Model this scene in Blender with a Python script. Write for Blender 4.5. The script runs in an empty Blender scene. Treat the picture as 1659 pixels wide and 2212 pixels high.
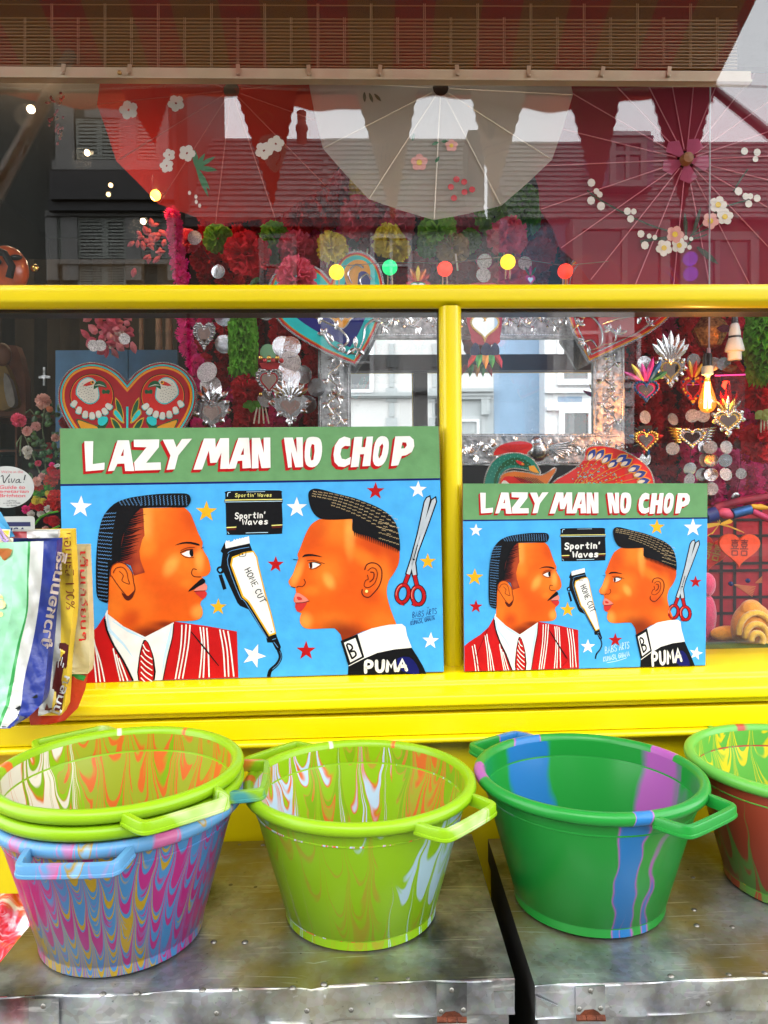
import bpy, math, random
from math import sin, cos, pi, radians as R_, sqrt, atan2
from mathutils import Vector, Matrix
from mathutils.geometry import tessellate_polygon

scn = bpy.context.scene
COL = scn.collection
rnd = random.Random(7)

# ------------------------------------------------------------------ camera
FPX = 1663.0                      # focal length for a 1659 x 2212 frame
CAM = Vector((0.0, -1.90, 1.60))
YAW, PITCH, ROLL = R_(1.5), R_(-1.7), R_(0.46)
F_ = Vector((sin(YAW) * cos(PITCH), cos(YAW) * cos(PITCH), sin(PITCH)))
R0 = Vector((cos(YAW), -sin(YAW), 0))
U0 = R0.cross(F_)
RX = R0 * cos(ROLL) - U0 * sin(ROLL)
UX = U0 * cos(ROLL) + R0 * sin(ROLL)
cd = bpy.data.cameras.new('camera')
cam = bpy.data.objects.new('camera', cd)
COL.objects.link(cam)
cam.matrix_world = Matrix(((RX.x, UX.x, -F_.x, CAM.x), (RX.y, UX.y, -F_.y, CAM.y), (RX.z, UX.z, -F_.z, CAM.z), (0, 0, 0, 1)))
cd.sensor_fit = 'VERTICAL'
cd.sensor_height = 24.0
cd.lens = 24.0 * FPX / 2212.0
cd.clip_start = 0.02
cd.clip_end = 400
scn.camera = cam

# ------------------------------------------------------------------ sky, sun, exposure (overcast day, exposed for the shade under the awning)
SUN_EL, SUN_AZ = R_(42), R_(200)          # azimuth measured from +y towards +x
w = bpy.data.worlds.new('World')
scn.world = w
w.use_nodes = True
nt = w.node_tree
bg = nt.nodes['Background']
sky = nt.nodes.new('ShaderNodeTexSky')
sky.sky_type = 'NISHITA'
sky.sun_disc = False
sky.sun_elevation = SUN_EL
sky.sun_rotation = SUN_AZ
mx = nt.nodes.new('ShaderNodeMix')
mx.data_type = 'RGBA'
mx.inputs[0].default_value = 0.88
mx.inputs[7].default_value = (20, 20.4, 21, 1)   # even cloud cover
nt.links.new(sky.outputs[0], mx.inputs[6])
nt.links.new(mx.outputs[2], bg.inputs[0])
bg.inputs[1].default_value = 0.15
sd = bpy.data.lights.new('sun', 'SUN')
sd.energy = 0.5
sd.angle = R_(25)
sd.color = (1.0, 0.97, 0.92)
sun = bpy.data.objects.new('sun', sd)
COL.objects.link(sun)
sdir = Vector((sin(SUN_AZ) * cos(SUN_EL), cos(SUN_AZ) * cos(SUN_EL), sin(SUN_EL)))
sun.rotation_euler = sdir.to_track_quat('Z', 'Y').to_euler()
sun.location = (0, -8, 9)
scn.view_settings.view_transform = 'Standard'
scn.view_settings.look = 'None'
scn.view_settings.exposure = 1.10
scn.view_settings.gamma = 1.0
scn.view_settings.use_curve_mapping = False
scn.cycles.max_bounces = 10
scn.cycles.transparent_max_bounces = 24
scn.cycles.glossy_bounces = 6
scn.cycles.transmission_bounces = 8
scn.cycles.use_denoising = True
scn.cycles.caustics_reflective = False
scn.cycles.caustics_refractive = False
scn.cycles.sample_clamp_indirect = 6.0

# ------------------------------------------------------------------ helpers: a photo pixel (1659 x 2212) seen on a plane of the place
def ray(u, v):
    return F_ * FPX + RX * (u - 829.5) - UX * (v - 1106.0)
def P(u, v, y):
    d = ray(u, v)
    return CAM + d * ((y - CAM.y) / d.y)
def PZ(u, v, z):
    d = ray(u, v)
    return CAM + d * ((z - CAM.z) / d.z)
def PP(u, v, p0, n):
    d = ray(u, v)
    return CAM + d * ((p0 - CAM).dot(n) / d.dot(n))
K = 1659.0 / 2736.0
def crop(ox, oy, s):
    return lambda x, y: ((ox + x / s) * K, (oy + y / s) * K)
c1, c2, c3 = crop(0, 0, 1.659), crop(900, 0, 1.659), crop(1736, 0, 1.659)
c4, c5, c6, c7 = crop(0, 1000, 2.07375), crop(700, 1000, 1.7463), crop(1600, 1000, 2.765), crop(2136, 1000, 2.765)
c8, cA, cB, cC = crop(2236, 1700, 3.16), crop(200, 1500, 2.3286), crop(750, 1500, 1.9518), crop(1630, 1700, 1.8433)
cD, cE, cF, cG = crop(0, 1600, 2.1075), crop(0, 2500, 1.7463), crop(850, 2500, 1.8433), crop(1650, 2500, 1.5276)
cH = crop(0, 1350, 3.456)

def lin(h):
    h = h.lstrip('#')
    o = []
    for i in (0, 2, 4):
        c = int(h[i:i + 2], 16) / 255
        o.append(c / 12.92 if c <= .04045 else ((c + .055) / 1.055) ** 2.4)
    return (o[0], o[1], o[2], 1.0)

MC = {}
def mat(name, col, rough=.5, metal=0.0, var=0.0, scale=30, bump=0.0, bscale=80, emit=0, spec=.5, sheen=0.0, trans=0.0, coat=0.0):
    """plain surface with optional colour variation and relief"""
    if name in MC:
        return MC[name]
    if isinstance(col, str):
        col = lin(col)
    m = bpy.data.materials.new(name)
    m.use_nodes = True
    n, l = m.node_tree.nodes, m.node_tree.links
    b = n['Principled BSDF']
    b.inputs['Base Color'].default_value = col
    b.inputs['Roughness'].default_value = rough
    b.inputs['Metallic'].default_value = metal
    b.inputs['Specular IOR Level'].default_value = spec
    if sheen: b.inputs['Sheen Weight'].default_value = sheen
    if coat:
        b.inputs['Coat Weight'].default_value = coat
        b.inputs['Coat Roughness'].default_value = .08
    if emit:
        b.inputs['Emission Color'].default_value = col
        b.inputs['Emission Strength'].default_value = emit
    tc = None
    if var or bump:
        tc = n.new('ShaderNodeTexCoord')
    if var:
        t = n.new('ShaderNodeTexNoise')
        t.inputs['Scale'].default_value = scale
        t.inputs['Detail'].default_value = 5
        l.new(tc.outputs['Object'], t.inputs['Vector'])
        r = n.new('ShaderNodeValToRGB')
        r.color_ramp.elements[0].position = .3
        r.color_ramp.elements[1].position = .7
        r.color_ramp.elements[0].color = tuple(c * (1 - var) for c in col[:3]) + (1,)
        r.color_ramp.elements[1].color = tuple(min(1, c * (1 + var)) for c in col[:3]) + (1,)
        l.new(t.outputs['Fac'], r.inputs[0])
        l.new(r.outputs[0], b.inputs['Base Color'])
    if bump:
        t2 = n.new('ShaderNodeTexNoise')
        t2.inputs['Scale'].default_value = bscale
        t2.inputs['Detail'].default_value = 4
        l.new(tc.outputs['Object'], t2.inputs['Vector'])
        bp = n.new('ShaderNodeBump')
        bp.inputs['Strength'].default_value = bump
        bp.inputs['Distance'].default_value = .004
        l.new(t2.outputs['Fac'], bp.inputs['Height'])
        l.new(bp.outputs[0], b.inputs['Normal'])
    if trans:
        tr = n.new('ShaderNodeBsdfTranslucent')
        tr.inputs[0].default_value = col
        ms = n.new('ShaderNodeMixShader')
        ms.inputs[0].default_value = trans
        l.new(b.outputs[0], ms.inputs[1])
        l.new(tr.outputs[0], ms.inputs[2])
        l.new(ms.outputs[0], n['Material Output'].inputs[0])
    MC[name] = m
    return m

def glass_mat(name, base, tint=(1, 1, 1, 1)):
    """clear pane: reflects `base` of the light head-on and more at a glancing angle, lets the rest through"""
    if name in MC: return MC[name]
    m = bpy.data.materials.new(name)
    m.use_nodes = True
    n, l = m.node_tree.nodes, m.node_tree.links
    n.remove(n['Principled BSDF'])
    t = n.new('ShaderNodeBsdfTransparent'); t.inputs[0].default_value = tint
    g = n.new('ShaderNodeBsdfGlossy'); g.inputs['Roughness'].default_value = 0.0; g.inputs['Color'].default_value = (1, 1, 1, 1)
    lw = n.new('ShaderNodeLayerWeight'); lw.inputs[0].default_value = .5
    pw = n.new('ShaderNodeMath'); pw.operation = 'POWER'; pw.inputs[1].default_value = 5
    ma = n.new('ShaderNodeMath'); ma.operation = 'MULTIPLY_ADD'; ma.inputs[1].default_value = 1 - base; ma.inputs[2].default_value = base
    ms = n.new('ShaderNodeMixShader')
    l.new(lw.outputs['Facing'], pw.inputs[0]); l.new(pw.outputs[0], ma.inputs[0])
    l.new(ma.outputs[0], ms.inputs[0]); l.new(t.outputs[0], ms.inputs[1]); l.new(g.outputs[0], ms.inputs[2])
    l.new(ms.outputs[0], n['Material Output'].inputs[0])
    MC[name] = m
    return m

class MB:
    def __init__(s):
        s.v, s.f, s.m = [], [], []
    def add(s, pts, faces, mi=0):
        o = len(s.v)
        s.v += [Vector(p) for p in pts]
        for f in faces:
            s.f.append([o + i for i in f]); s.m.append(mi)
        return s
    def poly(s, pts, mi=0):
        return s.add(pts, [list(range(len(pts)))], mi)
    def tess(s, loops, mi=0):
        """flat polygon with holes; loops of 3-D points"""
        pts = [p for lp in loops for p in lp]
        tri = tessellate_polygon([[Vector(p) for p in lp] for lp in loops])
        return s.add(pts, [list(t) for t in tri], mi)
    def box(s, c, d, rz=0, mi=0, M=None):
        c = Vector(c); x, y, z = d[0] / 2, d[1] / 2, d[2] / 2
        ps = [Vector((i * x, j * y, k * z)) for k in (-1, 1) for j in (-1, 1) for i in (-1, 1)]
        if rz: ps = [Matrix.Rotation(rz, 3, 'Z') @ p for p in ps]
        if M is not None: ps = [M @ p for p in ps]
        return s.add([c + p for p in ps], [(0, 2, 3, 1), (4, 5, 7, 6), (0, 1, 5, 4), (2, 6, 7, 3), (0, 4, 6, 2), (1, 3, 7, 5)], mi)
    def slab(s, loop, off, mi=0, side=None, holes=()):
        """flat outline (3-D points) given a thickness along off"""
        off = Vector(off)
        lps = [[Vector(p) for p in loop]] + [[Vector(p) for p in h] for h in holes]
        s.tess(lps, mi)
        s.tess([[p + off for p in lp] for lp in lps], mi if side is None else side)
        for lp in lps:
            n = len(lp)
            s.add(lp + [p + off for p in lp], [(i, (i + 1) % n, n + (i + 1) % n, n + i) for i in range(n)], mi if side is None else side)
        return s
    def extrude(s, prof, A, B, mi=0, caps=True):
        """profile [(y,z)] run from point A to point B (offsets added to each)"""
        A, B = Vector(A), Vector(B); n = len(prof)
        a = [A + Vector((0, p[0], p[1])) for p in prof]; b = [B + Vector((0, p[0], p[1])) for p in prof]
        s.add(a + b, [(i, (i + 1) % n, n + (i + 1) % n, n + i) for i in range(n)], mi)
        if caps: s.tess([a], mi); s.tess([b], mi)
        return s
    def tube(s, path, r, n=8, closed=False, mi=0, caps=True):
        path = [Vector(p) for p in path]; N = len(path)
        rs = r if isinstance(r, (list, tuple)) else [r] * N
        rings = []; up = None
        for i, p in enumerate(path):
            a = path[(i - 1) % N] if (closed or i > 0) else p
            b = path[(i + 1) % N] if (closed or i < N - 1) else p
            t = (b - a)
            t = t.normalized() if t.length > 1e-9 else Vector((0, 0, 1))
            if up is None:
                up = Vector((0, 0, 1)) if abs(t.z) < .9 else Vector((1, 0, 0))
            x = up.cross(t)
            x = x.normalized() if x.length > 1e-6 else Vector((1, 0, 0)).cross(t).normalized()
            y = t.cross(x); up = y
            rings.append([p + (x * cos(2 * pi * k / n) + y * sin(2 * pi * k / n)) * rs[i] for k in range(n)])
        pts = [q for rg in rings for q in rg]; fs = []
        for i in range(N if closed else N - 1):
            j = (i + 1) % N
            fs += [(i * n + k, i * n + (k + 1) % n, j * n + (k + 1) % n, j * n + k) for k in range(n)]
        if caps and not closed:
            fs.append(tuple(range(n - 1, -1, -1))); fs.append(tuple((N - 1) * n + k for k in range(n)))
        return s.add(pts, fs, mi)
    def lathe(s, prof, n=32, c=(0, 0, 0), mi=0, M=None, seg_m=None):
        c = Vector(c); pts = []; fs = []; k = len(prof)
        for i in range(n):
            a = 2 * pi * i / n
            for r, z in prof:
                p = Vector((r * cos(a), r * sin(a), z))
                pts.append(c + (M @ p if M is not None else p))
        o = len(s.v); s.v += pts
        for i in range(n):
            j = (i + 1) % n
            for q in range(k - 1):
                s.f.append([o + i * k + q, o + j * k + q, o + j * k + q + 1, o + i * k + q + 1])
                s.m.append(mi if seg_m is None else seg_m[q])
        return s
    def ball(s, c, r, n=10, m=6, mi=0, sc=(1, 1, 1), M=None):
        prof = [(r * sin(pi * q / m), -r * cos(pi * q / m)) for q in range(m + 1)]
        o = len(s.v)
        s.lathe(prof, n, (0, 0, 0), mi)
        for i in range(o, len(s.v)):
            p = Vector((s.v[i].x * sc[0], s.v[i].y * sc[1], s.v[i].z * sc[2]))
            s.v[i] = Vector(c) + (M @ p if M is not None else p)
        return s
    def build(s, name, mats, parent=None, origin=None, smooth=0, local=False):
        """origin: world point that becomes the object's own origin; smooth: 0 flat, else sharp-angle in degrees"""
        if not isinstance(mats, (list, tuple)): mats = [mats]
        base = Vector((0, 0, 0))
        if origin is not None: base = Vector(origin)
        elif parent is not None and not local: base = WL.get(parent.name, Vector((0, 0, 0)))
        me = bpy.data.meshes.new(name)
        me.from_pydata([p - base for p in s.v] if not local else s.v, [], s.f)
        for m in mats: me.materials.append(m)
        me.polygons.foreach_set('material_index', s.m)
        me.validate()
        if smooth:
            me.polygons.foreach_set('use_smooth', [True] * len(me.polygons))
            me.set_sharp_from_angle(angle=R_(smooth))
        me.update()
        ob = bpy.data.objects.new(name, me)
        COL.objects.link(ob)
        if parent is not None:
            ob.parent = parent
            if not local: ob.location = base - WL.get(parent.name, Vector((0, 0, 0)))
        elif not local:
            ob.location = base
        WL[ob.name] = base.copy()
        return ob
WL = {}
def tag(o, label=None, cat=None, group=None, kind=None):
    if label: o['label'] = label
    if cat: o['category'] = cat
    if group: o['group'] = group
    if kind: o['kind'] = kind
    return o
def thing(name, loc, label, cat, group=None):
    o = bpy.data.objects.new(name, None)
    o.empty_display_size = .05
    COL.objects.link(o); o.location = loc
    WL[o.name] = Vector(loc)
    return tag(o, label, cat, group)
def copy_tree(o, parent=None):
    c = o.copy(); COL.objects.link(c)
    WL[c.name] = WL.get(o.name, Vector((0, 0, 0))).copy()
    if parent is not None: c.parent = parent
    for ch in o.children: copy_tree(ch, c)
    return c
def smooth_loop(pts, k=4, closed=True):
    """Catmull-Rom through 2-D or 3-D points"""
    n = len(pts); out = []
    for i in range(n if closed else n - 1):
        p0, p1, p2, p3 = (pts[(i - 1) % n] if closed or i > 0 else pts[i]), pts[i], pts[(i + 1) % n], (pts[(i + 2) % n] if closed or i + 2 < n else pts[(i + 1) % n])
        for j in range(k):
            t = j / k
            out.append(tuple(.5 * (2 * b + (c - a) * t + (2 * a - 5 * b + 4 * c - d) * t * t + (3 * b - a - 3 * c + d) * t ** 3) for a, b, c, d in zip(p0, p1, p2, p3)))
    if not closed: out.append(tuple(pts[-1]))
    return out
def inset(pts, d):
    """shrink a closed 2-D outline by d (positive = inwards)"""
    n = len(pts)
    A = sum(pts[i][0] * pts[(i + 1) % n][1] - pts[(i + 1) % n][0] * pts[i][1] for i in range(n))
    sg = 1 if A > 0 else -1
    out = []
    for i in range(n):
        a, b, c = pts[i - 1], pts[i], pts[(i + 1) % n]
        e1 = Vector((b[0] - a[0], b[1] - a[1])); e2 = Vector((c[0] - b[0], c[1] - b[1]))
        if e1.length < 1e-9 or e2.length < 1e-9:
            out.append(b); continue
        e1.normalize(); e2.normalize()
        n1 = Vector((-e1.y, e1.x)); n2 = Vector((-e2.y, e2.x))
        nn = n1 + n2
        if nn.length < 1e-6: nn = n1
        nn.normalize()
        q = d / max(.35, nn.dot(n1)) * sg
        out.append((b[0] + nn.x * q, b[1] + nn.y * q))
    return out
def stroke2(pts, wd):
    """2-D polyline -> list of quads (each a list of 4 points) of width wd"""
    n = len(pts); L = []; Rr = []
    ws = wd if isinstance(wd, (list, tuple)) else [wd] * n
    for i, p in enumerate(pts):
        a = pts[max(0, i - 1)]; b = pts[min(n - 1, i + 1)]
        t = Vector((b[0] - a[0], b[1] - a[1]))
        if t.length < 1e-9: t = Vector((1, 0))
        t.normalize()
        nx, ny = -t.y * ws[i] / 2, t.x * ws[i] / 2
        L.append((p[0] + nx, p[1] + ny)); Rr.append((p[0] - nx, p[1] - ny))
    return [[L[i], L[i + 1], Rr[i + 1], Rr[i]] for i in range(n - 1)]
# ------------------------------------------------------------------ materials used in several places
yellow = mat('yellow gloss paint', (0.72, 0.565, 0.0, 1), rough=.32, var=.025, scale=5, bump=.06, bscale=40)
dark_wood = mat('dark stained wood', '#241812', rough=.5, var=.3, scale=12)

# ------------------------------------------------------------------ pavement and road
g = MB(); g.box((0, -3.0, -.06), (60, 5.6, .12)); g.build('pavement', mat('paving slabs', '#6a675f', .85, var=.15, scale=2, bump=.3, bscale=20)); 
bpy.data.objects['pavement']['kind'] = 'structure'
g = MB(); g.box((0, -10.6, -.18), (60, 9.6, .12)); tag(g.build('road', mat('asphalt', (.05, .05, .052, 1), .9, var=.2, scale=4, bump=.4)), kind='structure')
g = MB(); g.box((0, -5.86, -.06), (60, .12, .13)); tag(g.build('kerb', mat('kerb granite', '#77736c', .8, var=.2, scale=8)), kind='structure')
g = MB(); g.box((0, -17.4, -.06), (60, 4.0, .12)); tag(g.build('far_pavement', MC['paving slabs']), kind='structure')
g = MB(); g.box((0, 0, -.30), (500, 500, .1)); tag(g.build('ground', MC['asphalt']), kind='structure')

# ------------------------------------------------------------------ the shop front
SL = (P(-60, 1473 + 7, -.10), P(1719, 1434 - 2, -.10))      # line where the boards stand on the sill
sill_s = (SL[1].z - SL[0].z) / (SL[1].x - SL[0].x)
X0, X1 = -1.75, 1.75
def sill_z(x): return SL[0].z + sill_s * (x - SL[0].x)
TZ = P(829, 636, -.05).z                      # centre of the transom
front = thing('shop_facade', (0, 0, 0), 'bright yellow painted wooden shop front with large window panes', 'shop front')
def run(name, prof, m, zoff=0.0, sm=35):
    b = MB(); b.extrude(prof, (X0, 0, sill_z(X0) + zoff), (X1, 0, sill_z(X1) + zoff))
    return b.build(name, m, front, smooth=sm)
def rounded(prof, r=.003, k=3):
    out = []
    n = len(prof)
    for i in range(n):
        a, b, c = Vector(prof[i - 1]), Vector(prof[i]), Vector(prof[(i + 1) % n])
        q = min(r, (a - b).length * .45, (c - b).length * .45)
        s, e = b + (a - b).normalized() * q, b + (c - b).normalized() * q
        for j in range(k + 1):
            t = j / k
            out.append(tuple(s * (1 - t) ** 2 + b * 2 * t * (1 - t) + e * t * t))
    return out
run('sill', rounded([(.06, .004), (-.02, .004), (-.155, -.004), (-.158, -.017), (-.182, -.024), (-.196, -.030), (-.198, -.052), (-.186, -.056), (-.184, -.066), (-.02, -.070), (.06, -.07)], .004), yellow)
run('apron_board', rounded([(-.02, -.072), (-.182, -.0745), (-.182, -.121), (-.02, -.121)], .002), yellow)
run('bead_moulding', rounded([(-.02, -.1225), (-.192, -.1225), (-.197, -.127), (-.197, -.133), (-.192, -.138), (-.02, -.138)], .003), yellow)
run('lower_panel', [(-.02, -.140), (-.150, -.140), (-.150, -.62), (-.02, -.62)], yellow)
run('plinth', [(-.02, -.6225), (-.165, -.6225), (-.165, -1.3), (-.02, -1.3)], yellow)
th = .0265
tz0, tz1 = P(0, 636, -.05).z, P(1659, 636, -.05).z
b = MB(); b.extrude(rounded([(-.012, th), (-.040, th), (-.050, th - .012), (-.050, -th + .012), (-.028, -th), (-.012, -th)], .005), (X0, 0, TZ), (X1, 0, TZ))
b.build('transom', yellow, front, smooth=35)
mu = [(P(974, 662, -.045), P(980, 1440, -.045))][0]
b = MB()
mx_ = [(-.0265, -.012), (-.0265, -.028), (-.018, -.044), (-.012, -.048), (.012, -.048), (.018, -.044), (.0265, -.028), (.0265, -.012)]
top = Vector((mu[0].x, 0, TZ - th + .001)); bot = Vector((mu[1].x, 0, sill_z(mu[1].x) + .001))
n_ = len(mx_)
b.add([top + Vector((p[0], p[1], 0)) for p in mx_] + [bot + Vector((p[0], p[1], 0)) for p in mx_], [(i, (i + 1) % n_, n_ + (i + 1) % n_, n_ + i) for i in range(n_)])
b.build('mullion', yellow, front, smooth=35)
# inner faces of the bars are bare dark wood
b = MB(); b.box((0, .038, TZ), (3.5, .056, 2 * th + .006)); b.build('inner_rail', dark_wood, front)
b = MB(); b.box(((top.x + bot.x) / 2, .038, (top.z + bot.z) / 2 - .004), (.05, .05, top.z - bot.z - .012)); b.build('inner_post', dark_wood, front)
# head and end posts, outside the picture
b = MB(); b.box((0, -.02, 3.0), (3.7, .10, .12)); b.build('head_beam', yellow, front)
for sx in (-1, 1):
    b = MB(); b.box((sx * 1.80, -.02, 1.5), (.1, .10, 3.0)); b.build('end_post', yellow, front)
b = MB(); b.box((0, .05, 3.45), (3.9, .22, .75)); b.build('fascia', yellow, front)
glass = glass_mat('window glass', .046, (.99, .99, .99, 1))
def pane(x0, x1, z0, z1):
    b = MB(); b.box(((x0 + x1) / 2, 0, (z0 + z1) / 2), (x1 - x0, .006, z1 - z0))
    return b.build('pane', glass, front)
pane(X0, X1, TZ + th - .004, 2.94)
pane(X0, top.x - .02, sill_z(0) - .03, TZ - th + .004)
pane(top.x + .02, X1, sill_z(0) - .03, TZ - th + .004)

# ------------------------------------------------------------------ inside of the shop
def room(name, c, d, m):
    b = MB(); b.box(c, d); return tag(b.build(name, m), kind='structure')
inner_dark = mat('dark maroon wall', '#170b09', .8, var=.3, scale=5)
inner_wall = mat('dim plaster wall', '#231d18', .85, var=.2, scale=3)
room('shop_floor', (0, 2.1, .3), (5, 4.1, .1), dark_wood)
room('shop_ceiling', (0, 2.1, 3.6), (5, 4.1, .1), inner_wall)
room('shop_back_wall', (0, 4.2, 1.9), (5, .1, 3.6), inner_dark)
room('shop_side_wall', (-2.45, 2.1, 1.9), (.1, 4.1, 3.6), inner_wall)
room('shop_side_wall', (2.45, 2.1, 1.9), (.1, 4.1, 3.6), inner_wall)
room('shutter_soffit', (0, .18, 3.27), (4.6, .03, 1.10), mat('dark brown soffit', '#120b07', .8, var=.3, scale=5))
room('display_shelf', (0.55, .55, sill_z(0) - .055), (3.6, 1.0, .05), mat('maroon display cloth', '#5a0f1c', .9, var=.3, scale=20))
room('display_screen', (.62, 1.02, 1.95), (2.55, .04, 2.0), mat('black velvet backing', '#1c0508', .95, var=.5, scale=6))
# ------------------------------------------------------------------ across the street (seen in the window glass and in the tin mirror)
def V(u, v, d):
    """a place in front of the window whose reflection in the glass shows at pixel (u, v); d metres out from the glass"""
    p = P(u, v, d)
    return Vector((p.x, -d, p.z))
HD = 20.0
white_wall = mat('white stucco', (.40, .40, .39, 1), .8, var=.06, scale=.6, bump=.1, bscale=6)
grey_trim = mat('grey stucco trim', (.27, .29, .29, 1), .8)
blue_wall = mat('pale blue brickwork', (.16, .24, .33, 1), .8, var=.08, scale=1.5, bump=.2, bscale=9)
sash_white = mat('white gloss joinery', (.52, .52, .52, 1), .35)
dull_white = mat('weathered white joinery', (.16, .16, .15, 1), .5)
win_dark = mat('dark window glass', (.02, .025, .025, 1), .08, spec=.8)
shutter_paint = mat('grey green shutter paint', (.24, .26, .23, 1), .6)
black_lead = mat('black leadwork', (.012, .013, .014, 1), .5)
olive_wall = mat('olive grey render', (.05, .053, .045, 1), .85, var=.15, scale=.8)
slate = mat('roof slate', (.13, .125, .12, 1), .7, var=.3, scale=2.5)
redbrick = mat('red clay', (.22, .05, .03, 1), .8)
pink_wall = mat('rose painted render', (.30, .16, .15, 1), .8, var=.1)

def fbox(b, u0, v0, u1, v1, d, out=.15, deep=.0, mi=0):
    """a block on the opposite facade covering pixels u0..u1, v0..v1, its face at distance d-out, its back at d+deep"""
    a, c = V(u0, v1, d - out), V(u1, v0, d - out)
    x0, x1, z0, z1 = a.x, c.x, a.z, c.z
    b.box(((x0 + x1) / 2, -(d - out) - (out + deep) / 2, (z0 + z1) / 2), (x1 - x0, out + deep, z1 - z0), mi=mi)
    return b
def wall(parent, u0, u1, vtop, d, m, depth=6):
    a, c = V(u0, vtop, d), V(u1, vtop, d)
    b = MB(); b.box(((a.x + c.x) / 2, -d - depth / 2, a.z / 2 - .05), (c.x - a.x, depth, a.z + .1))
    return b.build('wall', m, parent)
def window(parent, u0, v0, u1, v1, d, frame=8, bars=(), mullions=(), fm=None, out=.14):
    fm = fm or sash_white
    b = MB()
    fbox(b, u0, v0, u1, v0 + frame, d, out); fbox(b, u0, v1 - frame, u1, v1, d, out + .06)
    fbox(b, u0, v0 + frame, u0 + frame, v1 - frame, d, out - .003); fbox(b, u1 - frame, v0 + frame, u1, v1 - frame, d, out - .003)
    for v in bars: fbox(b, u0 + frame, v, u1 - frame, v + frame * .6, d, out - .03)
    for u in mullions: fbox(b, u - frame * .3, v0 + frame, u + frame * .3, v1 - frame, d, out - .035)
    f = b.build('window', fm, parent)
    b = MB(); fbox(b, u0 + frame * .5, v0 + frame * .5, u1 - frame * .5, v1 - frame * .5, d, .03); b.build('pane', win_dark, f)
    return f
def shutter(parent, u0, v0, u1, v1, d, n=9):
    b = MB(); fw = 4
    fbox(b, u0, v0, u0 + fw, v1, d, .06); fbox(b, u1 - fw, v0, u1, v1, d, .06)
    fbox(b, u0 + fw, v0, u1 - fw, v0 + fw, d, .058); fbox(b, u0 + fw, v1 - fw, u1 - fw, v1, d, .058)
    s = b.build('shutter', shutter_paint, parent)
    me = None
    for i in range(n):
        v = v0 + fw + (v1 - v0 - 2 * fw) * (i + .1) / n
        b = MB(); fbox(b, u0 + fw, v, u1 - fw, v + (v1 - v0 - 2 * fw) / n * .62, d, .045)
        b.build('slat', shutter_paint, s)
    b = MB(); fbox(b, u0 + fw, v0 + fw, u1 - fw, v1 - fw, d, .005); b.build('backing', black_lead, s)
    return s

# tall olive house with a bay and louvred shutters
t = thing('town_house', V(240, 1200, HD) * 1, 'tall olive rendered house with white bay windows and louvred shutters across the street', 'house')
t.location.z = 0; WL[t.name].z = 0
wall(t, -900, 398, -160, HD, olive_wall)
D1 = HD - .5
b = MB(); fbox(b, 112, 215, 372, 640, D1, 0, .5); b.build('bay', olive_wall, t)
b = MB()
for u0, u1 in ((120, 158), (263, 293), (344, 362)): fbox(b, u0, 222, u1, 346, D1, .12)
fbox(b, 183, 226, 300, 254, D1, .10); fbox(b, 112, 346, 366, 366, D1, .25)
for u0, u1 in ((100, 122), (136, 166), (273, 303), (362, 376)): fbox(b, u0, 462, u1, 605, D1, .14)
fbox(b, 98, 455, 376, 466, D1, .2); fbox(b, 122, 560, 362, 570, D1, .2)
b.build('bay_frame', dull_white, t)
b = MB(); fbox(b, 108, 368, 374, 430, D1, .55); fbox(b, 104, 428, 378, 454, D1, .4); b.build('balcony', black_lead, t)
for a in ((165, 256, 214, 344), (215, 256, 262, 344), (294, 256, 342, 344)): shutter(t, *a, D1, 10)
for a in ((123, 470, 136, 558), (168, 470, 226, 558), (228, 470, 272, 558), (305, 470, 330, 558), (332, 470, 361, 558), (168, 572, 226, 640), (228, 572, 272, 640)): shutter(t, *a, D1, 11)

# white house with the slate roof and red chimney
t = thing('white_house', (V(700, 900, HD).x, -HD, 0), 'white stucco terraced house with slate roof and red chimney across the street', 'house')
wall(t, 690, 1078, 474, HD, white_wall)
def roof(parent, u0, u1, veave, vridge, d, back, m, rows=16):
    a0, a1 = V(u0, veave, d - .25), V(u1, veave, d - .25)
    zr = V(u0, vridge, d + back).z
    dz, dy = zr - a0.z, back + .25
    nrm = Vector((0, dz, dy)).normalized()
    b = MB(); b.add([a0, a1, Vector((a1.x, -(d + back), zr)), Vector((a0.x, -(d + back), zr))], [(0, 1, 2, 3)])
    b.add([a0, Vector((a0.x, -(d + back), zr)), Vector((a0.x, -(d + back), a0.z))], [(0, 1, 2)])
    b.add([a1, Vector((a1.x, -(d + back), zr)), Vector((a1.x, -(d + back), a1.z))], [(0, 1, 2)])
    r = b.build('roof', m, parent)
    rows_b = []
    for i in range(rows):
        t0, t1 = i / rows, (i + 1.25) / rows
        x = a0.x - .1; k = 0
        b = MB()
        y0, z0 = a0.y - dy * t0, a0.z + dz * t0
        y1, z1 = a0.y - dy * min(1, t1), a0.z + dz * min(1, t1)
        wslate = .34
        x = a0.x + (wslate / 2 if i % 2 else 0)
        while x < a1.x - .05:
            xe = min(x + wslate - .02, a1.x)
            j = rnd.uniform(.03, .05)
            o0, o1 = nrm * (j + .03), nrm * .008
            p = [Vector((x, y0, z0)) + o0, Vector((xe, y0, z0)) + o0, Vector((xe, y1, z1)) + o1, Vector((x, y1, z1)) + o1]
            b.add(p + [p[0] - o0, p[1] - o0], [(0, 1, 2, 3), (0, 4, 5, 1)])
            x += wslate
        b.build('slate_course', m, r)
    return r
roof(t, 690, 1050, 474, 299, HD, 3.5, slate)
b = MB(); a = V(690, 474, HD - .3); c = V(1078, 474, HD - .3); b.box(((a.x + c.x) / 2, -HD + .3, a.z - .12), (c.x - a.x, .2, .2)); b.build('gutter', black_lead, t)
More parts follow.
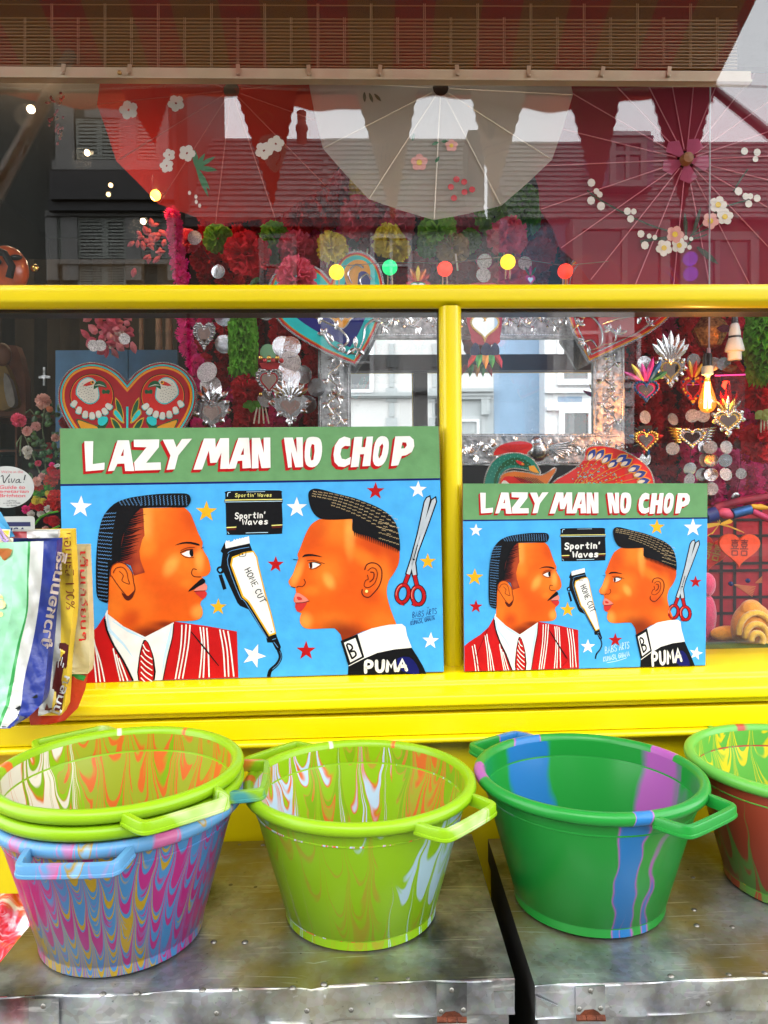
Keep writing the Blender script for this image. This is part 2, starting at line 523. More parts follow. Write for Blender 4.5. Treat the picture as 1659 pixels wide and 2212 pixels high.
b = MB(); a = V(652, 302, HD + 3.2); b.lathe([(.17, -.3), (.16, .25), (.2, .3), (.2, .42), (.14, .5), (.14, .8), (.16, .86), (.12, .9)], 14, a); b.build('chimney_pot', redbrick, t, smooth=40)
b = MB(); fbox(b, 1012, 281, 1046, 440, HD + 1.2, .6, .6); b.build('parapet', mat('dark brick parapet', (.07, .06, .055, 1), .9), t)
window(t, 800, 505, 890, 640, HD, 9, (570,), (845,))
# first floor, seen in the tin mirror
M2 = HD + 1.0
def MV(u): return 785 + (u - 785) * (1.9 + M2) / (1.9 + HD)
def MVv(v): return 1056 + (v - 1056) * (1.9 + M2) / (1.9 + HD)
def mwin(parent, u0, v0, u1, v1, **k): return window(parent, MV(u0), MVv(v0), MV(u1), MVv(v1), HD, **k)
mwin(t, 735, 700, 806, 848, frame=8, bars=(MVv(792),))
b = MB(); fbox(b, MV(690), MVv(846), MV(1066), MVv(860), HD, .16); fbox(b, MV(690), MVv(850), MV(1066), MVv(856), HD, .24); b.build('string_course', grey_trim, t)
b = MB()
for i, (u0, u1) in enumerate(((840, 852), (934, 950))):
    for k in range(6): fbox(b, MV(u0 - (6 if k % 2 else 0)), MVv(742 + k * 32), MV(u1 + (6 if k % 2 else 0)), MVv(772 + k * 32), HD, .05)
b.build('quoin', grey_trim, t)
b = MB(); fbox(b, MV(960), MVv(838), MV(1066), MVv(846), HD, .30); fbox(b, MV(968), MVv(846.5), MV(1062), MVv(862), HD, .2); fbox(b, MV(1040), MVv(862), MV(1058), MVv(895), HD, .22); fbox(b, MV(940), MVv(862.5), MV(1066), MVv(940), HD, .05); b.build('door_hood', grey_trim, t)
mwin(t, 980, 905, 1036, 990, frame=6)
# blue house with white bay and dormer
t = thing('blue_house', (V(1300, 900, HD).x, -HD, 0), 'pale blue house with white bay windows and a dormer across the street', 'house')
wall(t, 1078.5, MV(1345), 474, HD, blue_wall)
roof(t, 1100, MV(1345), 474, 306, HD, 3.5, slate)
DD = HD + .6
b = MB(); fbox(b, 1300, 292, 1412, 404, DD, .3, 1.5); b.build('dormer', mat('lilac grey lead', (.16, .13, .17, 1), .7), t)
b = MB(); fbox(b, 1312, 283, 1406, 292, DD, .5, 1.6); b.build('dormer_roof', mat('white gloss lead', (.4, .4, .4, 1), .6), t)
window(t, 1318, 296, 1398, 402, DD - .3, 13, (326,), (1356,), fm=dull_white)
b = MB(); fbox(b, 1236, 474, MV(1345), 640, HD, .7); b.build('bay', dull_white, t); b = MB(); fbox(b, MV(1178), 640, MV(1345), 1200, HD, .7); b.build('bay', sash_white, t)
BD = HD - .7
window(t, 1238, 474, 1448, 640, BD, 20, (), (1350,), fm=dull_white);
mwin(t, 1192, 700, 1268, 838, frame=13, bars=(MVv(740),)) .location.y += .72
mwin(t, 1195, 886, 1268, 1000, frame=12).location.y += .72
mwin(t, 1275, 745, 1340, 838, frame=8).location.y += .72
b = MB(); fbox(b, MV(1178), MVv(838), MV(1345), MVv(848), BD, .2); fbox(b, MV(1182), MVv(876), MV(1345), MVv(886), BD, .16); b.build('bay_cornice', sash_white, t)
b = MB(); fbox(b, MV(1206), MVv(856), MV(1258), MVv(868), BD, .02); b.build('bay_panel', blue_wall, t)
b = MB(); fbox(b, MV(1205), MVv(745), MV(1228), MVv(826), BD + .04, .06); b.build('curtain', mat('cream curtain', (.55, .54, .48, 1), .9, var=.15, scale=14), t)
# brick houses at either end
brown_brick = mat('brown brick', (.06, .035, .028, 1), .9, var=.2, scale=3)
t = thing('brick_house', (V(540, 900, HD).x, -HD, 0), 'dark brown brick house between the bay windowed and the white house', 'house', 'brick houses across the street')
wall(t, 400, 689, 474, HD, brown_brick)
window(t, 560, 505, 640, 640, HD, 9, (570,), (600,), fm=dull_white)
b = MB(); a = V(400, 474, HD - .3); c = V(689, 474, HD - .3); b.box(((a.x + c.x) / 2, -HD + .3, a.z - .12), (c.x - a.x, .2, .2)); b.build('gutter', black_lead, t)
roof(t, 400, 689, 474, 299, HD, 3.5, slate)
t = thing('brick_house', (V(1600, 900, HD).x, -HD, 0), 'dark brown brick house beyond the pale blue house', 'house', 'brick houses across the street')
wall(t, MV(1345) + .5, 1950, 474, HD, brown_brick)
roof(t, MV(1345) + .5, 1950, 474, 306, HD, 3.5, slate)
window(t, 1470, 500, 1640, 640, HD, 18, (), (1550,), fm=dull_white)
# ground-floor shops along the street
t = thing('corner_shop', (-4, -HD + .9, 0), 'row of dark ground floor shop windows under the houses opposite', 'shop')
b = MB(); b.box((0, -HD + .5, 1.4), (26, .8, 2.8)); b.build('wall', mat('dark green shopfront', (.03, .05, .045, 1), .6), t)
for i in range(9):
    b = MB(); b.box((-11 + i * 2.75, -HD + .93, 1.35), (2.2, .06, 1.7)); b.build('window', win_dark, t)

# ------------------------------------------------------------------ striped awning over the window, with its valance, front bar and arms
def cloth(name, col, tr=.45, var=.12, clear=0.0):
    if name in MC: return MC[name]
    m = mat(name, col, .85, var=var, scale=9, trans=tr)
    if clear:
        n, l = m.node_tree.nodes, m.node_tree.links
        out = n['Material Output']; src = out.inputs[0].links[0].from_socket
        tp = n.new('ShaderNodeBsdfTransparent'); ms = n.new('ShaderNodeMixShader'); ms.inputs[0].default_value = clear
        l.new(src, ms.inputs[1]); l.new(tp.outputs[0], ms.inputs[2]); l.new(ms.outputs[0], out.inputs[0])
    return m
aw_red, aw_must = cloth('red awning canvas', (.60, .10, .045, 1), .45), cloth('mustard awning canvas', (.52, .26, .06, 1), .45)
AD, AXL, AXR = 1.75, -1.70, 1.675
ZF = V(829, 178, AD).z
t = thing('awning', (0, -.1, 4.2), 'red and mustard striped canvas awning over the shop window', 'awning')
wst = .2; x = AXL; k = 0
strips = {}
while x < AXR - .01:
    xe = min(AXR, x + wst * (1.0 if k % 2 else .85))
    b = MB(); N = 6
    p = []
    for j in range(N + 1):
        f = j / N; y = -.1 - (AD - .1) * f; z = 4.25 + (ZF - 4.25) * f - .03 * sin(pi * f)
        p += [Vector((x, y, z)), Vector((xe, y, z))]
    b.add(p, [(2 * j, 2 * j + 1, 2 * j + 3, 2 * j + 2) for j in range(N)])
    b.add([q + Vector((0, 0, .002)) for q in p], [(2 * j, 2 * j + 2, 2 * j + 3, 2 * j + 1) for j in range(N)])
    b.build('canvas_stripe', aw_must if k % 2 else aw_red, t)
    x = xe; k += 1
b = MB(); b.box(((AXL + AXR) / 2, -AD, ZF - .02), (AXR - AXL, .04, .055)); b.build('front_bar', mat('brown varnished bar', (.12, .055, .025, 1), .5), t)
# valance with a wavy lower edge
b = MB(); N = 120; pts = []
for i in range(N + 1):
    x = AXL + (AXR - AXL) * i / N
    u = 785 + 1663 * x / (1.9 + AD)
    ve = 218 - 15 * cos(2 * pi * (u - 960) / 480)
    z = ZF + (178 - ve) / 1663 * (1.9 + AD)
    pts += [Vector((x, -AD - .025, ZF - .02)), Vector((x, -AD - .025 + .012 * sin(i * .8), z))]
b.add(pts, [(2 * i, 2 * i + 1, 2 * i + 3, 2 * i + 2) for i in range(N)])
b.build('valance', aw_red, t)
b = MB(); A = Vector((AXR + .0, -AD, ZF - .03)); B = Vector((1.74, -.05, 1.95)); b.tube([A, B], .022, 8); b.build('arm', mat('dark brown steel arm', (.05, .02, .015, 1), .4), t, smooth=40)
A = V(165, 95, AD); B = P(0, 400, .6); B = Vector((B.x, -.6, B.z)); b = MB(); b.tube([A, B + (B - A) * .7], .026, 8); b.build('arm', mat('pale wooden arm', (.35, .27, .18, 1), .5), t, smooth=40)

# bunting hung under the awning
BDN = 1.6
t = thing('bunting', V(829, 190, BDN), 'string of printed cloth pennants hung under the awning', 'bunting')
b = MB(); b.tube([V(u, 190 + 5 * sin(u / 90), BDN) for u in range(-60, 1720, 60)], .003, 5); b.build('cord', mat('white cord', (.6, .58, .5, 1), .8), t)
pen = [((255, 375, 335, 316), 'crimson pennant cloth', (.28, .01, .03, 1)), ((505, 645, 590, 455), 'red pennant cloth', (.60, .09, .04, 1)), ((765, 905, 850, 492), 'tan pennant cloth', (.58, .42, .27, 1)),
       ((1012, 1142, 1065, 446), 'cream pennant cloth', (.66, .53, .42, 1)), ((1222, 1346, 1292, 462), 'brown pennant cloth', (.34, .15, .10, 1)), ((1400, 1545, 1475, 470), 'maroon pennant cloth', (.16, .03, .025, 1))]
for (ul, ur, ua, va), nm, col in pen:
    n = 22; L = []
    for i in range(n + 1):
        f = i / n; z = 4 if i % 2 else 0
        L.append((ul + (ua - ul) * f + z, 190 + (va - 190) * f))
    Rr = []
    for i in range(n + 1):
        f = i / n; z = 4 if i % 2 else 0
        Rr.append((ur + (ua - ur) * f - z, 190 + (va - 190) * f))
    lp = L + Rr[::-1][1:]
    b = MB(); b.slab([V(u, v, BDN) for u, v in lp], (0, -.0015, 0)); pn = b.build('pennant', cloth(nm, col, .5), t)
def on_pen(loops, m, name='print'):
    b = MB()
    for lp in loops: b.slab([V(u, v, BDN - .003) for u, v in lp], (0, -.001, 0))
    return b.build(name, m, t)
ink = cloth('faded brown print', (.10, .06, .04, 1), .3)
ears = []
for (u0, v0, a) in ((1040, 262, -.5), (1056, 258, -.15), (1068, 262, .2)):
    for k in range(9):
        for s in (-1, 1):
            cu, cv = 1060 + (u0 - 1060) * (1 - k / 9) * 1.2, v0 + k * 5
            ears.append([(cu, cv), (cu + s * 3.5, cv - 4), (cu + s * 4.5, cv - 9), (cu + s * 1, cv - 5)])
on_pen(ears, ink)
on_pen([q for q in stroke2([(1040, 330), (1050, 318), (1080, 310), (1105, 300)], 2)] + [q for q in stroke2([(1043, 348), (1055, 334), (1082, 326), (1102, 318)], 2)], ink, 'ribbon')
wh = cloth('white print', (.6, .5, .42, 1), .5)
on_pen([smooth_loop([(560, 300), (600, 290), (618, 320), (607, 360), (590, 372), (568, 340)], 4)], wh)
on_pen([q for q in stroke2(smooth_loop([(555, 250), (575, 240), (590, 255), (578, 268), (566, 258)], 4, False), 3)] + [q for q in stroke2(smooth_loop([(570, 330), (590, 318), (606, 336), (596, 356)], 4, False), 4)], cloth('orange print', (.6, .2, .05, 1), .5))
on_pen([q for k in range(5) for q in stroke2([(800 + k * 9, 312), (800 + k * 9, 324)], 2)] + [q for k in range(4) for q in stroke2([(815 + k * 9, 332), (815 + k * 9, 346)], 2)], ink)
# ------------------------------------------------------------------ galvanised chests
def steel(name, stain):
    m = bpy.data.materials.new(name); m.use_nodes = True
    n, l = m.node_tree.nodes, m.node_tree.links
    b = n['Principled BSDF']; tc = n.new('ShaderNodeTexCoord')
    b.inputs['Metallic'].default_value = .85
    vo = n.new('ShaderNodeTexVoronoi'); vo.inputs['Scale'].default_value = 90
    n1 = n.new('ShaderNodeTexNoise'); n1.inputs['Scale'].default_value = 7; n1.inputs['Detail'].default_value = 9
    n2 = n.new('ShaderNodeTexNoise'); n2.inputs['Scale'].default_value = 4.2; n2.inputs['Detail'].default_value = 6
    n3 = n.new('ShaderNodeTexNoise'); n3.inputs['Scale'].default_value = 130; n3.inputs['Detail'].default_value = 3
    mp = n.new('ShaderNodeMapping'); mp.inputs['Scale'].default_value = (9, 220, 60); mp.inputs['Rotation'].default_value = (0, 0, .35)
    n4 = n.new('ShaderNodeTexNoise'); n4.inputs['Scale'].default_value = 1; n4.inputs['Detail'].default_value = 5
    for t in (vo, n1, n2, n3): l.new(tc.outputs['Object'], t.inputs['Vector'])
    l.new(tc.outputs['Object'], mp.inputs[0]); l.new(mp.outputs[0], n4.inputs['Vector'])
    r = n.new('ShaderNodeValToRGB'); r.color_ramp.elements[0].position = .38; r.color_ramp.elements[1].position = .62
    r.color_ramp.elements[0].color = (.07, .085, .09, 1); r.color_ramp.elements[1].color = (.40, .46, .48, 1)
    l.new(n1.outputs['Fac'], r.inputs[0])
    mv = n.new('ShaderNodeMix'); mv.data_type = 'RGBA'; mv.blend_type = 'OVERLAY'; mv.inputs[0].default_value = .18
    l.new(r.outputs[0], mv.inputs[6]); l.new(vo.outputs['Color'], mv.inputs[7])
    hs = n.new('ShaderNodeHueSaturation'); hs.inputs['Saturation'].default_value = .35; l.new(mv.outputs[2], hs.inputs['Color'])
    r2 = n.new('ShaderNodeValToRGB'); r2.color_ramp.elements[0].position = .5; r2.color_ramp.elements[1].position = .66
    r2.color_ramp.elements[0].color = (0, 0, 0, 1); r2.color_ramp.elements[1].color = (stain,) * 3 + (1,)
    l.new(n2.outputs['Fac'], r2.inputs[0])
    ms = n.new('ShaderNodeMix'); ms.data_type = 'RGBA'; ms.inputs[7].default_value = (.33, .27, .06, 1)
    l.new(r2.outputs[0], ms.inputs[0]); l.new(hs.outputs[0], ms.inputs[6])
    r3 = n.new('ShaderNodeValToRGB'); r3.color_ramp.elements[0].position = .24; r3.color_ramp.elements[1].position = .31
    r3.color_ramp.elements[0].color = (.25, .25, .25, 1); r3.color_ramp.elements[1].color = (1, 1, 1, 1)
    l.new(n3.outputs['Fac'], r3.inputs[0])
    mm = n.new('ShaderNodeMix'); mm.data_type = 'RGBA'; mm.blend_type = 'MULTIPLY'; mm.inputs[0].default_value = .75
    l.new(ms.outputs[2], mm.inputs[6]); l.new(r3.outputs[0], mm.inputs[7])
    r4 = n.new('ShaderNodeValToRGB'); r4.color_ramp.elements[0].position = .63; r4.color_ramp.elements[1].position = .70
    r4.color_ramp.elements[0].color = (0, 0, 0, 1); r4.color_ramp.elements[1].color = (.5, .5, .5, 1)
    l.new(n4.outputs['Fac'], r4.inputs[0])
    mw = n.new('ShaderNodeMix'); mw.data_type = 'RGBA'; mw.inputs[7].default_value = (.75, .76, .76, 1)
    l.new(r4.outputs[0], mw.inputs[0]); l.new(mm.outputs[2], mw.inputs[6])
    l.new(mw.outputs[2], b.inputs['Base Color'])
    mr = n.new('ShaderNodeMapRange'); mr.inputs['To Min'].default_value = .16; mr.inputs['To Max'].default_value = .56
    l.new(n1.outputs['Fac'], mr.inputs['Value']); l.new(mr.outputs[0], b.inputs['Roughness'])
    bp = n.new('ShaderNodeBump'); bp.inputs['Strength'].default_value = .12; bp.inputs['Distance'].default_value = .004
    ad = n.new('ShaderNodeMath'); ad.operation = 'ADD'; l.new(n1.outputs['Fac'], ad.inputs[0]); l.new(n4.outputs['Fac'], ad.inputs[1])
    l.new(ad.outputs[0], bp.inputs['Height']); l.new(bp.outputs[0], b.inputs['Normal'])
    return m
galv = steel('galvanised steel', .85)
galv2 = steel('galvanised steel lip', .35)
rust = mat('rusty iron', '#5a2a14', .7, metal=.4, var=.5, scale=60, bump=.4, bscale=200)
shaded = mat('tarred steel side', (.018, .017, .016, 1), .55, var=.4, scale=30)  # near-black colour stands in for the shade in the gap between the chests
ZB = P(700, 1814, -.20).z - .012
def chest(label, bl, br, fr, fl, lip, dents, hasps, rivets, lip_rivets, tabs):
    c = [PZ(u, v, ZB) for u, v in (bl, br, fr, fl)]
    ctr = sum(c, Vector()) / 4
    t = thing('metal_chest', (ctr.x, ctr.y, 0), label, 'metal chest', 'galvanised chests under the window')
    N, Mv = 60, 20
    b = MB(); pts = []
    rn = random.Random(len(label))
    def wob(x, y): return .0012 * sin(x * 9 + 1) * cos(y * 11) + .0008 * sin(x * 23 + y * 17)
    def front_edge(f):
        dz = 0; dy = 0
        for (f0, wd, a) in dents:
            e = math.exp(-((f - f0) / wd) ** 2); dz -= a * e; dy += a * .8 * e
        return dz, dy
    for j in range(Mv + 1):
        g = j / Mv
        for i in range(N + 1):
            f = i / N
            p = (c[0] * (1 - f) + c[1] * f) * (1 - g) + (c[3] * (1 - f) + c[2] * f) * g
            dz, dy = front_edge(f); k = g ** 8
            pts.append(p + Vector((0, dy * k, wob(p.x, p.y) * (1 if 0 < j else .2) + dz * k)))
    fs = [(j * (N + 1) + i, j * (N + 1) + i + 1, (j + 1) * (N + 1) + i + 1, (j + 1) * (N + 1) + i) for j in range(Mv) for i in range(N)]
    b.add(pts, [f[::-1] for f in fs])
    top = b.build('lid', galv, t, smooth=50)
    # folded lip round the lid
    b = MB(); rows = []
    edge = pts[Mv * (N + 1):]
    out = (c[3] - c[0]).normalized()
    lp = []
    for q, (dz, do) in enumerate(((0, 0), (-.0015, .0025), (-.004, .003), (-lip * .5, .0035), (-lip + .004, .003), (-lip, .005), (-lip - .003, .003))):
        lp.append([p + out * (do + .0018 * sin(p.x * 31 + q)) + Vector((0, 0, dz)) for p in edge])
    n = N + 1
    b.add([p for r in lp for p in r], [(q * n + i, (q + 1) * n + i, (q + 1) * n + i + 1, q * n + i + 1) for q in range(6) for i in range(N)])
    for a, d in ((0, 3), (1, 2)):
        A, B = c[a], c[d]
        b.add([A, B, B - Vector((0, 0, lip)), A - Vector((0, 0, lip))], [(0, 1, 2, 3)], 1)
    b.build('lip', [galv2, shaded], t, smooth=50)
    # body below
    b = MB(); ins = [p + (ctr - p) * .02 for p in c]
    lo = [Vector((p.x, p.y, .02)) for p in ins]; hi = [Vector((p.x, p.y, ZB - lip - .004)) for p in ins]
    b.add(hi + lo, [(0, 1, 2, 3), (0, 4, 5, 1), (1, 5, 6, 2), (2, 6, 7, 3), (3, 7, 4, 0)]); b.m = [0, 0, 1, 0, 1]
    b.build('body', [galv2, shaded], t)
    fy = lambda u, v: PP(u, v, c[3] + out * .004, Vector((out.x, out.y, 0)))
    for (u0, v0, u1, v1, r_) in hasps:
        b = MB(); q = [fy(u0, v0), fy(u1, v0 - 2), fy(u1, v1 - 2), fy(u0, v1)]
        b.slab(q, out * .003); h = b.build('hasp', galv2, t)
        b = MB()
        for k in range(3):
            ua, ub = u0 + (u1 - u0) * (k + .03) / 3, u0 + (u1 - u0) * (k + .97) / 3
            A, B = fy(ua, v1 - 4), fy(ub, v1 - 4)
            b.tube([A + out * .004, B + out * .004], .0048, 8)
        b.build('hinge_barrel', rust if r_ else galv2, h, smooth=40)
        if r_:
            b = MB(); b.slab([fy(u0 + (u1 - u0) * a_, v1 - y_) + out * .0032 for a_, y_ in ((.1, 8), (.9, 8), (.75, 17), (.6, 22), (.3, 20))], out * .0006); b.build('rust_patch', rust, h)
    me = None
    for (u, v) in rivets:
        p = PZ(u, v, ZB)
        if me is None:
            b = MB(); b.lathe([(0, .0022), (.003, .0018), (.0052, .0002), (.0058, -.001)], 10, p); me = b.build('rivet', mat('dull rivet', '#77756e', .4, metal=.8), t, origin=p, smooth=40)
        else:
            o = me.copy(); COL.objects.link(o); o.parent = t; o.location = p - WL[t.name]
    for (u, v) in lip_rivets:
        p = fy(u, v) + out * .0035
        b = MB(); b.ball(p, .0045, 8, 4, sc=(1, .5, 1)); b.build('rivet', MC['dull rivet'], t, smooth=60)
    for (q) in tabs:
        b = MB(); b.slab([fy(u, v) + out * .001 for u, v in q], out * .0015); b.build('corner_plate', galv2, t)
    return t
pe = lambda L: [cE(*p) for p in L]
pf = lambda L: [cF(*p) for p in L]
pg = lambda L: [cG(*p) for p in L]
chest('wide galvanised steel chest under the lime and blue tubs, dented at its front edge', (204, 1827), (1019, 1802), (1111, 2111), (-60, 2156), .056,
      [(.62, .018, .010), (.60, .05, .004), (.30, .02, .003)], [(943, 2124, 1008, 2203, True), (64, 2158, 128, 2235, False)],
      pe([(1330, 1490), (1175, 1470), (1525, 1490), (640, 1815), (850, 1810), (1260, 1790), (1465, 1790), (1490, 890), (1635, 890), (1590, 1155), (1435, 1140)]) + pf([(905, 1820), (1110, 1818), (560, 1850), (355, 1875), (110, 1220), (40, 1575)]),
      pf([(450, 2020), (740, 2015), (1398, 1885), (1330, 2025), (1475, 2015)]) + pe([(275, 1885), (1350, 1930)]),
      [[(1066, 2140), (1108, 2138), (1109, 2172), (1068, 2176)]])
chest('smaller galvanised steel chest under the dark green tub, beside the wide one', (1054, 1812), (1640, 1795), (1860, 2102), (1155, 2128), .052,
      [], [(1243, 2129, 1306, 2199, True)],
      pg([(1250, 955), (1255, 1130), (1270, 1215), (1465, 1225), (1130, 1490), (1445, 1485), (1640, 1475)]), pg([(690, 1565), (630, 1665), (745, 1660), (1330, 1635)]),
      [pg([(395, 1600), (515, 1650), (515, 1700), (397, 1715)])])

# ------------------------------------------------------------------ marbled plastic tubs
def marble(name, stops, teeth, h=.10, freq=14, tfreq=1.2, bias=None, seed=0.0, rough=.3, hue_shift=0.0):
    """dye combed down the wall: scallops hanging between thin vertical comb lines"""
    m = bpy.data.materials.new(name); m.use_nodes = True
    n, l = m.node_tree.nodes, m.node_tree.links
    b = n['Principled BSDF']; b.inputs['Roughness'].default_value = rough; b.inputs['Specular IOR Level'].default_value = .30
    tc = n.new('ShaderNodeTexCoord'); sp = n.new('ShaderNodeSeparateXYZ'); l.new(tc.outputs['Object'], sp.inputs[0])
    def mth(op, a, c=None, d=None):
        q = n.new('ShaderNodeMath'); q.operation = op
        for i, x in enumerate((a, c, d)):
            if x is None: continue
            if isinstance(x, (int, float)): q.inputs[i].default_value = x
            else: l.new(x, q.inputs[i])
        return q.outputs[0]
    th_ = mth('ARCTAN2', sp.outputs['Y'], sp.outputs['X'])
    wob = n.new('ShaderNodeTexNoise'); wob.inputs['Scale'].default_value = 7; l.new(tc.outputs['Object'], wob.inputs['Vector'])
    wv = mth('SUBTRACT', wob.outputs['Fac'], .5)
    cell = mth('MULTIPLY_ADD', th_, teeth / (2 * pi), mth('MULTIPLY', wv, 1.1))
    cell = mth('ADD', cell, 50 + seed)
    fr = mth('FRACT', cell)
    ph = mth('MULTIPLY_ADD', fr, 2.0, -1.0)
    q = mth('SUBTRACT', 1.0, mth('MULTIPLY', mth('MULTIPLY', ph, ph), .985))
    drape = mth('MULTIPLY', mth('LOGARITHM', q, 2.718), -h)
    idx = mth('FLOOR', cell)
    jit = mth('FRACT', mth('MULTIPLY', mth('SINE', mth('MULTIPLY', idx, 12.9898)), 437.5))
    s = mth('ADD', mth('SUBTRACT', sp.outputs['Z'], drape), mth('MULTIPLY', jit, .045))
    s = mth('ADD', s, mth('MULTIPLY', wv, .05))
    cx = n.new('ShaderNodeCombineXYZ')
    l.new(mth('MULTIPLY', mth('COSINE', th_), tfreq), cx.inputs[0]); l.new(mth('MULTIPLY', mth('SINE', th_), tfreq), cx.inputs[1]); l.new(mth('MULTIPLY', s, freq), cx.inputs[2])
    nz = n.new('ShaderNodeTexNoise'); nz.inputs['Scale'].default_value = 1.0; nz.inputs['Detail'].default_value = 2.5; nz.noise_dimensions = '4D'
    nz.inputs['W'].default_value = seed * 3.7
    l.new(cx.outputs[0], nz.inputs['Vector'])
    val = nz.outputs['Fac']
    for (amp, a0, sharp) in (bias or []):
        c_ = mth('COSINE', mth('SUBTRACT', mth('ADD', th_, mth('MULTIPLY', wv, .55)), a0))
        c_ = mth('POWER', mth('MAXIMUM', c_, 0.0), sharp)
        val = mth('ADD', val, mth('MULTIPLY', c_, amp))
    rp = n.new('ShaderNodeValToRGB'); cr = rp.color_ramp
    stops = [(p_, tuple(x * .80 for x in c_[:3]) + (1,)) for p_, c_ in stops]
    cr.elements[0].position, cr.elements[0].color = stops[0][0], lin(stops[0][1]) if isinstance(stops[0][1], str) else stops[0][1]
    cr.elements[1].position, cr.elements[1].color = stops[-1][0], lin(stops[-1][1]) if isinstance(stops[-1][1], str) else stops[-1][1]
    for p_, c_ in stops[1:-1]:
        e = cr.elements.new(p_); e.color = lin(c_) if isinstance(c_, str) else c_
    l.new(val, rp.inputs[0]); l.new(rp.outputs[0], b.inputs['Base Color'])
    bp = n.new('ShaderNodeBump'); bp.inputs['Strength'].default_value = .05; bp.inputs['Distance'].default_value = .003
    l.new(wob.outputs['Fac'], bp.inputs['Height']); l.new(bp.outputs[0], b.inputs['Normal'])
    return m
def tub(name, label, loc, ang, mats, tilt=0, group='marbled plastic tubs on the chests'):
    """mats: outside, inside, rim, handle"""
    t = thing(name, loc, label, 'plastic tub', group)
    H = .244
    b = MB()
    b.lathe([(0, .0), (.136, 0), (.141, .003), (.1425, .02), (.1435, .021), (.200, H - .02), (.202, H - .012)], 72, seg_m=[0] * 6)
    b.lathe([(.197, H - .002), (.1955, H - .034), (.1965, H - .035), (.1965, H - .037), (.1945, H - .038), (.139, .006), (0, .005)], 72, seg_m=[1] * 6)
    b.build('wall', mats[:2], t, local=True, smooth=30)
    b = MB()
    b.lathe([(.202, H - .012), (.211, H - .013), (.2165, H - .009), (.2185, H - .002), (.2170, H + .005), (.212, H + .009), (.205, H + .010), (.199, H + .006), (.197, H - .002)], 72)
    b.build('rim', mats[2], t, local=True, smooth=60)
    for a in (ang, ang + 180):
        M = Matrix.Rotation(R_(a), 3, 'Z')
        path = smooth_loop([(.199, -.078), (.222, -.076), (.242, -.073), (.252, -.069), (.256, -.060), (.2575, -.03), (.2575, .03), (.256, .060), (.252, .069), (.242, .073), (.222, .076), (.199, .078)], 2, False)
        sec = [(-.0055, -.016), (.005, -.016), (.0068, -.014), (.0068, -.010), (.0052, -.009), (.0052, .002), (.004, .0045), (-.0045, .0045), (-.0055, .003)]
        b = MB(); pts = []; n = len(path); ns = len(sec)
        for i, p in enumerate(path):
            q0, q1 = path[max(0, i - 1)], path[min(n - 1, i + 1)]
            tx, ty = q1[0] - q0[0], q1[1] - q0[1]; L = sqrt(tx * tx + ty * ty)
            nx, ny = ty / L, -tx / L
            pts += [M @ Vector((p[0] + nx * s_[0], p[1] + ny * s_[0], H - .001 + s_[1])) for s_ in sec]
        b.add(pts, [(i * ns + k, i * ns + (k + 1) % ns, (i + 1) * ns + (k + 1) % ns, (i + 1) * ns + k) for i in range(n - 1) for k in range(ns)])
        b.build('handle', mats[3], t, local=True, smooth=40)
    return t
LIME, LIME2, ORG = (.24, .45, .006, 1), (.195, .375, .006, 1), (.62, .13, .02, 1)
olive_ = (.30, .36, .02, 1)
WHI, PBLU, TANL = (.70, .66, .56, 1), (.42, .58, .72, 1), (.42, .26, .03, 1)
lime_in = marble('lime marbled plastic with white drips', [(.0, WHI), (.27, WHI), (.285, ORG), (.30, LIME2), (.34, LIME2), (.35, WHI), (.385, WHI), (.40, TANL), (.415, LIME), (.47, LIME), (.478, TANL), (.488, olive_), (.535, olive_), (.543, ORG), (.56, ORG), (.575, olive_), (.63, olive_), (.64, ORG), (.68, ORG), (.70, LIME2), (1, LIME2)], 24, h=.07, freq=8, bias=[(-.30, R_(185), 3), (.09, R_(50), 1)], seed=3)
lime_out = marble('lime marbled plastic', [(0, LIME), (.56, LIME), (.60, LIME2), (.64, (.45, .3, .02, 1)), (.67, LIME), (1, LIME)], 20, h=.05, freq=9, seed=1)
lime_rim = marble('lime plastic rim with orange bands', [(0, (.6, .6, .45, 1)), (.26, (.6, .6, .45, 1)), (.30, LIME), (.62, LIME), (.66, ORG), (.70, ORG), (.73, LIME), (1, LIME)], 18, h=.0, freq=1, tfreq=5, seed=2)
sky_in = marble('lime marbled plastic with pale blue drips', [(0, PBLU), (.24, PBLU), (.255, ORG), (.31, ORG), (.33, PBLU), (.355, PBLU), (.37, ORG), (.385, LIME), (.47, LIME), (.48, TANL), (.49, LIME2), (.545, LIME2), (.555, ORG), (.575, TANL), (.60, olive_), (.62, ORG), (.67, ORG), (.70, olive_), (1, LIME2)], 24, h=.07, freq=8, bias=[(-.34, R_(188), 4), (.13, R_(35), 4)], seed=5)
sky_out = marble('lime plastic with pale blue scallops', [(0, (.38, .55, .62, 1)), (.36, (.38, .55, .62, 1)), (.40, LIME), (.58, LIME), (.62, (.34, .30, .02, 1)), (.65, LIME), (1, LIME)], 26, h=.05, freq=14, bias=[(-.17, R_(-30), 10), (.07, R_(-100), 6)], seed=8)
GRN, BLU, PUR = (.012, .25, .032, 1), (.015, .16, .42, 1), (.36, .09, .36, 1)
green_in = marble('green plastic with blue and purple bands', [(0, BLU), (.20, BLU), (.25, (.015, .2, .25, 1)), (.31, GRN), (.64, GRN), (.72, (.13, .16, .19, 1)), (.82, PUR), (1, PUR)], 7, h=.03, freq=1.6, tfreq=1.4, bias=[(-.50, R_(116), 26), (.52, R_(24), 30), (.45, R_(178), 60)], seed=4)
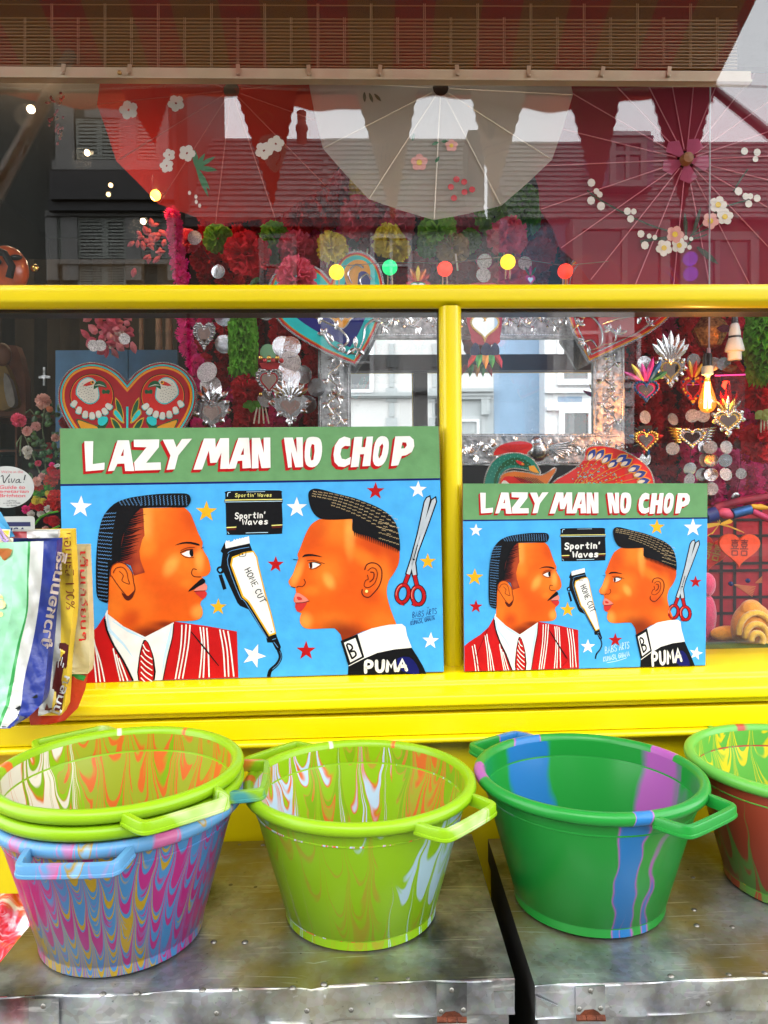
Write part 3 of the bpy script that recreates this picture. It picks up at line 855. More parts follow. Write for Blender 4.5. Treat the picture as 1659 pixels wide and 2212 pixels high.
green_out = marble('green plastic with a blue streak', [(0, BLU), (.12, BLU), (.17, (.05, .16, .40, 1)), (.21, PUR), (.24, (.16, .18, .2, 1)), (.29, GRN), (1, GRN)], 9, h=.045, freq=3, tfreq=1.0, bias=[(-.46, R_(-79), 160), (-.30, R_(-88), 260), (-.28, R_(-64), 500)], seed=9)
green_rim = marble('green plastic rim', [(0, BLU), (.22, BLU), (.25, PUR), (.27, GRN), (.74, GRN), (.78, PUR), (1, PUR)], 9, h=0, freq=.6, tfreq=1.0, bias=[(-.42, R_(-79), 160), (.5, R_(178), 40), (.5, R_(24), 60), (-.5, R_(116), 40)], seed=9)
MAG, BLU2, MUS = (.34, .016, .15, 1), (.045, .18, .38, 1), (.36, .23, .008, 1)
blue_out = marble('blue magenta and mustard combed plastic', [(0, MAG), (.42, MAG), (.44, BLU2), (.485, BLU2), (.50, MUS), (.55, MUS), (.565, BLU2), (.60, BLU2), (.625, MAG), (1, (.22, .03, .20, 1))], 44, h=.035, freq=26, tfreq=.8, bias=[(-.14, R_(190), 2), (.02, R_(-90), 3), (-.10, R_(-20), 5)], seed=2)
blue_rim = marble('pale blue plastic rim with pink marks', [(0, (.5, .1, .25, 1)), (.40, (.5, .12, .28, 1)), (.46, (.10, .28, .50, 1)), (.6, (.10, .28, .50, 1)), (.63, MUS), (.66, (.2, .4, .6, 1)), (1, (.4, .25, .4, 1))], 44, h=.02, freq=12, tfreq=3, seed=6)
teal_rim = marble('olive and teal plastic', [(0, (.02, .2, .26, 1)), (.42, (.05, .25, .25, 1)), (.46, LIME2), (.58, LIME2), (.62, ORG), (1, olive_)], 14, h=.02, freq=6, tfreq=4, seed=7)
pale_lime = marble('lime plastic with white swirls', [(0, (.6, .7, .45, 1)), (.33, (.52, .64, .30, 1)), (.42, LIME), (1, LIME)], 10, h=.03, freq=9, tfreq=2, seed=11)
GR4, RED4, YEL4 = (.12, .42, .06, 1), (.40, .06, .03, 1), (.66, .56, .02, 1)
four_in = marble('green plastic with yellow scallops', [(0, RED4), (.30, RED4), (.335, YEL4), (.36, GR4), (.50, GR4), (.52, YEL4), (.55, YEL4), (.565, GR4), (.64, GR4), (.66, YEL4), (.70, GR4), (1, GR4)], 24, h=.045, freq=15, bias=[(-.2, R_(178), 30)], seed=1)
four_out = marble('red plastic with green scallops', [(0, RED4), (.54, RED4), (.57, (.13, .3, .06, 1)), (.63, (.13, .3, .06, 1)), (.66, RED4), (1, RED4)], 24, h=.04, freq=14, seed=3)
four_rim = marble('green and red plastic rim', [(0, RED4), (.42, RED4), (.46, GR4), (1, GR4)], 12, h=0, freq=1, tfreq=2.4, bias=[(.2, R_(180), 3)], seed=6)
T1 = Vector((-.441, -.52, ZB + .0015))
tub('marbled_tub', 'blue, magenta and mustard combed tub at the bottom of the stack', T1, -90, [blue_out, blue_out, blue_rim, blue_rim])
tub('marbled_tub', 'middle tub of the stack showing a lime rim and olive teal handle', T1 + Vector((.0, .002, .026)), 4, [lime_out, lime_in, lime_rim, teal_rim])
tub('marbled_tub', 'top tub of the stack, lime green with white and orange drips inside', T1 + Vector((0, .002, .052)), -50, [lime_out, lime_in, lime_rim, pale_lime])
tub('marbled_tub', 'lime tub with pale blue streaks standing beside the stack of tubs', Vector((-.012, -.465, ZB + .0015)), -43, [sky_out, sky_in, lime_rim, pale_lime])
tub('marbled_tub', 'dark green tub with blue and purple bands on the smaller chest', Vector((.427, -.445, ZB + .0015)), -55, [green_out, green_in, green_rim, green_rim])
tub('marbled_tub', 'red and green tub with yellow scallops inside, cut off by the picture edge', Vector((.868, -.40, ZB + .0015)), 92, [four_out, four_in, four_rim, four_rim])
# ------------------------------------------------------------------ lettering helpers
GLY = {
 'S': [[(.9, .85), (.6, 1), (.25, .95), (.12, .74), (.35, .55), (.7, .45), (.88, .25), (.65, .03), (.3, 0), (.05, .15)]],
 'p': [[(.15, .62), (.2, -.35)], [(.17, .5), (.45, .65), (.75, .5), (.72, .2), (.45, .05), (.18, .15)]],
 'o': [[(.5, .62), (.2, .5), (.15, .2), (.45, .02), (.78, .15), (.8, .48), (.5, .62)]],
 'r': [[(.2, .62), (.25, .02)], [(.22, .4), (.45, .6), (.75, .58)]],
 't': [[(.5, .95), (.45, .1), (.75, .03)], [(.15, .62), (.85, .66)]],
 'i': [[(.5, .6), (.5, .02)], [(.5, .86), (.5, .78)]],
 'n': [[(.15, .6), (.2, .02)], [(.18, .42), (.45, .62), (.75, .5), (.8, .02)]],
 "'": [[(.5, 1.0), (.4, .75)]],
 'W': [[(.02, .98), (.22, .02), (.5, .75), (.75, .02), (1, 1)]],
 'a': [[(.75, .6), (.35, .62), (.12, .3), (.35, .02), (.7, .2), (.75, .6), (.85, .02)]],
 'v': [[(.1, .62), (.45, .02), (.88, .64)]],
 'e': [[(.15, .32), (.82, .36), (.65, .62), (.3, .58), (.12, .28), (.4, .02), (.82, .1)]],
 's': [[(.8, .56), (.45, .64), (.2, .5), (.5, .34), (.8, .2), (.5, .02), (.12, .1)]],
 'H': [[(.12, 1), (.12, 0)], [(.85, 1), (.85, 0)], [(.12, .5), (.85, .52)]],
 'O': [[(.5, 1), (.15, .8), (.1, .3), (.45, 0), (.85, .2), (.9, .75), (.5, 1)]],
 'M': [[(.05, 0), (.15, 1), (.5, .35), (.85, 1), (.97, 0)]],
 'E': [[(.85, 1), (.15, 1), (.15, 0), (.88, 0)], [(.15, .52), (.7, .52)]],
 'C': [[(.88, .85), (.5, 1), (.14, .7), (.14, .3), (.5, 0), (.88, .12)]],
 'U': [[(.12, 1), (.15, .25), (.45, 0), (.8, .2), (.88, 1)]],
 'T': [[(.02, 1), (.98, 1)], [(.5, 1), (.5, 0)]],
 'B': [[(.15, 0), (.2, 1), (.7, .92), (.75, .65), (.22, .5), (.82, .4), (.8, .1), (.15, 0)]],
 'A': [[(.02, 0), (.5, 1), (.95, 0)], [(.2, .38), (.8, .38)]],
 'R': [[(.15, 0), (.18, 1), (.75, .9), (.75, .6), (.2, .48), (.88, 0)]],
 'K': [[(.15, 1), (.15, 0)], [(.85, 1), (.18, .45), (.9, 0)]],
 'I': [[(.5, 1), (.5, 0)]],
 'G': [[(.85, .85), (.5, 1), (.14, .7), (.14, .25), (.5, 0), (.86, .2), (.86, .48), (.55, .48)]],
 'N': [[(.1, 0), (.12, 1), (.85, 0), (.88, 1)]],
 'P': [[(.15, 0), (.18, 1), (.75, .95), (.82, .65), (.65, .48), (.2, .45)]],
 ',': [[(.5, .08), (.35, -.18)]],
}
def letters(text, x0, y0, x1, y1, hgt, wd, gap=.18, slant=0.0):
    """brush lettering along the line (x0,y0)-(x1,y1), y growing downwards; returns quads"""
    n = sum(.55 if ch in "' ,iI" else 1 for ch in text)
    L = sqrt((x1 - x0) ** 2 + (y1 - y0) ** 2); dx, dy = (x1 - x0) / L, (y1 - y0) / L
    cw = L / n; pos = 0; out = []
    for ch in text:
        wv = .55 if ch in "' ,iI" else 1
        for st in GLY.get(ch, []):
            pp = []
            for (a, b_) in (smooth_loop(st, 3, False) if len(st) > 4 and ch not in 'MNEKHW' else st):
                ax = (pos + (a if wv == 1 else a * .55) * (1 - gap) + gap / 2 * wv) * cw + slant * b_ * hgt
                by = b_ * hgt
                pp.append((x0 + dx * ax + dy * by, y0 + dy * ax - dx * by))
            if len(pp) > 1:
                # extend the ends a little so strokes look like a loaded brush
                out += stroke2(pp, wd)
                if wd > hgt * .09:
                    for q in (pp[0], pp[-1]):
                        out.append([(q[0] + wd / 2 * cos(k * pi / 4), q[1] + wd / 2 * sin(k * pi / 4)) for k in range(8)])
        pos += wv
    return out
def text_tris(body, bold=0.0):
    """outline text from the built-in font as flat triangles: (points, faces, width, height)"""
    c = bpy.data.curves.new('lettering', 'FONT'); c.body = body; c.offset = bold; c.resolution_u = 3
    o = bpy.data.objects.new('lettering', c); COL.objects.link(o)
    dg = bpy.context.evaluated_depsgraph_get()
    m = bpy.data.meshes.new_from_object(o.evaluated_get(dg))
    pts = [(v.co.x, v.co.y) for v in m.vertices]; fs = [list(p.vertices) for p in m.polygons]
    bpy.data.objects.remove(o); bpy.data.curves.remove(c); bpy.data.meshes.remove(m)
    xs = [p[0] for p in pts]; ys = [p[1] for p in pts]
    x0, y0 = min(xs), min(ys)
    return [(x - x0, y - y0) for x, y in pts], fs, max(xs) - x0, max(ys) - y0

# ------------------------------------------------------------------ painted barber sign boards
def skin_mat(name, base, blobs):
    """painted skin: base colour with soft dabs of lighter and darker paint. blobs: (x, z, rx, rz, rot, colour, amount) in board space"""
    m = bpy.data.materials.new(name); m.use_nodes = True
    n, l = m.node_tree.nodes, m.node_tree.links
    b = n['Principled BSDF']; b.inputs['Roughness'].default_value = .45; b.inputs['Specular IOR Level'].default_value = .14
    tc = n.new('ShaderNodeTexCoord')
    nz = n.new('ShaderNodeTexNoise'); nz.inputs['Scale'].default_value = 60; nz.inputs['Detail'].default_value = 3
    l.new(tc.outputs['Object'], nz.inputs['Vector'])
    cur = None
    for (x, z, rx, rz, rot, col, amt) in blobs:
        mp = n.new('ShaderNodeMapping'); mp.vector_type = 'TEXTURE'
        mp.inputs['Location'].default_value = (x, 0, z); mp.inputs['Rotation'].default_value = (0, rot, 0); mp.inputs['Scale'].default_value = (rx, 1000, rz)
        l.new(tc.outputs['Object'], mp.inputs['Vector'])
        ln = n.new('ShaderNodeVectorMath'); ln.operation = 'LENGTH'; l.new(mp.outputs[0], ln.inputs[0])
        mr = n.new('ShaderNodeMapRange'); mr.interpolation_type = 'SMOOTHSTEP'
        mr.inputs['From Min'].default_value = .15; mr.inputs['From Max'].default_value = 1.0; mr.inputs['To Min'].default_value = amt; mr.inputs['To Max'].default_value = 0
        l.new(ln.outputs['Value'], mr.inputs['Value'])
        mx = n.new('ShaderNodeMix'); mx.data_type = 'RGBA'
        l.new(mr.outputs[0], mx.inputs[0])
        if cur is None: mx.inputs[6].default_value = base
        else: l.new(cur, mx.inputs[6])
        mx.inputs[7].default_value = col
        cur = mx.outputs[2]
    hs = n.new('ShaderNodeHueSaturation')
    mr = n.new('ShaderNodeMapRange'); mr.inputs['To Min'].default_value = .88; mr.inputs['To Max'].default_value = 1.12
    l.new(nz.outputs['Fac'], mr.inputs['Value']); l.new(mr.outputs[0], hs.inputs['Value']); l.new(cur, hs.inputs['Color'])
    l.new(hs.outputs[0], b.inputs['Base Color'])
    return m
def enamel(name, col): return mat(name, tuple(x * .80 for x in col[:3]) + (1,), .42, var=.09, scale=26, bump=.12, bscale=90, spec=.14)
PW, PR, PG, PBL, PNV = enamel('white enamel', (.82, .80, .74, 1)), enamel('red enamel', (.42, .006, .008, 1)), enamel('sage green enamel', (.13, .30, .12, 1)), enamel('sky blue enamel', (.065, .38, .74, 1)), enamel('navy enamel', (.006, .008, .11, 1))
PK, PY, PGY, PBW, PPK = enamel('black enamel', (.004, .004, .005, 1)), enamel('yellow ochre enamel', (.74, .40, .012, 1)), enamel('grey enamel', (.45, .50, .53, 1)), enamel('hair blue enamel', (.12, .30, .55, 1)), enamel('pink enamel', (.75, .22, .16, 1))
PBR, PLR, PSH, PTN, PPL, PSR = enamel('dark brown enamel', (.09, .012, .006, 1)), enamel('lip red enamel', (.55, .03, .025, 1)), enamel('shirt blue enamel', (.50, .72, .84, 1)), enamel('tan enamel', (.62, .46, .24, 1)), enamel('pale lemon enamel', (.78, .72, .2, 1)), enamel('suit red enamel', (.50, .007, .008, 1))
PALETTE = [PW, PR, PG, PBL, PNV, PK, PY, PGY, PBW, PPK, PBR, PLR, PSH, PTN, PPL, PSR]
ID = {m.name: i for i, m in enumerate(PALETTE)}
def A_(*pts): return [(200 + x / 2.3286, 1500 + y / 2.3286) for x, y in pts]
def B_(*pts): return [(750 + x / 1.9518, 1500 + y / 1.9518) for x, y in pts]
def C_(*pts): return [(1630 + x / 1.8433, 1700 + y / 1.8433) for x, y in pts]
class Art:
    def __init__(s, board, mp, name):
        s.b = MB(); s.board = board; s.mp = mp; s.name = name; s.extra = []
    def P(s, q, layer):
        x, y = s.mp(*q)
        return s.board.at(x, y, .0006 + layer * .00035)
    def fill(s, loops, m, layer):
        if isinstance(loops[0], tuple): loops = [loops]
        s.b.tess([[s.P(q, layer) for q in lp] for lp in loops], s.idx(m)); return s
    def quads(s, qs, m, layer):
        for q in qs: s.b.poly([s.P(p, layer) for p in q], s.idx(m))
        return s
    def line(s, pts, wd, m, layer, sm=3):
        pts = smooth_loop(pts, sm, False) if len(pts) > 2 else pts
        return s.quads(stroke2(pts, wd), m, layer)
    def idx(s, m):
        if m in PALETTE: return PALETTE.index(m)
        if m not in s.extra: s.extra.append(m)
        return len(PALETTE) + s.extra.index(m)
    def done(s):
        # keep only the materials that are used
        used = sorted(set(s.b.m)); allm = PALETTE + s.extra
        s.b.m = [used.index(i) for i in s.b.m]
        return s.b.build(s.name, [allm[i] for i in used], s.board.t)
class Board:
    def __init__(s, name, corners, ybot, ytop, label):
        """corners: source pixels TL TR BR BL; ybot / ytop: how far out the bottom and top edges stand"""
        f = lambda q, y: P(q[0] * K, q[1] * K, y)
        bl, br, tl = f(corners[3], ybot), f(corners[2], ybot), f(corners[0], ytop)
        s.p0 = bl; s.n = (br - bl).cross(tl - bl).normalized()
        if s.n.y > 0: s.n = -s.n
        ctr = (bl + br) / 2
        s.t = thing(name, ctr, label, 'sign board', 'painted barber signs on the sill')
        cs = [s.at(x, y, 0) for x, y in corners]
        b = MB(); b.slab(cs, -s.n * .011, 0, 0)
        s.cs = corners
        b.build('panel', mat('raw plywood', '#7a5a34', .7, var=.2, scale=30), s.t)
    def at(s, x, y, off):
        return PP(x * K, y * K, s.p0, s.n) + s.n * off
def star(c, r, rot=0.0, k=.40):
    return [(c[0] + (r if i % 2 == 0 else r * k) * sin(rot + i * pi / 5), c[1] - (r if i % 2 == 0 else r * k) * cos(rot + i * pi / 5)) for i in range(10)]
LET = [
 [A_((236, 168), (310, 168), (306, 358), (404, 345), (402, 404), (248, 418))],
 [A_((512, 160), (606, 160), (650, 415), (575, 415), (568, 353), (510, 355), (484, 412), (432, 416)), A_((563, 230), (560, 290), (537, 290))],
 [A_((645, 155), (857, 153), (853, 218), (748, 347), (868, 343), (872, 405), (655, 412), (650, 342), (752, 218), (648, 215))],
 [A_((885, 155), (975, 153), (1000, 218), (1045, 150), (1128, 147), (1015, 285), (985, 400), (918, 405), (950, 285))],
 [A_((1140, 404), (1228, 146), (1320, 146), (1325, 225), (1362, 143), (1435, 142), (1437, 395), (1362, 398), (1372, 262), (1335, 345), (1280, 348), (1268, 245), (1212, 402))],
 [B_((195, 118), (268, 117), (283, 326), (223, 330), (222, 275), (190, 278), (175, 330), (122, 333)), B_((232, 185), (232, 235), (210, 237))],
 [B_((288, 118), (345, 117), (372, 225), (370, 116), (416, 115), (418, 325), (355, 328), (332, 222), (335, 328), (288, 330))],
 [B_((511, 116), (572, 115), (602, 225), (597, 114), (641, 113), (644, 320), (590, 322), (561, 212), (566, 322), (540, 325))],
 [smooth_loop(B_((690, 112), (735, 112), (765, 130), (776, 180), (772, 240), (755, 290), (725, 318), (690, 320), (665, 300), (655, 250), (658, 180), (668, 130)), 2), B_((705, 160), (722, 165), (724, 210), (715, 270), (700, 275), (692, 240), (695, 190))],
 [B_((930, 108), (972, 120), (972, 175), (935, 172), (912, 190), (903, 230), (912, 262), (940, 268), (975, 250), (970, 300), (930, 320), (890, 315), (862, 285), (855, 235), (865, 170), (895, 125))],
 [B_((1000, 112), (1057, 110), (1050, 182), (1075, 182), (1085, 110), (1130, 108), (1110, 312), (1055, 315), (1068, 230), (1040, 232), (1030, 318), (975, 322))],
 [smooth_loop(B_((1195, 105), (1225, 115), (1240, 150), (1235, 220), (1215, 280), (1185, 310), (1150, 312), (1130, 280), (1132, 220), (1145, 150), (1168, 115)), 2), B_((1195, 155), (1202, 175), (1190, 235), (1172, 262), (1165, 240), (1175, 180))],
 [B_((1285, 107), (1385, 105), (1412, 130), (1417, 175), (1400, 215), (1360, 238), (1330, 243), (1305, 308), (1255, 313)), B_((1335, 148), (1360, 150), (1365, 170), (1350, 190), (1325, 192))],
]
def skin_blobs(board, mp, items):
    out = []
    o = WL[board.t.name]
    for (p, rx, ry, rot, col, amt) in items:
        c = board.at(*mp(*p), 0) - o
        ex = board.at(*mp(p[0] + rx, p[1]), 0) - o; ey = board.at(*mp(p[0], p[1] + ry), 0) - o
        out.append((c.x, c.z, max(1e-4, (ex - c).length), max(1e-4, (ey - c).length), rot, col, amt))
    return out
S_BASE, S_LT, S_HI, S_DK, S_VD = (.72, .105, .006, 1), (.82, .20, .016, 1), (.90, .36, .06, 1), (.50, .045, .005, 1), (.15, .014, .004, 1)
S_BASE, S_LT, S_HI, S_DK, S_VD = [tuple(x * .80 for x in c_[:3]) + (1,) for c_ in (S_BASE, S_LT, S_HI, S_DK, S_VD)]
def zig(p, q, n, amp):
    out = []
    for i in range(n + 1):
        t = i / n; dx, dy = q[0] - p[0], q[1] - p[1]; L = sqrt(dx * dx + dy * dy) or 1
        s = amp * (1 if i % 2 else -1) * rnd.uniform(.5, 1.1)
        out.append((p[0] + dx * t - dy / L * s, p[1] + dy * t + dx / L * s))
    return out
def paint_board(bd, M, second=False):
    cs = bd.cs
    idm = lambda x, y: (x, y)
    lerp = lambda a, b_, t: (a[0] + (b_[0] - a[0]) * t, a[1] + (b_[1] - a[1]) * t)
    e = 1.5
    # ground colours
    tl, tr, br, bl = cs
    f0 = .2157 if not second else .1905
    lm, rm = lerp(tl, bl, f0 + .006), lerp(tr, br, f0)
    a = Art(bd, idm, 'painted_ground')
    a.fill([lerp(tl, tr, .002), lerp(tl, tr, .998), rm, lm], PG, 0)
    a.fill([lm, rm, lerp(tr, br, .998), lerp(tl, bl, .998)], PBL, 0)
    a.quads(stroke2([lm, lerp(lm, rm, .5), rm], 7 if not second else 5), PNV, 1)
    a.done()
    # slogan
    for lp in LET:
        a = Art(bd, M['text'], 'painted_letter')
        sh = (-9.5, 10.5)
        red = [[(x + sh[0], y + sh[1]) for x, y in l_] for l_ in lp]
        a.fill(red, PR, 1)
        # sides of the block shadow
        for l_ in lp[:1]:
            n = len(l_)
            a.quads([[l_[i], l_[(i + 1) % n], (l_[(i + 1) % n][0] + sh[0], l_[(i + 1) % n][1] + sh[1]), (l_[i][0] + sh[0], l_[i][1] + sh[1])] for i in range(n)], PR, 2)
        if len(lp) > 1:
            a.quads(stroke2([(x + sh[0] * .4, y + sh[1] * .3) for x, y in lp[1]] , 4), PR, 2)
        a.fill(lp, PW, 3)
        a.done()
    # stars
    for (c, r, rot, m) in M['stars']:
        a = Art(bd, idm, 'painted_star'); a.fill(star(c, r, rot), m, 1); a.done()
    # man in the striped blazer
    mp = M['man1']
    skin = skin_mat('painted brown skin', S_BASE, skin_blobs(bd, mp, [
        (A_((800, 800))[0], 110, 130, 0, S_LT, .9), (A_((745, 850))[0], 40, 120, 0, S_HI, .7), (A_((980, 850))[0], 120, 90, 0, S_BASE, .5), (A_((760, 1050))[0], 55, 60, 0, S_LT, .8),
        (A_((1120, 820))[0], 55, 75, -.4, S_DK, .55), (A_((1060, 1210))[0], 130, 110, 0, S_LT, .75), (A_((955, 1200))[0], 34, 60, .5, S_HI, .9), (A_((1190, 1150))[0], 26, 60, 0, S_HI, .8),
        (A_((900, 1400))[0], 150, 120, 0, S_DK, .3), (A_((1180, 1580))[0], 40, 40, 0, S_HI, .7), (A_((700, 1520))[0], 90, 110, 0, S_LT, .35), (A_((560, 1320))[0], 80, 100, 0, S_LT, .6),
        (A_((1090, 1350))[0], 40, 25, 0, S_LT, .6), (A_((480, 1560))[0], 60, 80, 0, S_LT, .6), (A_((1110, 1060))[0], 55, 22, 0, S_DK, .45), (A_((800, 1770))[0], 130, 52, 0, S_VD, .95), (A_((620, 1640))[0], 60, 45, -.6, S_DK, .7), (A_((940, 1690))[0], 90, 22, .1, S_VD, .85)]))
    temple = skin_mat('painted temple fade', (.16, .016, .008, 1), skin_blobs(bd, mp, [(A_((700, 1000))[0], 45, 130, 0, (.36, .05, .012, 1), .8), (A_((680, 1220))[0], 30, 30, 0, (.34, .05, .012, 1), .8)]))
    a = Art(bd, mp, 'painted_portrait')
    a.fill(A_((405, 1610), (340, 1710), (240, 1800), (100, 1895), (60, 2215), (250, 2181), (640, 2153), (560, 1990), (470, 1840), (415, 1690)) if not second else A_((405, 1610), (330, 1720), (230, 1790), (70, 1870), (8, 1905), (12, 2205), (640, 2195), (560, 1990), (470, 1840), (415, 1690)), PSR, 1)
    a.fill(A_((975, 1662), (1250, 1700), (1500, 1745), (1512, 2128), (886, 2148), (935, 1900), (970, 1750)), PSR, 1)
    a.fill(A_((410, 1600), (425, 1565), (480, 1640), (740, 1788), (977, 1666), (975, 1740), (930, 1920), (886, 2148), (640, 2155), (560, 1990), (470, 1830), (412, 1690)), PW, 2)
    a.quads(stroke2(A_((425, 1600), (440, 1730), (560, 1850), (640, 1960)), [2, 12, 8, 2]), PSH, 3)
    a.quads(stroke2(A_((960, 1690), (940, 1800), (900, 1960), (880, 2100)), [2, 10, 8, 2]), PSH, 3)
    a.quads(stroke2(A_((470, 1660), (600, 1740), (740, 1806)), [2, 8, 3]), PSH, 3)
    a.fill(smooth_loop(A_((728, 1815), (765, 1835), (800, 1920), (818, 2000), (820, 2146), (682, 2150), (684, 2000), (700, 1900)), 2), PK, 3)
    a.fill(smooth_loop(A_((740, 1822), (770, 1860), (795, 1930), (805, 2010), (806, 2146), (692, 2150), (692, 2010), (708, 1910)), 2), PSR, 4)
    for k in range(7):
        y = 1850 + k * 46
        a.line(A_((705 if k > 1 else 722, y), (745, y + 42), (800, y + 80) if k > 0 else (775, y + 60)), 4, PW, 5)
    a.line(A_((405, 1640), (425, 1740), (485, 1870), (560, 1990), (640, 2153)), 7, PK, 4)
    a.line(A_((977, 1680), (965, 1800), (925, 1960), (888, 2146)), 3.5, PK, 4)
    a.quads(stroke2(A_((1120, 1745), (1230, 1880), (1350, 2030)), [3, 6, 3]), PK, 4)
    for L in (((1045, 1690), (1035, 1880), (990, 2140)), ((1080, 1686), (1065, 1880), (1018, 2138)), ((1112, 1690), (1095, 1880), (1050, 2135)), ((1195, 1708), (1212, 1880), (1190, 2130)), ((1222, 1708), (1232, 1880), (1222, 2128)), ((1250, 1714), (1262, 1880), (1270, 2124)),
              ((1358, 1728), (1388, 1900), (1402, 2120)), ((1388, 1733), (1420, 1900), (1432, 2120)), ((1425, 1740), (1450, 1900), (1475, 2118)), ((285, 1795), (315, 1960), (335, 2168)), ((310, 1785), (345, 1980), (368, 2165)), ((325, 1860), (370, 2000), (405, 2162)),
              ((475, 1885), (500, 2000), (535, 2156)), ((500, 1935), (530, 2050), (562, 2156)), ((522, 1965), (560, 2060), (595, 2153)), ((120, 1905), (150, 2050), (170, 2180)), ((150, 1890), (185, 2050), (205, 2180))):
        a.line(A_(*L), 5, PW, 3)
    if second:
        a.line(A_((330, 1720), (150, 2040), (240, 2150), (190, 2210)), 2, PK, 4, 1); a.line(A_((1120, 1740), (1370, 2040), (1260, 2160), (1330, 2190)), 2, PK, 4, 1)
    # skin
    face = A_((722, 722), (880, 720), (1065, 718)) + smooth_loop(A_((1065, 718), (1110, 760), (1142, 830), (1176, 920), (1200, 970), (1217, 1010), (1213, 1040), (1226, 1078), (1262, 1140), (1281, 1210), (1278, 1250), (1250, 1282), (1208, 1293)), 3, False)[1:] + A_((1225, 1305), (1238, 1345)) + A_((1248, 1375), (1235, 1408), (1250, 1440), (1225, 1475), (1205, 1492)) + smooth_loop(A_((1196, 1520), (1212, 1555), (1217, 1600), (1192, 1640), (1130, 1656), (1000, 1661), (975, 1668)), 3, False) + A_((740, 1790), (560, 1702), (430, 1600), (434, 1480), (445, 1290), (450, 1230), (480, 1185), (560, 1168), (650, 1280), (700, 1200), (690, 1080), (715, 985), (735, 950))
    a.fill(face, skin, 3)
    a.fill(A_((690, 722), (722, 724), (735, 950), (715, 985), (692, 1080), (700, 1150), (738, 1256), (648, 1282), (620, 1200), (560, 1172), (480, 1180), (500, 1000), (600, 800)), temple, 4)
    hair = smooth_loop(A_((700, 622), (850, 605), (1000, 600), (1085, 603), (1115, 630), (1117, 670), (1090, 708), (1040, 718), (880, 716), (720, 722), (690, 740), (640, 790), (590, 880), (555, 960), (540, 1050), (540, 1120), (510, 1165), (470, 1195), (448, 1235), (445, 1300), (440, 1400), (434, 1500), (395, 1500), (350, 1470), (335, 1390), (333, 1200), (340, 1050), (362, 890), (400, 780), (480, 690), (580, 645)), 3)
    a.fill(hair, PK, 5)
    for k in range(26):                      # brush hairs feathering into the temple
        y = 770 + k * 15
        x0 = 640 - k * 3.4; ln = rnd.uniform(50, 120)
        a.quads(stroke2(A_((x0 - 40, y + 18), (x0 + ln * .5, y), (x0 + ln, y - 14)), [6, 3, .6]), PK, 6)
    for k in range(19):
        x = 520 + k * 31
        top_ = 612 + max(0, (760 - x)) * .17 + 6
        a.line(zig(A_((x, top_))[0], A_((x + (8 if x > 700 else 30), min(700, top_ + 80 + max(0, 700 - x) * .12)))[0], 9, 2.2), 1.7, PBW, 6, 1)
    for k in range(24):
        y = 770 + k * 30.5
        xl = 345 + max(0, 1000 - y) ** 1.25 * .042
        a.line(zig(A_((xl + 4, y))[0], A_((min(xl + (118 if y < 1150 else 85), 600), y + 12 - (18 if y < 900 else 0)))[0], 12, 2.2), 1.7, PBW, 6, 1)
    # features
    a.fill(smooth_loop(A_((985, 1032), (1050, 1005), (1120, 1002), (1185, 1018), (1186, 1034), (1115, 1018), (1050, 1018)), 2), PK, 5)
    a.fill(A_((1042, 1102), (1085, 1080), (1132, 1068), (1142, 1118), (1105, 1128), (1070, 1118)), PW, 5)
    a.fill(smooth_loop(A_((1112, 1072), (1136, 1068), (1140, 1118), (1120, 1122), (1108, 1098)), 2), PK, 6)
    a.line(A_((1032, 1092), (1085, 1070), (1138, 1064)), 3, PK, 7); a.line(A_((1035, 1075), (1090, 1052), (1152, 1047)), 2, PBR, 6); a.line(A_((1035, 1100), (1078, 1130), (1145, 1132)), 2, PBR, 6); a.line(A_((1205, 1057), (1228, 1044)), 2, PK, 6)
    a.line(A_((1168, 1233), (1138, 1226), (1125, 1262), (1148, 1290), (1205, 1292)), 3.2, PBR, 5)
    a.fill(smooth_loop(A_((1095, 1415), (1135, 1370), (1180, 1330), (1215, 1303), (1238, 1320), (1232, 1345), (1190, 1368), (1135, 1400)), 2), PK, 6)
    a.fill(smooth_loop(A_((1145, 1410), (1180, 1375), (1215, 1345), (1250, 1358), (1253, 1390), (1235, 1408)), 2), PPK, 5)
    a.fill(smooth_loop(A_((1150, 1414), (1235, 1408), (1252, 1440), (1222, 1476), (1188, 1455)), 2), PLR, 5)
    a.line(A_((1145, 1412), (1200, 1408), (1240, 1408)), 2.5, PBR, 6)
    a.fill(smooth_loop(A_((545, 1420), (600, 1452), (655, 1398), (640, 1460), (600, 1490), (565, 1468)), 2), PBR, 4)
    a.line(A_((452, 1290), (456, 1230), (478, 1190), (530, 1172), (590, 1195), (630, 1250), (645, 1330), (657, 1395), (638, 1440), (600, 1455), (560, 1420), (500, 1340), (460, 1280)), 3, PBR, 6)
    a.line(A_((475, 1262), (500, 1220), (555, 1213), (590, 1255), (600, 1310), (612, 1350), (585, 1345), (548, 1322), (560, 1280), (525, 1245)), 2.6, PBR, 6)
    a.done()
    # tin of pomade
    mp = M['tin']; a = Art(bd, mp, 'painted_tin')
    a.fill(smooth_loop(B_((115, 487), (300, 483), (480, 482), (495, 500), (497, 540), (503, 548), (500, 572), (497, 580), (502, 700), (498, 772), (480, 785), (300, 790), (130, 792), (113, 780), (108, 700), (105, 575), (95, 570), (98, 545), (103, 540), (103, 505)), 2), PK, 1)
    a.line(B_((100, 550), (300, 547), (500, 545)), 3.5, PPL, 2); a.line(B_((98, 563), (300, 560), (500, 557)), 2.2, PSH, 2)
    a.line(B_((118, 525), (122, 500), (140, 495)), 2.5, PSH, 2); a.line(B_((250, 493), (380, 490)), 1.5, PSH, 2)
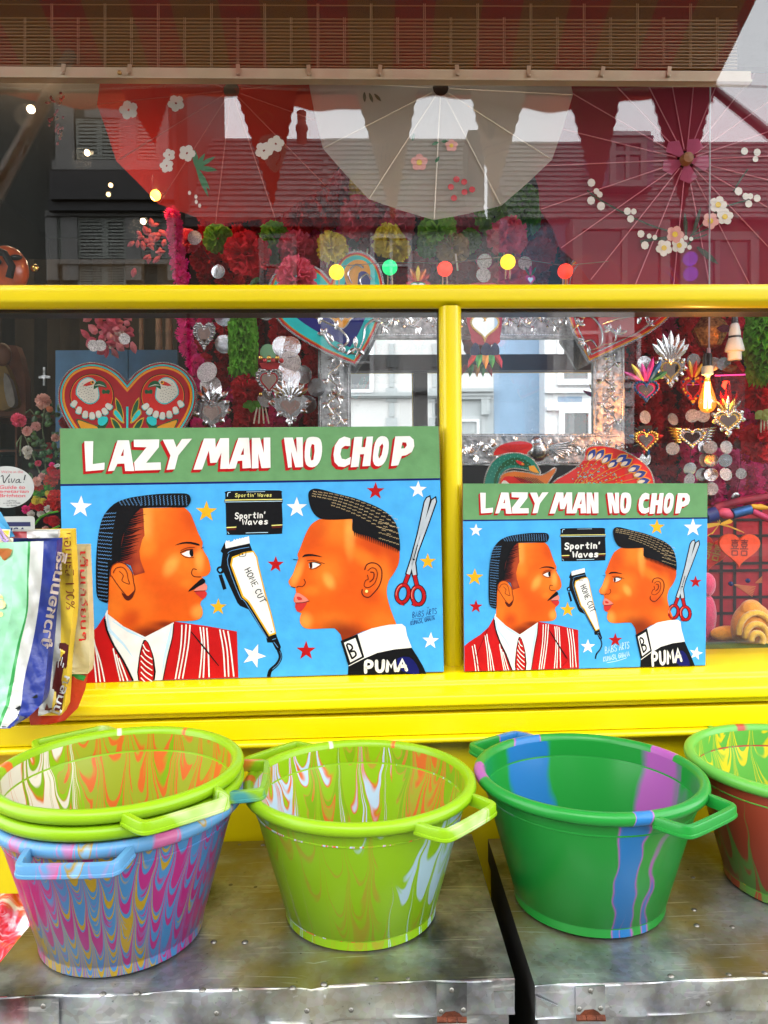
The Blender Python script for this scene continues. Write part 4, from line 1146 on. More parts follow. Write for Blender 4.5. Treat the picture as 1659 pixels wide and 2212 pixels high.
    for (x0, x1, y) in ((112, 180, 739), (425, 500, 724)): a.line(B_((x0, y + 2), (x1, y - 2)), 3.6, PPL, 2); a.line(B_((x0 + 2, y + 15), (x1 - 2, y + 11)), 7, PBR, 2)
    a.line(B_((120, 770), (130, 785)), 2, PSH, 2); a.line(B_((245, 778), (400, 774)), 2, PSH, 2)
    qx = lambda L: L
    def txt(body, x0, y0, x1, y1, h, wd, m):
        (ax, ay), (bx, by) = B_((x0, y0), (x1, y1))
        a.quads(letters(body, ax, ay, bx, by, h / 1.9518, wd / 1.9518, slant=.08), m, 3)
    if not second: txt("Sportin' Waves", 170, 528, 428, 526, 24, 4, PPL)
    if second: txt("Sportin'", 135, 680, 455, 670, 55, 13, PW); txt("Waves", 205, 758, 440, 750, 52, 13, PW)
    else: txt("Sportin'", 168, 680, 385, 672, 40, 8, PW); txt("Waves", 218, 722, 405, 716, 38, 8, PW)
    a.done()
    # hair clippers
    mp = M['clip']; a = Art(bd, mp, 'painted_clippers')
    a.line(B_((470, 1585), (487, 1640), (462, 1692), (420, 1730), (408, 1760), (405, 1779)), 13 if not second else 9, PK, 1)
    a.line(B_((482, 1600), (492, 1640), (470, 1690), (430, 1725)), 1.5, PBW, 2)
    a.fill(B_((98, 845), (110, 886), (272, 850), (290, 897), (318, 935), (330, 1010), (375, 1180), (420, 1340), (456, 1480), (462, 1500), (490, 1570), (485, 1585), (455, 1590), (430, 1540), (395, 1540), (385, 1500), (265, 1310), (205, 1285), (188, 1265), (130, 1140), (72, 1010), (85, 920), (70, 905)), PK, 1)
    teeth = B_((106, 886))
    for i in range(9): teeth += B_((101 + i * 18.5, 848 - i * 5.4 + 3), (110 + i * 18.5, 830 - i * 3.3))
    teeth += B_((268, 800), (273, 850))
    a.fill(teeth, PW, 2)
    a.fill(B_((150, 945), (240, 910), (300, 902), (326, 945), (338, 1010), (380, 1180), (425, 1340), (457, 1478), (408, 1496), (262, 1262), (220, 1225), (138, 1000)), PY, 2)
    a.fill(B_((158, 955), (240, 920), (296, 912), (318, 950), (328, 1010), (370, 1180), (415, 1340), (447, 1470), (412, 1484), (270, 1252), (230, 1215), (150, 1002)), PW, 3)
    a.line(B_((120, 920), (150, 900), (270, 876)), 2, PBW, 3); a.line(B_((130, 925), (122, 1000), (205, 1220), (245, 1262), (395, 1510)), 2, PBW, 3)
    a.quads(stroke2(B_((68, 1068), (100, 1170)), 13), PK, 1); a.fill(smooth_loop(B_((42, 1035), (55, 1012), (85, 1010), (98, 1030), (90, 1055), (62, 1062)), 2), PK, 2); a.fill(smooth_loop(B_((55, 1035), (70, 1022), (80, 1035), (68, 1050)), 2), PBL, 3); a.line(B_((84, 1075), (112, 1150)), 1.5, PBW, 2)
    a.line(B_((203, 918), (203, 942), (235, 940), (246, 930), (246, 908)), 2.2, PK, 4); a.fill(star(B_((223, 925))[0], 3, 0, .9), PK, 5); a.fill(star(B_((423, 1464))[0], 2.6, 0, .9), PK, 5)
    (ax, ay), (bx, by) = B_((236, 1030), (352, 1272)) if not second else B_((212, 1000), (345, 1300))
    a.quads(letters('HOME CUT', ax, ay, bx, by, 21 if not second else 34, 3.2 if not second else 4.5), PK, 4)
    a.line(B_((430, 1520), (455, 1512)), 2, PBW, 2); a.line(B_((440, 1535), (470, 1575)), 2, PBW, 2)
    a.done()
    # man with the flat top
    mp = M['man2']
    skin = skin_mat('painted orange skin', S_BASE, skin_blobs(bd, mp, [
        (B_((900, 740))[0], 120, 90, 0, S_LT, .8), (B_((970, 790))[0], 30, 120, 0, S_HI, .8), (B_((720, 800))[0], 60, 120, .5, S_DK, .5), (B_((1150, 870))[0], 130, 55, .35, S_DK, .7), (B_((1060, 950))[0], 110, 40, .6, S_LT, .7), (B_((1270, 980))[0], 50, 90, 0, S_DK, .55),
        (B_((820, 1060))[0], 85, 95, 0, S_LT, .8), (B_((825, 1110))[0], 28, 45, -.5, S_HI, .9), (B_((600, 1060))[0], 26, 80, .4, S_HI, .7), (B_((950, 1130))[0], 90, 130, 0, S_DK, .25), (B_((660, 1390))[0], 40, 45, 0, S_HI, .7), (B_((830, 1390))[0], 110, 50, 0, S_LT, .5),
        (B_((1210, 1100))[0], 40, 120, 0, S_LT, .6), (B_((700, 1180))[0], 50, 30, 0, S_LT, .6), (B_((955, 1490))[0], 150, 72, .3, S_VD, .85), (B_((1200, 1390))[0], 90, 60, 0, S_LT, .5), (B_((1120, 1220))[0], 60, 40, 0, S_DK, .5)]))
    a = Art(bd, mp, 'painted_portrait')
    hd = B_((755, 682), (870, 682), (985, 680), (990, 765), (1100, 795), (1230, 845), (1314, 905)) + smooth_loop(B_((1314, 905), (1310, 980), (1280, 1050), (1240, 1110), (1225, 1180), (1235, 1250), (1260, 1330), (1292, 1412)), 3, False)[1:] + B_((1180, 1427), (1060, 1462), (915, 1527)) + smooth_loop(B_((905, 1485), (870, 1447), (840, 1440), (700, 1445), (650, 1435), (625, 1405), (622, 1370), (632, 1335)), 3, False) + B_((600, 1322), (588, 1295), (592, 1268), (580, 1253), (578, 1235), (586, 1215), (596, 1190), (590, 1160)) + smooth_loop(B_((560, 1150), (545, 1128), (545, 1108), (572, 1065), (592, 1010), (610, 955), (605, 930), (625, 880), (660, 790), (700, 720), (755, 682)), 3, False)[:-1]
    a.fill(hd, skin, 3)
    a.fill(smooth_loop(B_((680, 520), (690, 485), (725, 470), (780, 478), (880, 505), (1000, 535), (1120, 580), (1200, 620), (1255, 665), (1295, 730), (1315, 830), (1315, 905), (1290, 888), (1200, 845), (1100, 803), (1000, 773), (985, 740), (988, 690), (975, 681), (900, 685), (800, 685), (745, 668), (710, 630), (690, 580)), 3), PK, 5)
    for k in range(16):
        t_ = k / 15; x = 720 + t_ * 560; y = 480 + 60 * t_ + 130 * t_ ** 2.2
        for q in range(5 if k > 3 else 3):
            xx, yy = x - q * (4 + 8 * t_) + 5, y + 8 + q * (16 + 10 * t_)
            a.line(zig(B_((xx - 12, yy))[0], B_((xx + 16, yy + 6))[0], 5, 2), 1.4, PTN, 6, 1)
    for k in range(4):
        for q in range(6): a.line(zig(B_((1170 + q * 24, 700 + k * 38 + q * 8))[0], B_((1190 + q * 24, 703 + k * 38 + q * 8))[0], 4, 2), 1.4, PTN, 6, 1)
    for k in range(24):
        t_ = k / 23
        a.quads(stroke2(B_((1000 + 300 * t_, 765 + 115 * t_), (1002 + 300 * t_, 800 + 118 * t_)), [5, .8]), PK, 5)
    a.fill(smooth_loop(B_((638, 948), (655, 928), (710, 925), (782, 946), (710, 938), (660, 942)), 2), PK, 5)
    a.fill(B_((684, 990), (720, 982), (768, 994), (730, 1018), (705, 1026), (688, 1020)), PW, 5); a.fill(smooth_loop(B_((688, 986), (706, 985), (708, 1020), (692, 1022)), 2), PBR, 6); a.fill(smooth_loop(B_((690, 992), (700, 992), (701, 1012), (692, 1012)), 2), PK, 7)
    a.line(B_((672, 972), (715, 968), (795, 992)), 2, PBR, 6); a.line(B_((684, 988), (720, 980), (772, 995)), 3, PK, 7); a.line(B_((690, 1028), (730, 1025), (768, 1000)), 2, PBR, 6); a.line(B_((576, 961), (612, 966)), 2, PK, 6)
    a.line(B_((650, 1098), (660, 1125), (640, 1150), (612, 1148), (600, 1158)), 3, PBR, 5); a.line(B_((560, 1150), (590, 1158)), 2.5, PBR, 5)
    a.fill(smooth_loop(B_((586, 1215), (602, 1193), (635, 1207), (686, 1250), (640, 1264), (592, 1262)), 2), PPK, 5); a.fill(smooth_loop(B_((590, 1266), (640, 1264), (672, 1258), (650, 1300), (620, 1326), (596, 1312)), 2), PLR, 5); a.line(B_((590, 1264), (640, 1262), (688, 1250)), 2.5, PBR, 6)
    a.fill(smooth_loop(B_((600, 1222), (622, 1222), (640, 1240), (610, 1244)), 2), PLR, 6)
    a.line(B_((1072, 1035), (1085, 1000), (1120, 985), (1160, 995), (1188, 1030), (1190, 1090), (1170, 1150), (1130, 1200), (1100, 1225), (1068, 1218), (1052, 1193), (1056, 1168)), 4, PBR, 5)
    a.line(B_((1093, 1042), (1120, 1020), (1150, 1030), (1160, 1070), (1145, 1120), (1115, 1150), (1085, 1157), (1068, 1143), (1078, 1108), (1097, 1100), (1090, 1068)), 3, PBR, 5)
    a.line(B_((1110, 1050), (1135, 1055), (1132, 1095), (1105, 1120)), 4, PBR, 5)
    if not second: a.fill([(B_((1085, 1183))[0][0] + 5.5 * cos(k * .7), B_((1085, 1183))[0][1] + 5.5 * sin(k * .7)) for k in range(9)], PPL, 6)
    # jersey with white collar and badge
    a.fill(B_((958, 1705), (1070, 1648), (1160, 1608), (1280, 1583), (1398, 1575), (1440, 1640), (1475, 1700), (1500, 1756), (955, 1764)), PK, 2)
    a.fill(smooth_loop(B_((1300, 1650), (1380, 1640), (1430, 1690), (1452, 1753), (1380, 1755), (1310, 1720)), 2), PNV, 3)
    a.fill(B_((905, 1528), (1030, 1480), (1120, 1441), (1240, 1416), (1330, 1410), (1355, 1430), (1366, 1490), (1399, 1575), (1280, 1586), (1160, 1611), (1070, 1649), (962, 1704)), PW, 4)
    a.fill(B_((905, 1528), (1022, 1481), (1070, 1642), (958, 1700)), PK, 5); a.fill(B_((928, 1540), (1008, 1507), (1052, 1635), (972, 1677)), PW, 6)
    def txt2(body, x0, y0, x1, y1, h, wd, m, L, sl=.12):
        (ax, ay), (bx, by) = B_((x0, y0), (x1, y1)); a.quads(letters(body, ax, ay, bx, by, h / 1.9518, wd / 1.9518, slant=sl), m, L)
    txt2('B', 972, 1655, 1030, 1630, 100, 13, PK, 7, .0)
    txt2('PUMA', 1062, 1746, 1372, 1728 if not second else 1705, 72 if not second else 84, 23, PW, 7, .06)
    a.line(B_((1325, 1432), (1350, 1500), (1385, 1570)), 1.5, PSH, 5)
    a.done()
    # scissors
    mp = M['sciss']; a = Art(bd, mp, 'painted_scissors')
    bl1 = B_((1522, 527), (1526, 545), (1490, 700), (1430, 900), (1418, 960), (1385, 1068), (1362, 1060), (1395, 960), (1440, 790), (1490, 560), (1505, 535)); bl2 = B_((1562, 535), (1567, 560), (1500, 750), (1440, 910), (1422, 985), (1432, 1068), (1407, 1072), (1392, 990), (1402, 950), (1440, 840), (1540, 550))
    for q in (bl1, bl2):
        a.fill(inset(q, -4.5), PK, 1); a.fill(q, PGY, 2)
    a.line(B_((1440, 860), (1415, 950)), 2.5, PK, 3); a.fill(star(B_((1413, 962))[0], 4, 0, .9), PK, 4)
    for (cx, cy, rx, ry, rt) in ((1336, 1200, 42, 62, .18), (1443, 1213, 42, 62, -.1)):
        ring = [(cx + rx * cos(k * pi / 10) * cos(rt) - ry * sin(k * pi / 10) * sin(rt), cy + rx * cos(k * pi / 10) * sin(rt) + ry * sin(k * pi / 10) * cos(rt)) for k in range(21)]
        rp = B_(*ring)
        a.quads(stroke2(rp, 17), PK, 2); a.quads(stroke2(rp, 10.5), PR, 3)
        a.quads(stroke2(B_(*[(x - 3, y) for x, y in ring[9:15]]), 2.5), PPK, 4)
    for s_ in (((1376, 1066), (1352, 1128)), ((1418, 1070), (1434, 1140)), ((1335, 1258), (1330, 1280)), ((1420, 1268), (1412, 1285))):
        a.quads(stroke2(B_(*s_), 18), PK, 2); a.quads(stroke2(B_(*s_), 12), PR, 3)
    a.done()
    # painter's signature
    a = Art(bd, idm, 'painted_signature')
    if not second:
        for body, x0, y0, x1, y1, h in (('BABS', 1400, 1368, 1485, 1356, 38), ('ARTS', 1498, 1352, 1575, 1338, 38), ('KUMASI, GHANA', 1390, 1420, 1560, 1380, 28)):
            (ax, ay), (bx, by) = B_((x0, y0), (x1, y1)); a.quads(letters(body, ax, ay, bx, by, h / 1.95, 1.7, slant=.2), PNV, 1)
        a.line(B_((1400, 1378), (1480, 1368)), 1.2, PNV, 1); a.line(B_((1500, 1360), (1560, 1352)), 1.2, PNV, 1); a.line(B_((1505, 1292), (1512, 1302), (1520, 1290)), 1.4, PNV, 1, 1)
    else:
        for body, x0, y0, x1, y1, h in (('BABS', 965, 1160, 1048, 1140, 42), ('ARTS', 1060, 1136, 1128, 1122, 42), ('KUMASI, GHANA', 955, 1212, 1130, 1172, 30)):
            (ax, ay), (bx, by) = C_((x0, y0), (x1, y1)); a.quads(letters(body, ax, ay, bx, by, h / 1.84, 2.2, slant=.2), PSH, 1)
        a.line(C_((980, 1218), (1050, 1205), (1110, 1185)), 2, PSH, 1)
    a.done()

sc_ = lambda ox, sx, ix, oy, sy, iy: (lambda x, y: (ix + (x - ox) * sx, iy + (y - oy) * sy))
bd1 = Board('painted_sign', [(212, 1526.6), (1564.6, 1518), (1581, 2394), (230.5, 2435.5)], -.105, -.058, 'larger painted barber sign with a red blazer and white collar portrait facing a flat top')
I_ = lambda x, y: (x, y)
stars1 = [(A_((205, 712))[0], 41, .05, PW), (A_((1247, 752))[0], 39, .02, PY), (A_((1345, 1542))[0], 31, .03, PY), (A_((225, 1105))[0], 26, 0, PY), (A_((250, 1590))[0], 26, .1, PW), (B_((600, 602))[0], 38, .0, PW), (B_((1147, 487))[0], 33, .02, PR), (B_((1443, 477))[0], 32, .03, PW), (B_((453, 997))[0], 31, .02, PR), (B_((1510, 977))[0], 30, .0, PY), (B_((302, 1632))[0], 44, .35, PW), (B_((665, 1597))[0], 36, 0, PR), (B_((1530, 1527))[0], 31, .05, PW)]
paint_board(bd1, dict(text=I_, man1=I_, man2=I_, tin=I_, clip=I_, sciss=I_, stars=stars1))
bd2 = Board('painted_sign', [(1647.9, 1722.8), (2521.3, 1721.7), (2512.6, 2371), (1654.4, 2392.8)], -.105, -.060, 'smaller painted barber sign leaning on the window to the side of the mullion')
def man1(x, y):
    X = 1521.8 + .6365 * x; Y = 679.4 + .6933 * y
    if y > 2211.6: Y = 2212.7 + (y - 2211.6) * .83
    t = (X - 1654.4) / (2512.6 - 1654.4)
    return max(X, 1651 + (Y - 1900) * .008), min(Y, 2392.5 - 21.8 * t - .8)
def man2(x, y):
    X = 1418.5 + .6954 * x; Y = 687.2 + .684 * y
    if y > 2240.3: Y = 2219.7 + (y - 2240.3) * .987
    t = (X - 1654.4) / (2512.6 - 1654.4)
    return X, min(Y, 2392.5 - 21.8 * t - .8)
def clip2(x, y):
    X, Y = 2017.9 + (x - 770.5) * .55, 2024.4 + (y - 1912.4) * .63
    if Y > 2283: Y = 2283 + (Y - 2283) * 1.15
    t = (X - 1654.4) / (2512.6 - 1654.4)
    return X, min(Y, 2392.5 - 21.8 * t - .8)
stars2 = [(c_, r, ro, m) for c_, r, ro, m in ((C_((120, 349))[0], 24, .03, PW), (C_((112, 657))[0], 32, .03, PY), (C_((120, 850))[0], 25, .03, PR), (C_((722, 870))[0], 28, .0, PY), (C_((1308, 328))[0], 29, .02, PY), (C_((1545, 332))[0], 34, .0, PW), (C_((1562, 688))[0], 23, 0, PR), (C_((855, 1112))[0], 27, .02, PW), (C_((1035, 1070))[0], 26, 0, PR), (C_((1565, 1157))[0], 25, .2, PW))]
paint_board(bd2, dict(text=lambda x, y: (1710 + (x - 301.3) * .636, 1755.3 + (y - 1572) * .686 + .0125 * (x - 301)), man1=man1, man2=man2, tin=sc_(798.7, .7866, 1993.5, 1746.9, .7476, 1880.7), clip=clip2, sciss=sc_(1407.3, .771, 2377.6, 1769, .737, 1925), stars=stars2), True)
# ------------------------------------------------------------------ stickers on the inside of the glass
def sticker_text(parent, body, x, y, hgt, col, to3, width=None, bold=0.0, slant=0.0, name='lettering', layer=.0008):
    """centred flat lettering; (x, y) pixel of its centre-left baseline; to3 maps pixels to the place"""
    pts, fs, w_, h_ = text_tris(body, bold)
    s = hgt / h_; sx = s if width is None else width / w_
    b = MB(); b.add([to3(x + p[0] * sx + slant * p[1] * s, y - p[1] * s) for p in pts], fs)
    return b.build(name, col, parent)
inkk = mat('black sticker ink', (.01, .01, .012, 1), .5); inkp = mat('rose sticker ink', (.50, .10, .12, 1), .5); stw = mat('white vinyl', (.42, .44, .42, 1), .4); inkn = mat('navy sticker ink', (.008, .01, .07, 1), .5)
GL = lambda e: (lambda u, v: P(u, v, -.0035 - e))
t = thing('round_sticker', P(10, 1060, -.0035), 'round white guide sticker with pink and black lettering on the window glass', 'sticker')
b = MB(); cx, cy = 14, 1052
b.slab([P(cx + 60 * cos(k * pi / 32), cy + 45 * sin(k * pi / 32), -.0036) for k in range(64)], (0, -.0006, 0)); b.build('vinyl', stw, t)
q = lambda x, y: cH(x, y)
for body, x, y, h, w_, m, bo, sl in (("We're in the", 12, 1160, 34, 272, inkp, .0, 0), ("Guide to", -12, 1355, 46, 320, inkp, .02, .15), ("Vegetarian", -75, 1415, 52, 425, inkp, .02, .15), ("Brighton", -10, 1470, 56, 318, inkp, .02, .15), ("call Viva!", 85, 1510, 20, 118, inkk, 0, 0), ("on 01273 777688", 38, 1538, 18, 212, inkk, 0, 0), ("for details", 82, 1566, 20, 125, inkk, 0, 0)):
    u, v = q(x, y); sticker_text(t, body, u, v, h * .17545, m, GL(.0010), w_ * .17545, bo, sl)
b = MB()
for st, wd in (([(10, 1200), (35, 1190), (40, 1240), (50, 1280), (80, 1230), (122, 1175)], 12), ([(112, 1225), (105, 1278), (125, 1262)], 9), ([(112, 1200), (116, 1194)], 9), ([(140, 1225), (150, 1280), (185, 1225)], 9), ([(238, 1232), (205, 1245), (195, 1275), (225, 1272), (240, 1235), (240, 1278), (262, 1270)], 9), ([(312, 1180), (296, 1245)], 15), ([(290, 1268), (293, 1274)], 12)):
    b_ = stroke2(smooth_loop(st, 3, False) if len(st) > 2 else st, wd)
    for qd in b_: b.poly([GL(.0010)(*q(*p)) for p in qd])
b.build('script_lettering', inkk, t)

t = thing('card_sticker', P(40, 1145, -.0035), 'payment card sticker with a navy band on the window glass, half hidden by the bags', 'sticker')
d_ = lambda x, y: cD(x, y)
b = MB(); b.slab([P(*d_(x, y), -.0036) for x, y in ((-120, 508), (245, 503), (258, 512), (262, 530), (262, 760), (-120, 760))], (0, -.0006, 0)); b.build('vinyl', stw, t)
b = MB(); b.poly([GL(.001)(*d_(x, y)) for x, y in ((-120, 548), (228, 547), (230, 580), (-120, 582))]); b.poly([GL(.001)(*d_(x, y)) for x, y in ((-120, 655), (235, 655), (235, 690), (-120, 690))]); b.build('band', inkn, t)
u, v = d_(12, 640); sticker_text(t, 'VISA', u, v, 52 * .28771, inkn, GL(.001), 180 * .28771, .02, .2)

# ------------------------------------------------------------------ woven rice sacks made into shopping bags, hanging beside the window
def sack_pt(y0, ph, amp=.009):
    def f(u, v, e=0.0):
        y = y0 - .02 * max(0.0, (v - 1380) / 190) + amp * sin(u * .045 + ph) + amp * .8 * sin(v * .021 + u * .03 + ph * 2) + amp * .45 * sin(u * .13 - v * .05 + ph) + .0018 * sin(v * .21 + u * .06 + ph) + .0015 * sin(v * .33 - u * .15)
        return P(u, v, y - e)
    return f
def woven(name, col): return mat(name, tuple(x * .82 for x in col[:3]) + (1,), .36, var=.09, scale=14, bump=.7, bscale=42)
def sack(label, rows, zones, y0, ph, depth=.03, name='shopping_bag', group='woven sack bags hanging at the window'):
    """rows: (v, [boundaries in u]); zones: materials between the boundaries"""
    f = sack_pt(y0, ph)
    ctr = f(rows[0][1][0], rows[-1][0])
    t = thing(name, ctr, label, 'shopping bag', group)
    M = 5; rr = []
    nb = len(rows[0][1])
    for i in range(len(rows) - 1):
        for j in range(M):
            k = j / M
            p0, p3 = rows[max(0, i - 1)], rows[min(len(rows) - 1, i + 2)]
            cr = lambda a, b_, c, d: .5 * (2 * b_ + (c - a) * k + (2 * a - 5 * b_ + 4 * c - d) * k * k + (3 * b_ - a - 3 * c + d) * k ** 3)
            rr.append(([cr(x0[0], x1[0], x2[0], x3[0]) for x0, x1, x2, x3 in zip(p0[1], rows[i][1], rows[i + 1][1], p3[1])] if isinstance(rows[0][1][0], tuple) else [cr(x0, x1, x2, x3) for x0, x1, x2, x3 in zip(p0[1], rows[i][1], rows[i + 1][1], p3[1])], rows[i][0] + (rows[i + 1][0] - rows[i][0]) * k))
    rr.append((rows[-1][1], rows[-1][0]))
    def vv(v, q): return v + (rows[0][2] if len(rows[0]) > 2 else 0) * q
    cols = []
    for z in range(nb - 1):
        m = zones[z]
        b = MB(); S = 5
        pts = []
        for bs, v in rr:
            for s in range(S + 1):
                u = bs[z] + (bs[z + 1] - bs[z]) * s / S
                pts.append(f(u, v + SLOPE(u, v), 0))
        n = S + 1
        b.add(pts, [(i * n + s, (i + 1) * n + s, (i + 1) * n + s + 1, i * n + s + 1) for i in range(len(rr) - 1) for s in range(S)])
        b.build('printed_panel' if z else 'front_panel', m, t, smooth=60)
    # back and sides of the bag
    b = MB(); L = [f(bs[0], v + SLOPE(bs[0], v)) for bs, v in rr]; Rr = [f(bs[-1], v + SLOPE(bs[-1], v)) for bs, v in rr]
    off = Vector((0, depth, .004)); n = len(L)
    pts = L + [p + off for p in L] + Rr + [p + off for p in Rr]
    fs = []
    for i in range(n - 1):
        fs += [(i, n + i, n + i + 1, i + 1), (2 * n + i, 2 * n + i + 1, 3 * n + i + 1, 3 * n + i), (n + i, 3 * n + i, 3 * n + i + 1, n + i + 1)]
    fs.append((n - 1, 2 * n - 1, 4 * n - 1, 3 * n - 1))
    b.add(pts, fs); b.build('back_panel', zones[-1], t, smooth=60)
    return t, f
SLOPE = lambda u, v: -.03 * (u - 90) + 1.5 * sin(u * .09 + v * .02)
w_white, w_blue, w_green, w_mint, w_grey, w_yel, w_cream, w_red, w_brown = woven('white woven plastic', (.66, .66, .62, 1)), woven('royal blue woven plastic', (.012, .03, .24, 1)), woven('green woven plastic', (.03, .33, .07, 1)), woven('mint woven plastic', (.33, .72, .44, 1)), woven('grey white woven plastic', (.48, .47, .44, 1)), woven('golden woven plastic', (.78, .54, .04, 1)), woven('cream woven plastic', (.66, .56, .30, 1)), woven('red woven plastic', (.60, .05, .015, 1)), woven('maroon woven plastic', (.10, .012, .01, 1))
SLOPE0 = SLOPE
# rear bag: cream strip with red lettering over a red body
SLOPE = lambda u, v: -.02 * (u - 170)
tt, f = sack('cream and red woven sack bag hung nearest the sign board', [(1181, [120, 150, 186]), (1260, [118, 150, 189]), (1380, [112, 149, 193]), (1440, [110, 150, 193]), (1456, [108, 149, 190])], [w_red, w_cream], -.235, 1.0)
b = MB(); rows_ = [(1456, 60, 190), (1490, 58, 184), (1530, 62, 168), (1556, 64, 140), (1564, 66, 105)]
pts = []
for v, a_, c_ in rows_:
    for s in range(9): pts.append(f(a_ + (c_ - a_) * s / 8, v - .02 * ((a_ + (c_ - a_) * s / 8) - 170)))
b.add(pts, [(i * 9 + s, (i + 1) * 9 + s, (i + 1) * 9 + s + 1, i * 9 + s + 1) for i in range(4) for s in range(8)]); b.build('bottom_panel', w_red, tt, smooth=60)
b = MB(); b.add([f(u, v, .0012) for u, v in (cD(508, 1668), cD(655, 1705), cD(652, 1748), cD(506, 1705))], [(0, 1, 2, 3)]); b.build('green_band', w_green, tt)
def sack_text(tt, f, body, p0, p1, hgt, m, bold=0.0, e=.0016, name='printed_lettering'):
    """lettering running from pixel p0 to p1 (along the baseline), hgt pixels tall"""
    pts, fs, w_, h_ = text_tris(body, bold)
    L = sqrt((p1[0] - p0[0]) ** 2 + (p1[1] - p0[1]) ** 2); dx, dy = (p1[0] - p0[0]) / L, (p1[1] - p0[1]) / L
    s = L / w_; q = hgt / h_
    b = MB(); b.add([f(p0[0] + dx * x * s + dy * y * q, p0[1] + dy * x * s - dx * y * q, e) for x, y in pts], fs)
    return b.build(name, m, tt)
sack_text(tt, f, 'เต็มเกวียนๆ', cD(588, 768), cD(592, 1440), 21, mat('red print', (.6, .01, .01, 1), .5), .01)
# middle bag: grey white with golden strip
SLOPE = lambda u, v: -.02 * (u - 90)
tt, f = sack('grey bag with a golden strip and maroon foot, hung between two other sack bags', [(1148, [60, 124, 153]), (1230, [70, 128, 157]), (1320, [80, 131, 158]), (1395, [86, 131, 150]), (1430, [88, 128, 146]), (1530, [84, 112, 140]), (1546, [82, 108, 132])], [w_grey, w_yel], -.275, 2.2)
b = MB(); L = [cD(448, 1455), cD(425, 1600), cD(395, 1780), cD(335, 1960)]; Rr = [cD(518, 1455), cD(505, 1600), cD(482, 1800), cD(465, 1965)]
pts = []
for a_, c_ in zip(L, Rr):
    for s in range(6): pts.append(f(a_[0] + (c_[0] - a_[0]) * s / 5, a_[1] + (c_[1] - a_[1]) * s / 5, .001))
b.add(pts, [(i * 6 + s, (i + 1) * 6 + s, (i + 1) * 6 + s + 1, i * 6 + s + 1) for i in range(3) for s in range(5)]); b.build('maroon_panel', w_brown, tt, smooth=60)
sack_text(tt, f, 'หอมมะลิ 100%', cD(478, 632), cD(498, 1205), 19, mat('brown print', (.22, .04, .01, 1), .5), .0)
sack_text(tt, f, 'กลมนุ้', cD(468, 1690), cD(372, 1975), 25, w_white, .02, .003)
b = MB()
for qd in stroke2([(cD(455, 1560)), (cD(438, 1600)), (cD(436, 1640))], 2) + stroke2([(cD(470, 1560)), (cD(455, 1625))], 2) + stroke2([(cD(485, 1570)), (cD(470, 1640))], 2): b.poly([f(*p, .003) for p in qd])
b.build('leaf_print', w_white, tt)
# front bag: mint and green with a blue strip
SLOPE = lambda u, v: -.035 * (u - 60)
tt, f = sack('mint green and white woven sack bag with a royal blue strip and white foreign lettering', [(1170, [-60, 30, 60, 66, 78, 94, 123]), (1250, [-60, 26, 58, 62, 74, 90, 117]), (1320, [-60, 24, 56, 60, 68, 82, 112]), (1390, [-60, 8, 38, 44, 56, 70, 106]), (1470, [-60, 0, 22, 30, 44, 52, 98]), (1520, [-60, -8, 12, 20, 34, 46, 90]), (1550, [-60, -16, 0, 8, 22, 36, 60]), (1572, [-60, -20, -6, 0, 8, 14, 22])], [w_mint, w_mint, w_green, w_white, w_white, w_blue], -.315, 4.0)
b = MB(); pts = [f(u, v, -.002) for u, v in (cD(0, 2005), cD(95, 1960), cD(300, 1825), cD(292, 1935), cD(205, 2000), cD(100, 2085), cD(0, 2090))]
b.poly(pts); b.build('bottom_panel', mat('black woven plastic', (.008, .01, .014, 1), .4, bump=.3), tt)
sack_text(tt, f, 'ข้าวหอมมะลิ', cD(300, 1490), cD(432, 770), -26, mat('white print', (.7, .68, .66, 1), .5), .03, .0022)
b = MB()
for (x, y, r, m_) in ((12, 1165, 34, 0), (4, 1240, 20, 0), (-4, 1120, 30, 0)):
    b.poly([f(*cD(x + r * cos(k * .5), y + r * sin(k * .5)), .0018) for k in range(12)])
b.build('rice_print', mat('rice print', (.62, .55, .25, 1), .5, var=.4, scale=90), tt)
b = MB(); b.poly([f(*cD(*p), .0018) for p in ((-90, 745), (60, 745), (92, 755), (75, 800), (30, 845), (-90, 880))]); b.poly([f(*cD(*p), .0024) for p in ((-90, 760), (50, 760), (62, 775), (30, 820), (-90, 850))], 1); b.build('bowl_print', [mat('orange print', (.6, .22, .05, 1), .5), mat('pale food print', (.7, .6, .5, 1), .5, var=.3, scale=60)], tt)
# small tag, clear handle strip and blue fabric at the top
b = MB(); b.poly([f(*cD(*p), -.012) for p in ((-90, 470), (5, 470), (112, 655), (-90, 690))]); b.build('blue_tab', mat('light blue woven plastic', (.08, .38, .66, 1), .45, bump=.2), tt)
b = MB(); b.poly([f(*cD(*p), -.009) for p in ((-60, 560), (5, 600), (78, 604), (70, 664), (100, 670), (98, 706), (-60, 715))]); b.poly([f(*cD(*p), -.008) for p in ((20, 612), (70, 610), (62, 655), (25, 660))], 1); b.build('paper_tag', [mat('cream paper', (.7, .6, .42, 1), .6), mat('yellow print', (.75, .48, .03, 1), .6)], tt)
b = MB(); b.tube([f(*cD(*p), -.004) for p in ((-30, 560), (0, 600), (25, 640), (60, 690))], .0022, 6); b.tube([f(*cD(*p), -.003) for p in ((-30, 590), (0, 640), (20, 680), (55, 705))], .0022, 6); b.build('cord', mat('lilac cord', (.35, .25, .5, 1), .6), tt)
SLOPE = lambda u, v: 0
tt2, f2 = sack('narrow strip of red plastic and clear tape, top of the hanging bags', [(1148, [24, 58, 78, 126]), (1162, [24, 58, 78, 126])], [mat('dark red strip', (.22, .01, .015, 1), .4, var=.4, scale=60), mat('clear tape', (.5, .47, .45, 1), .2), w_white], -.293, 1.3, .01, name='bag_strap')

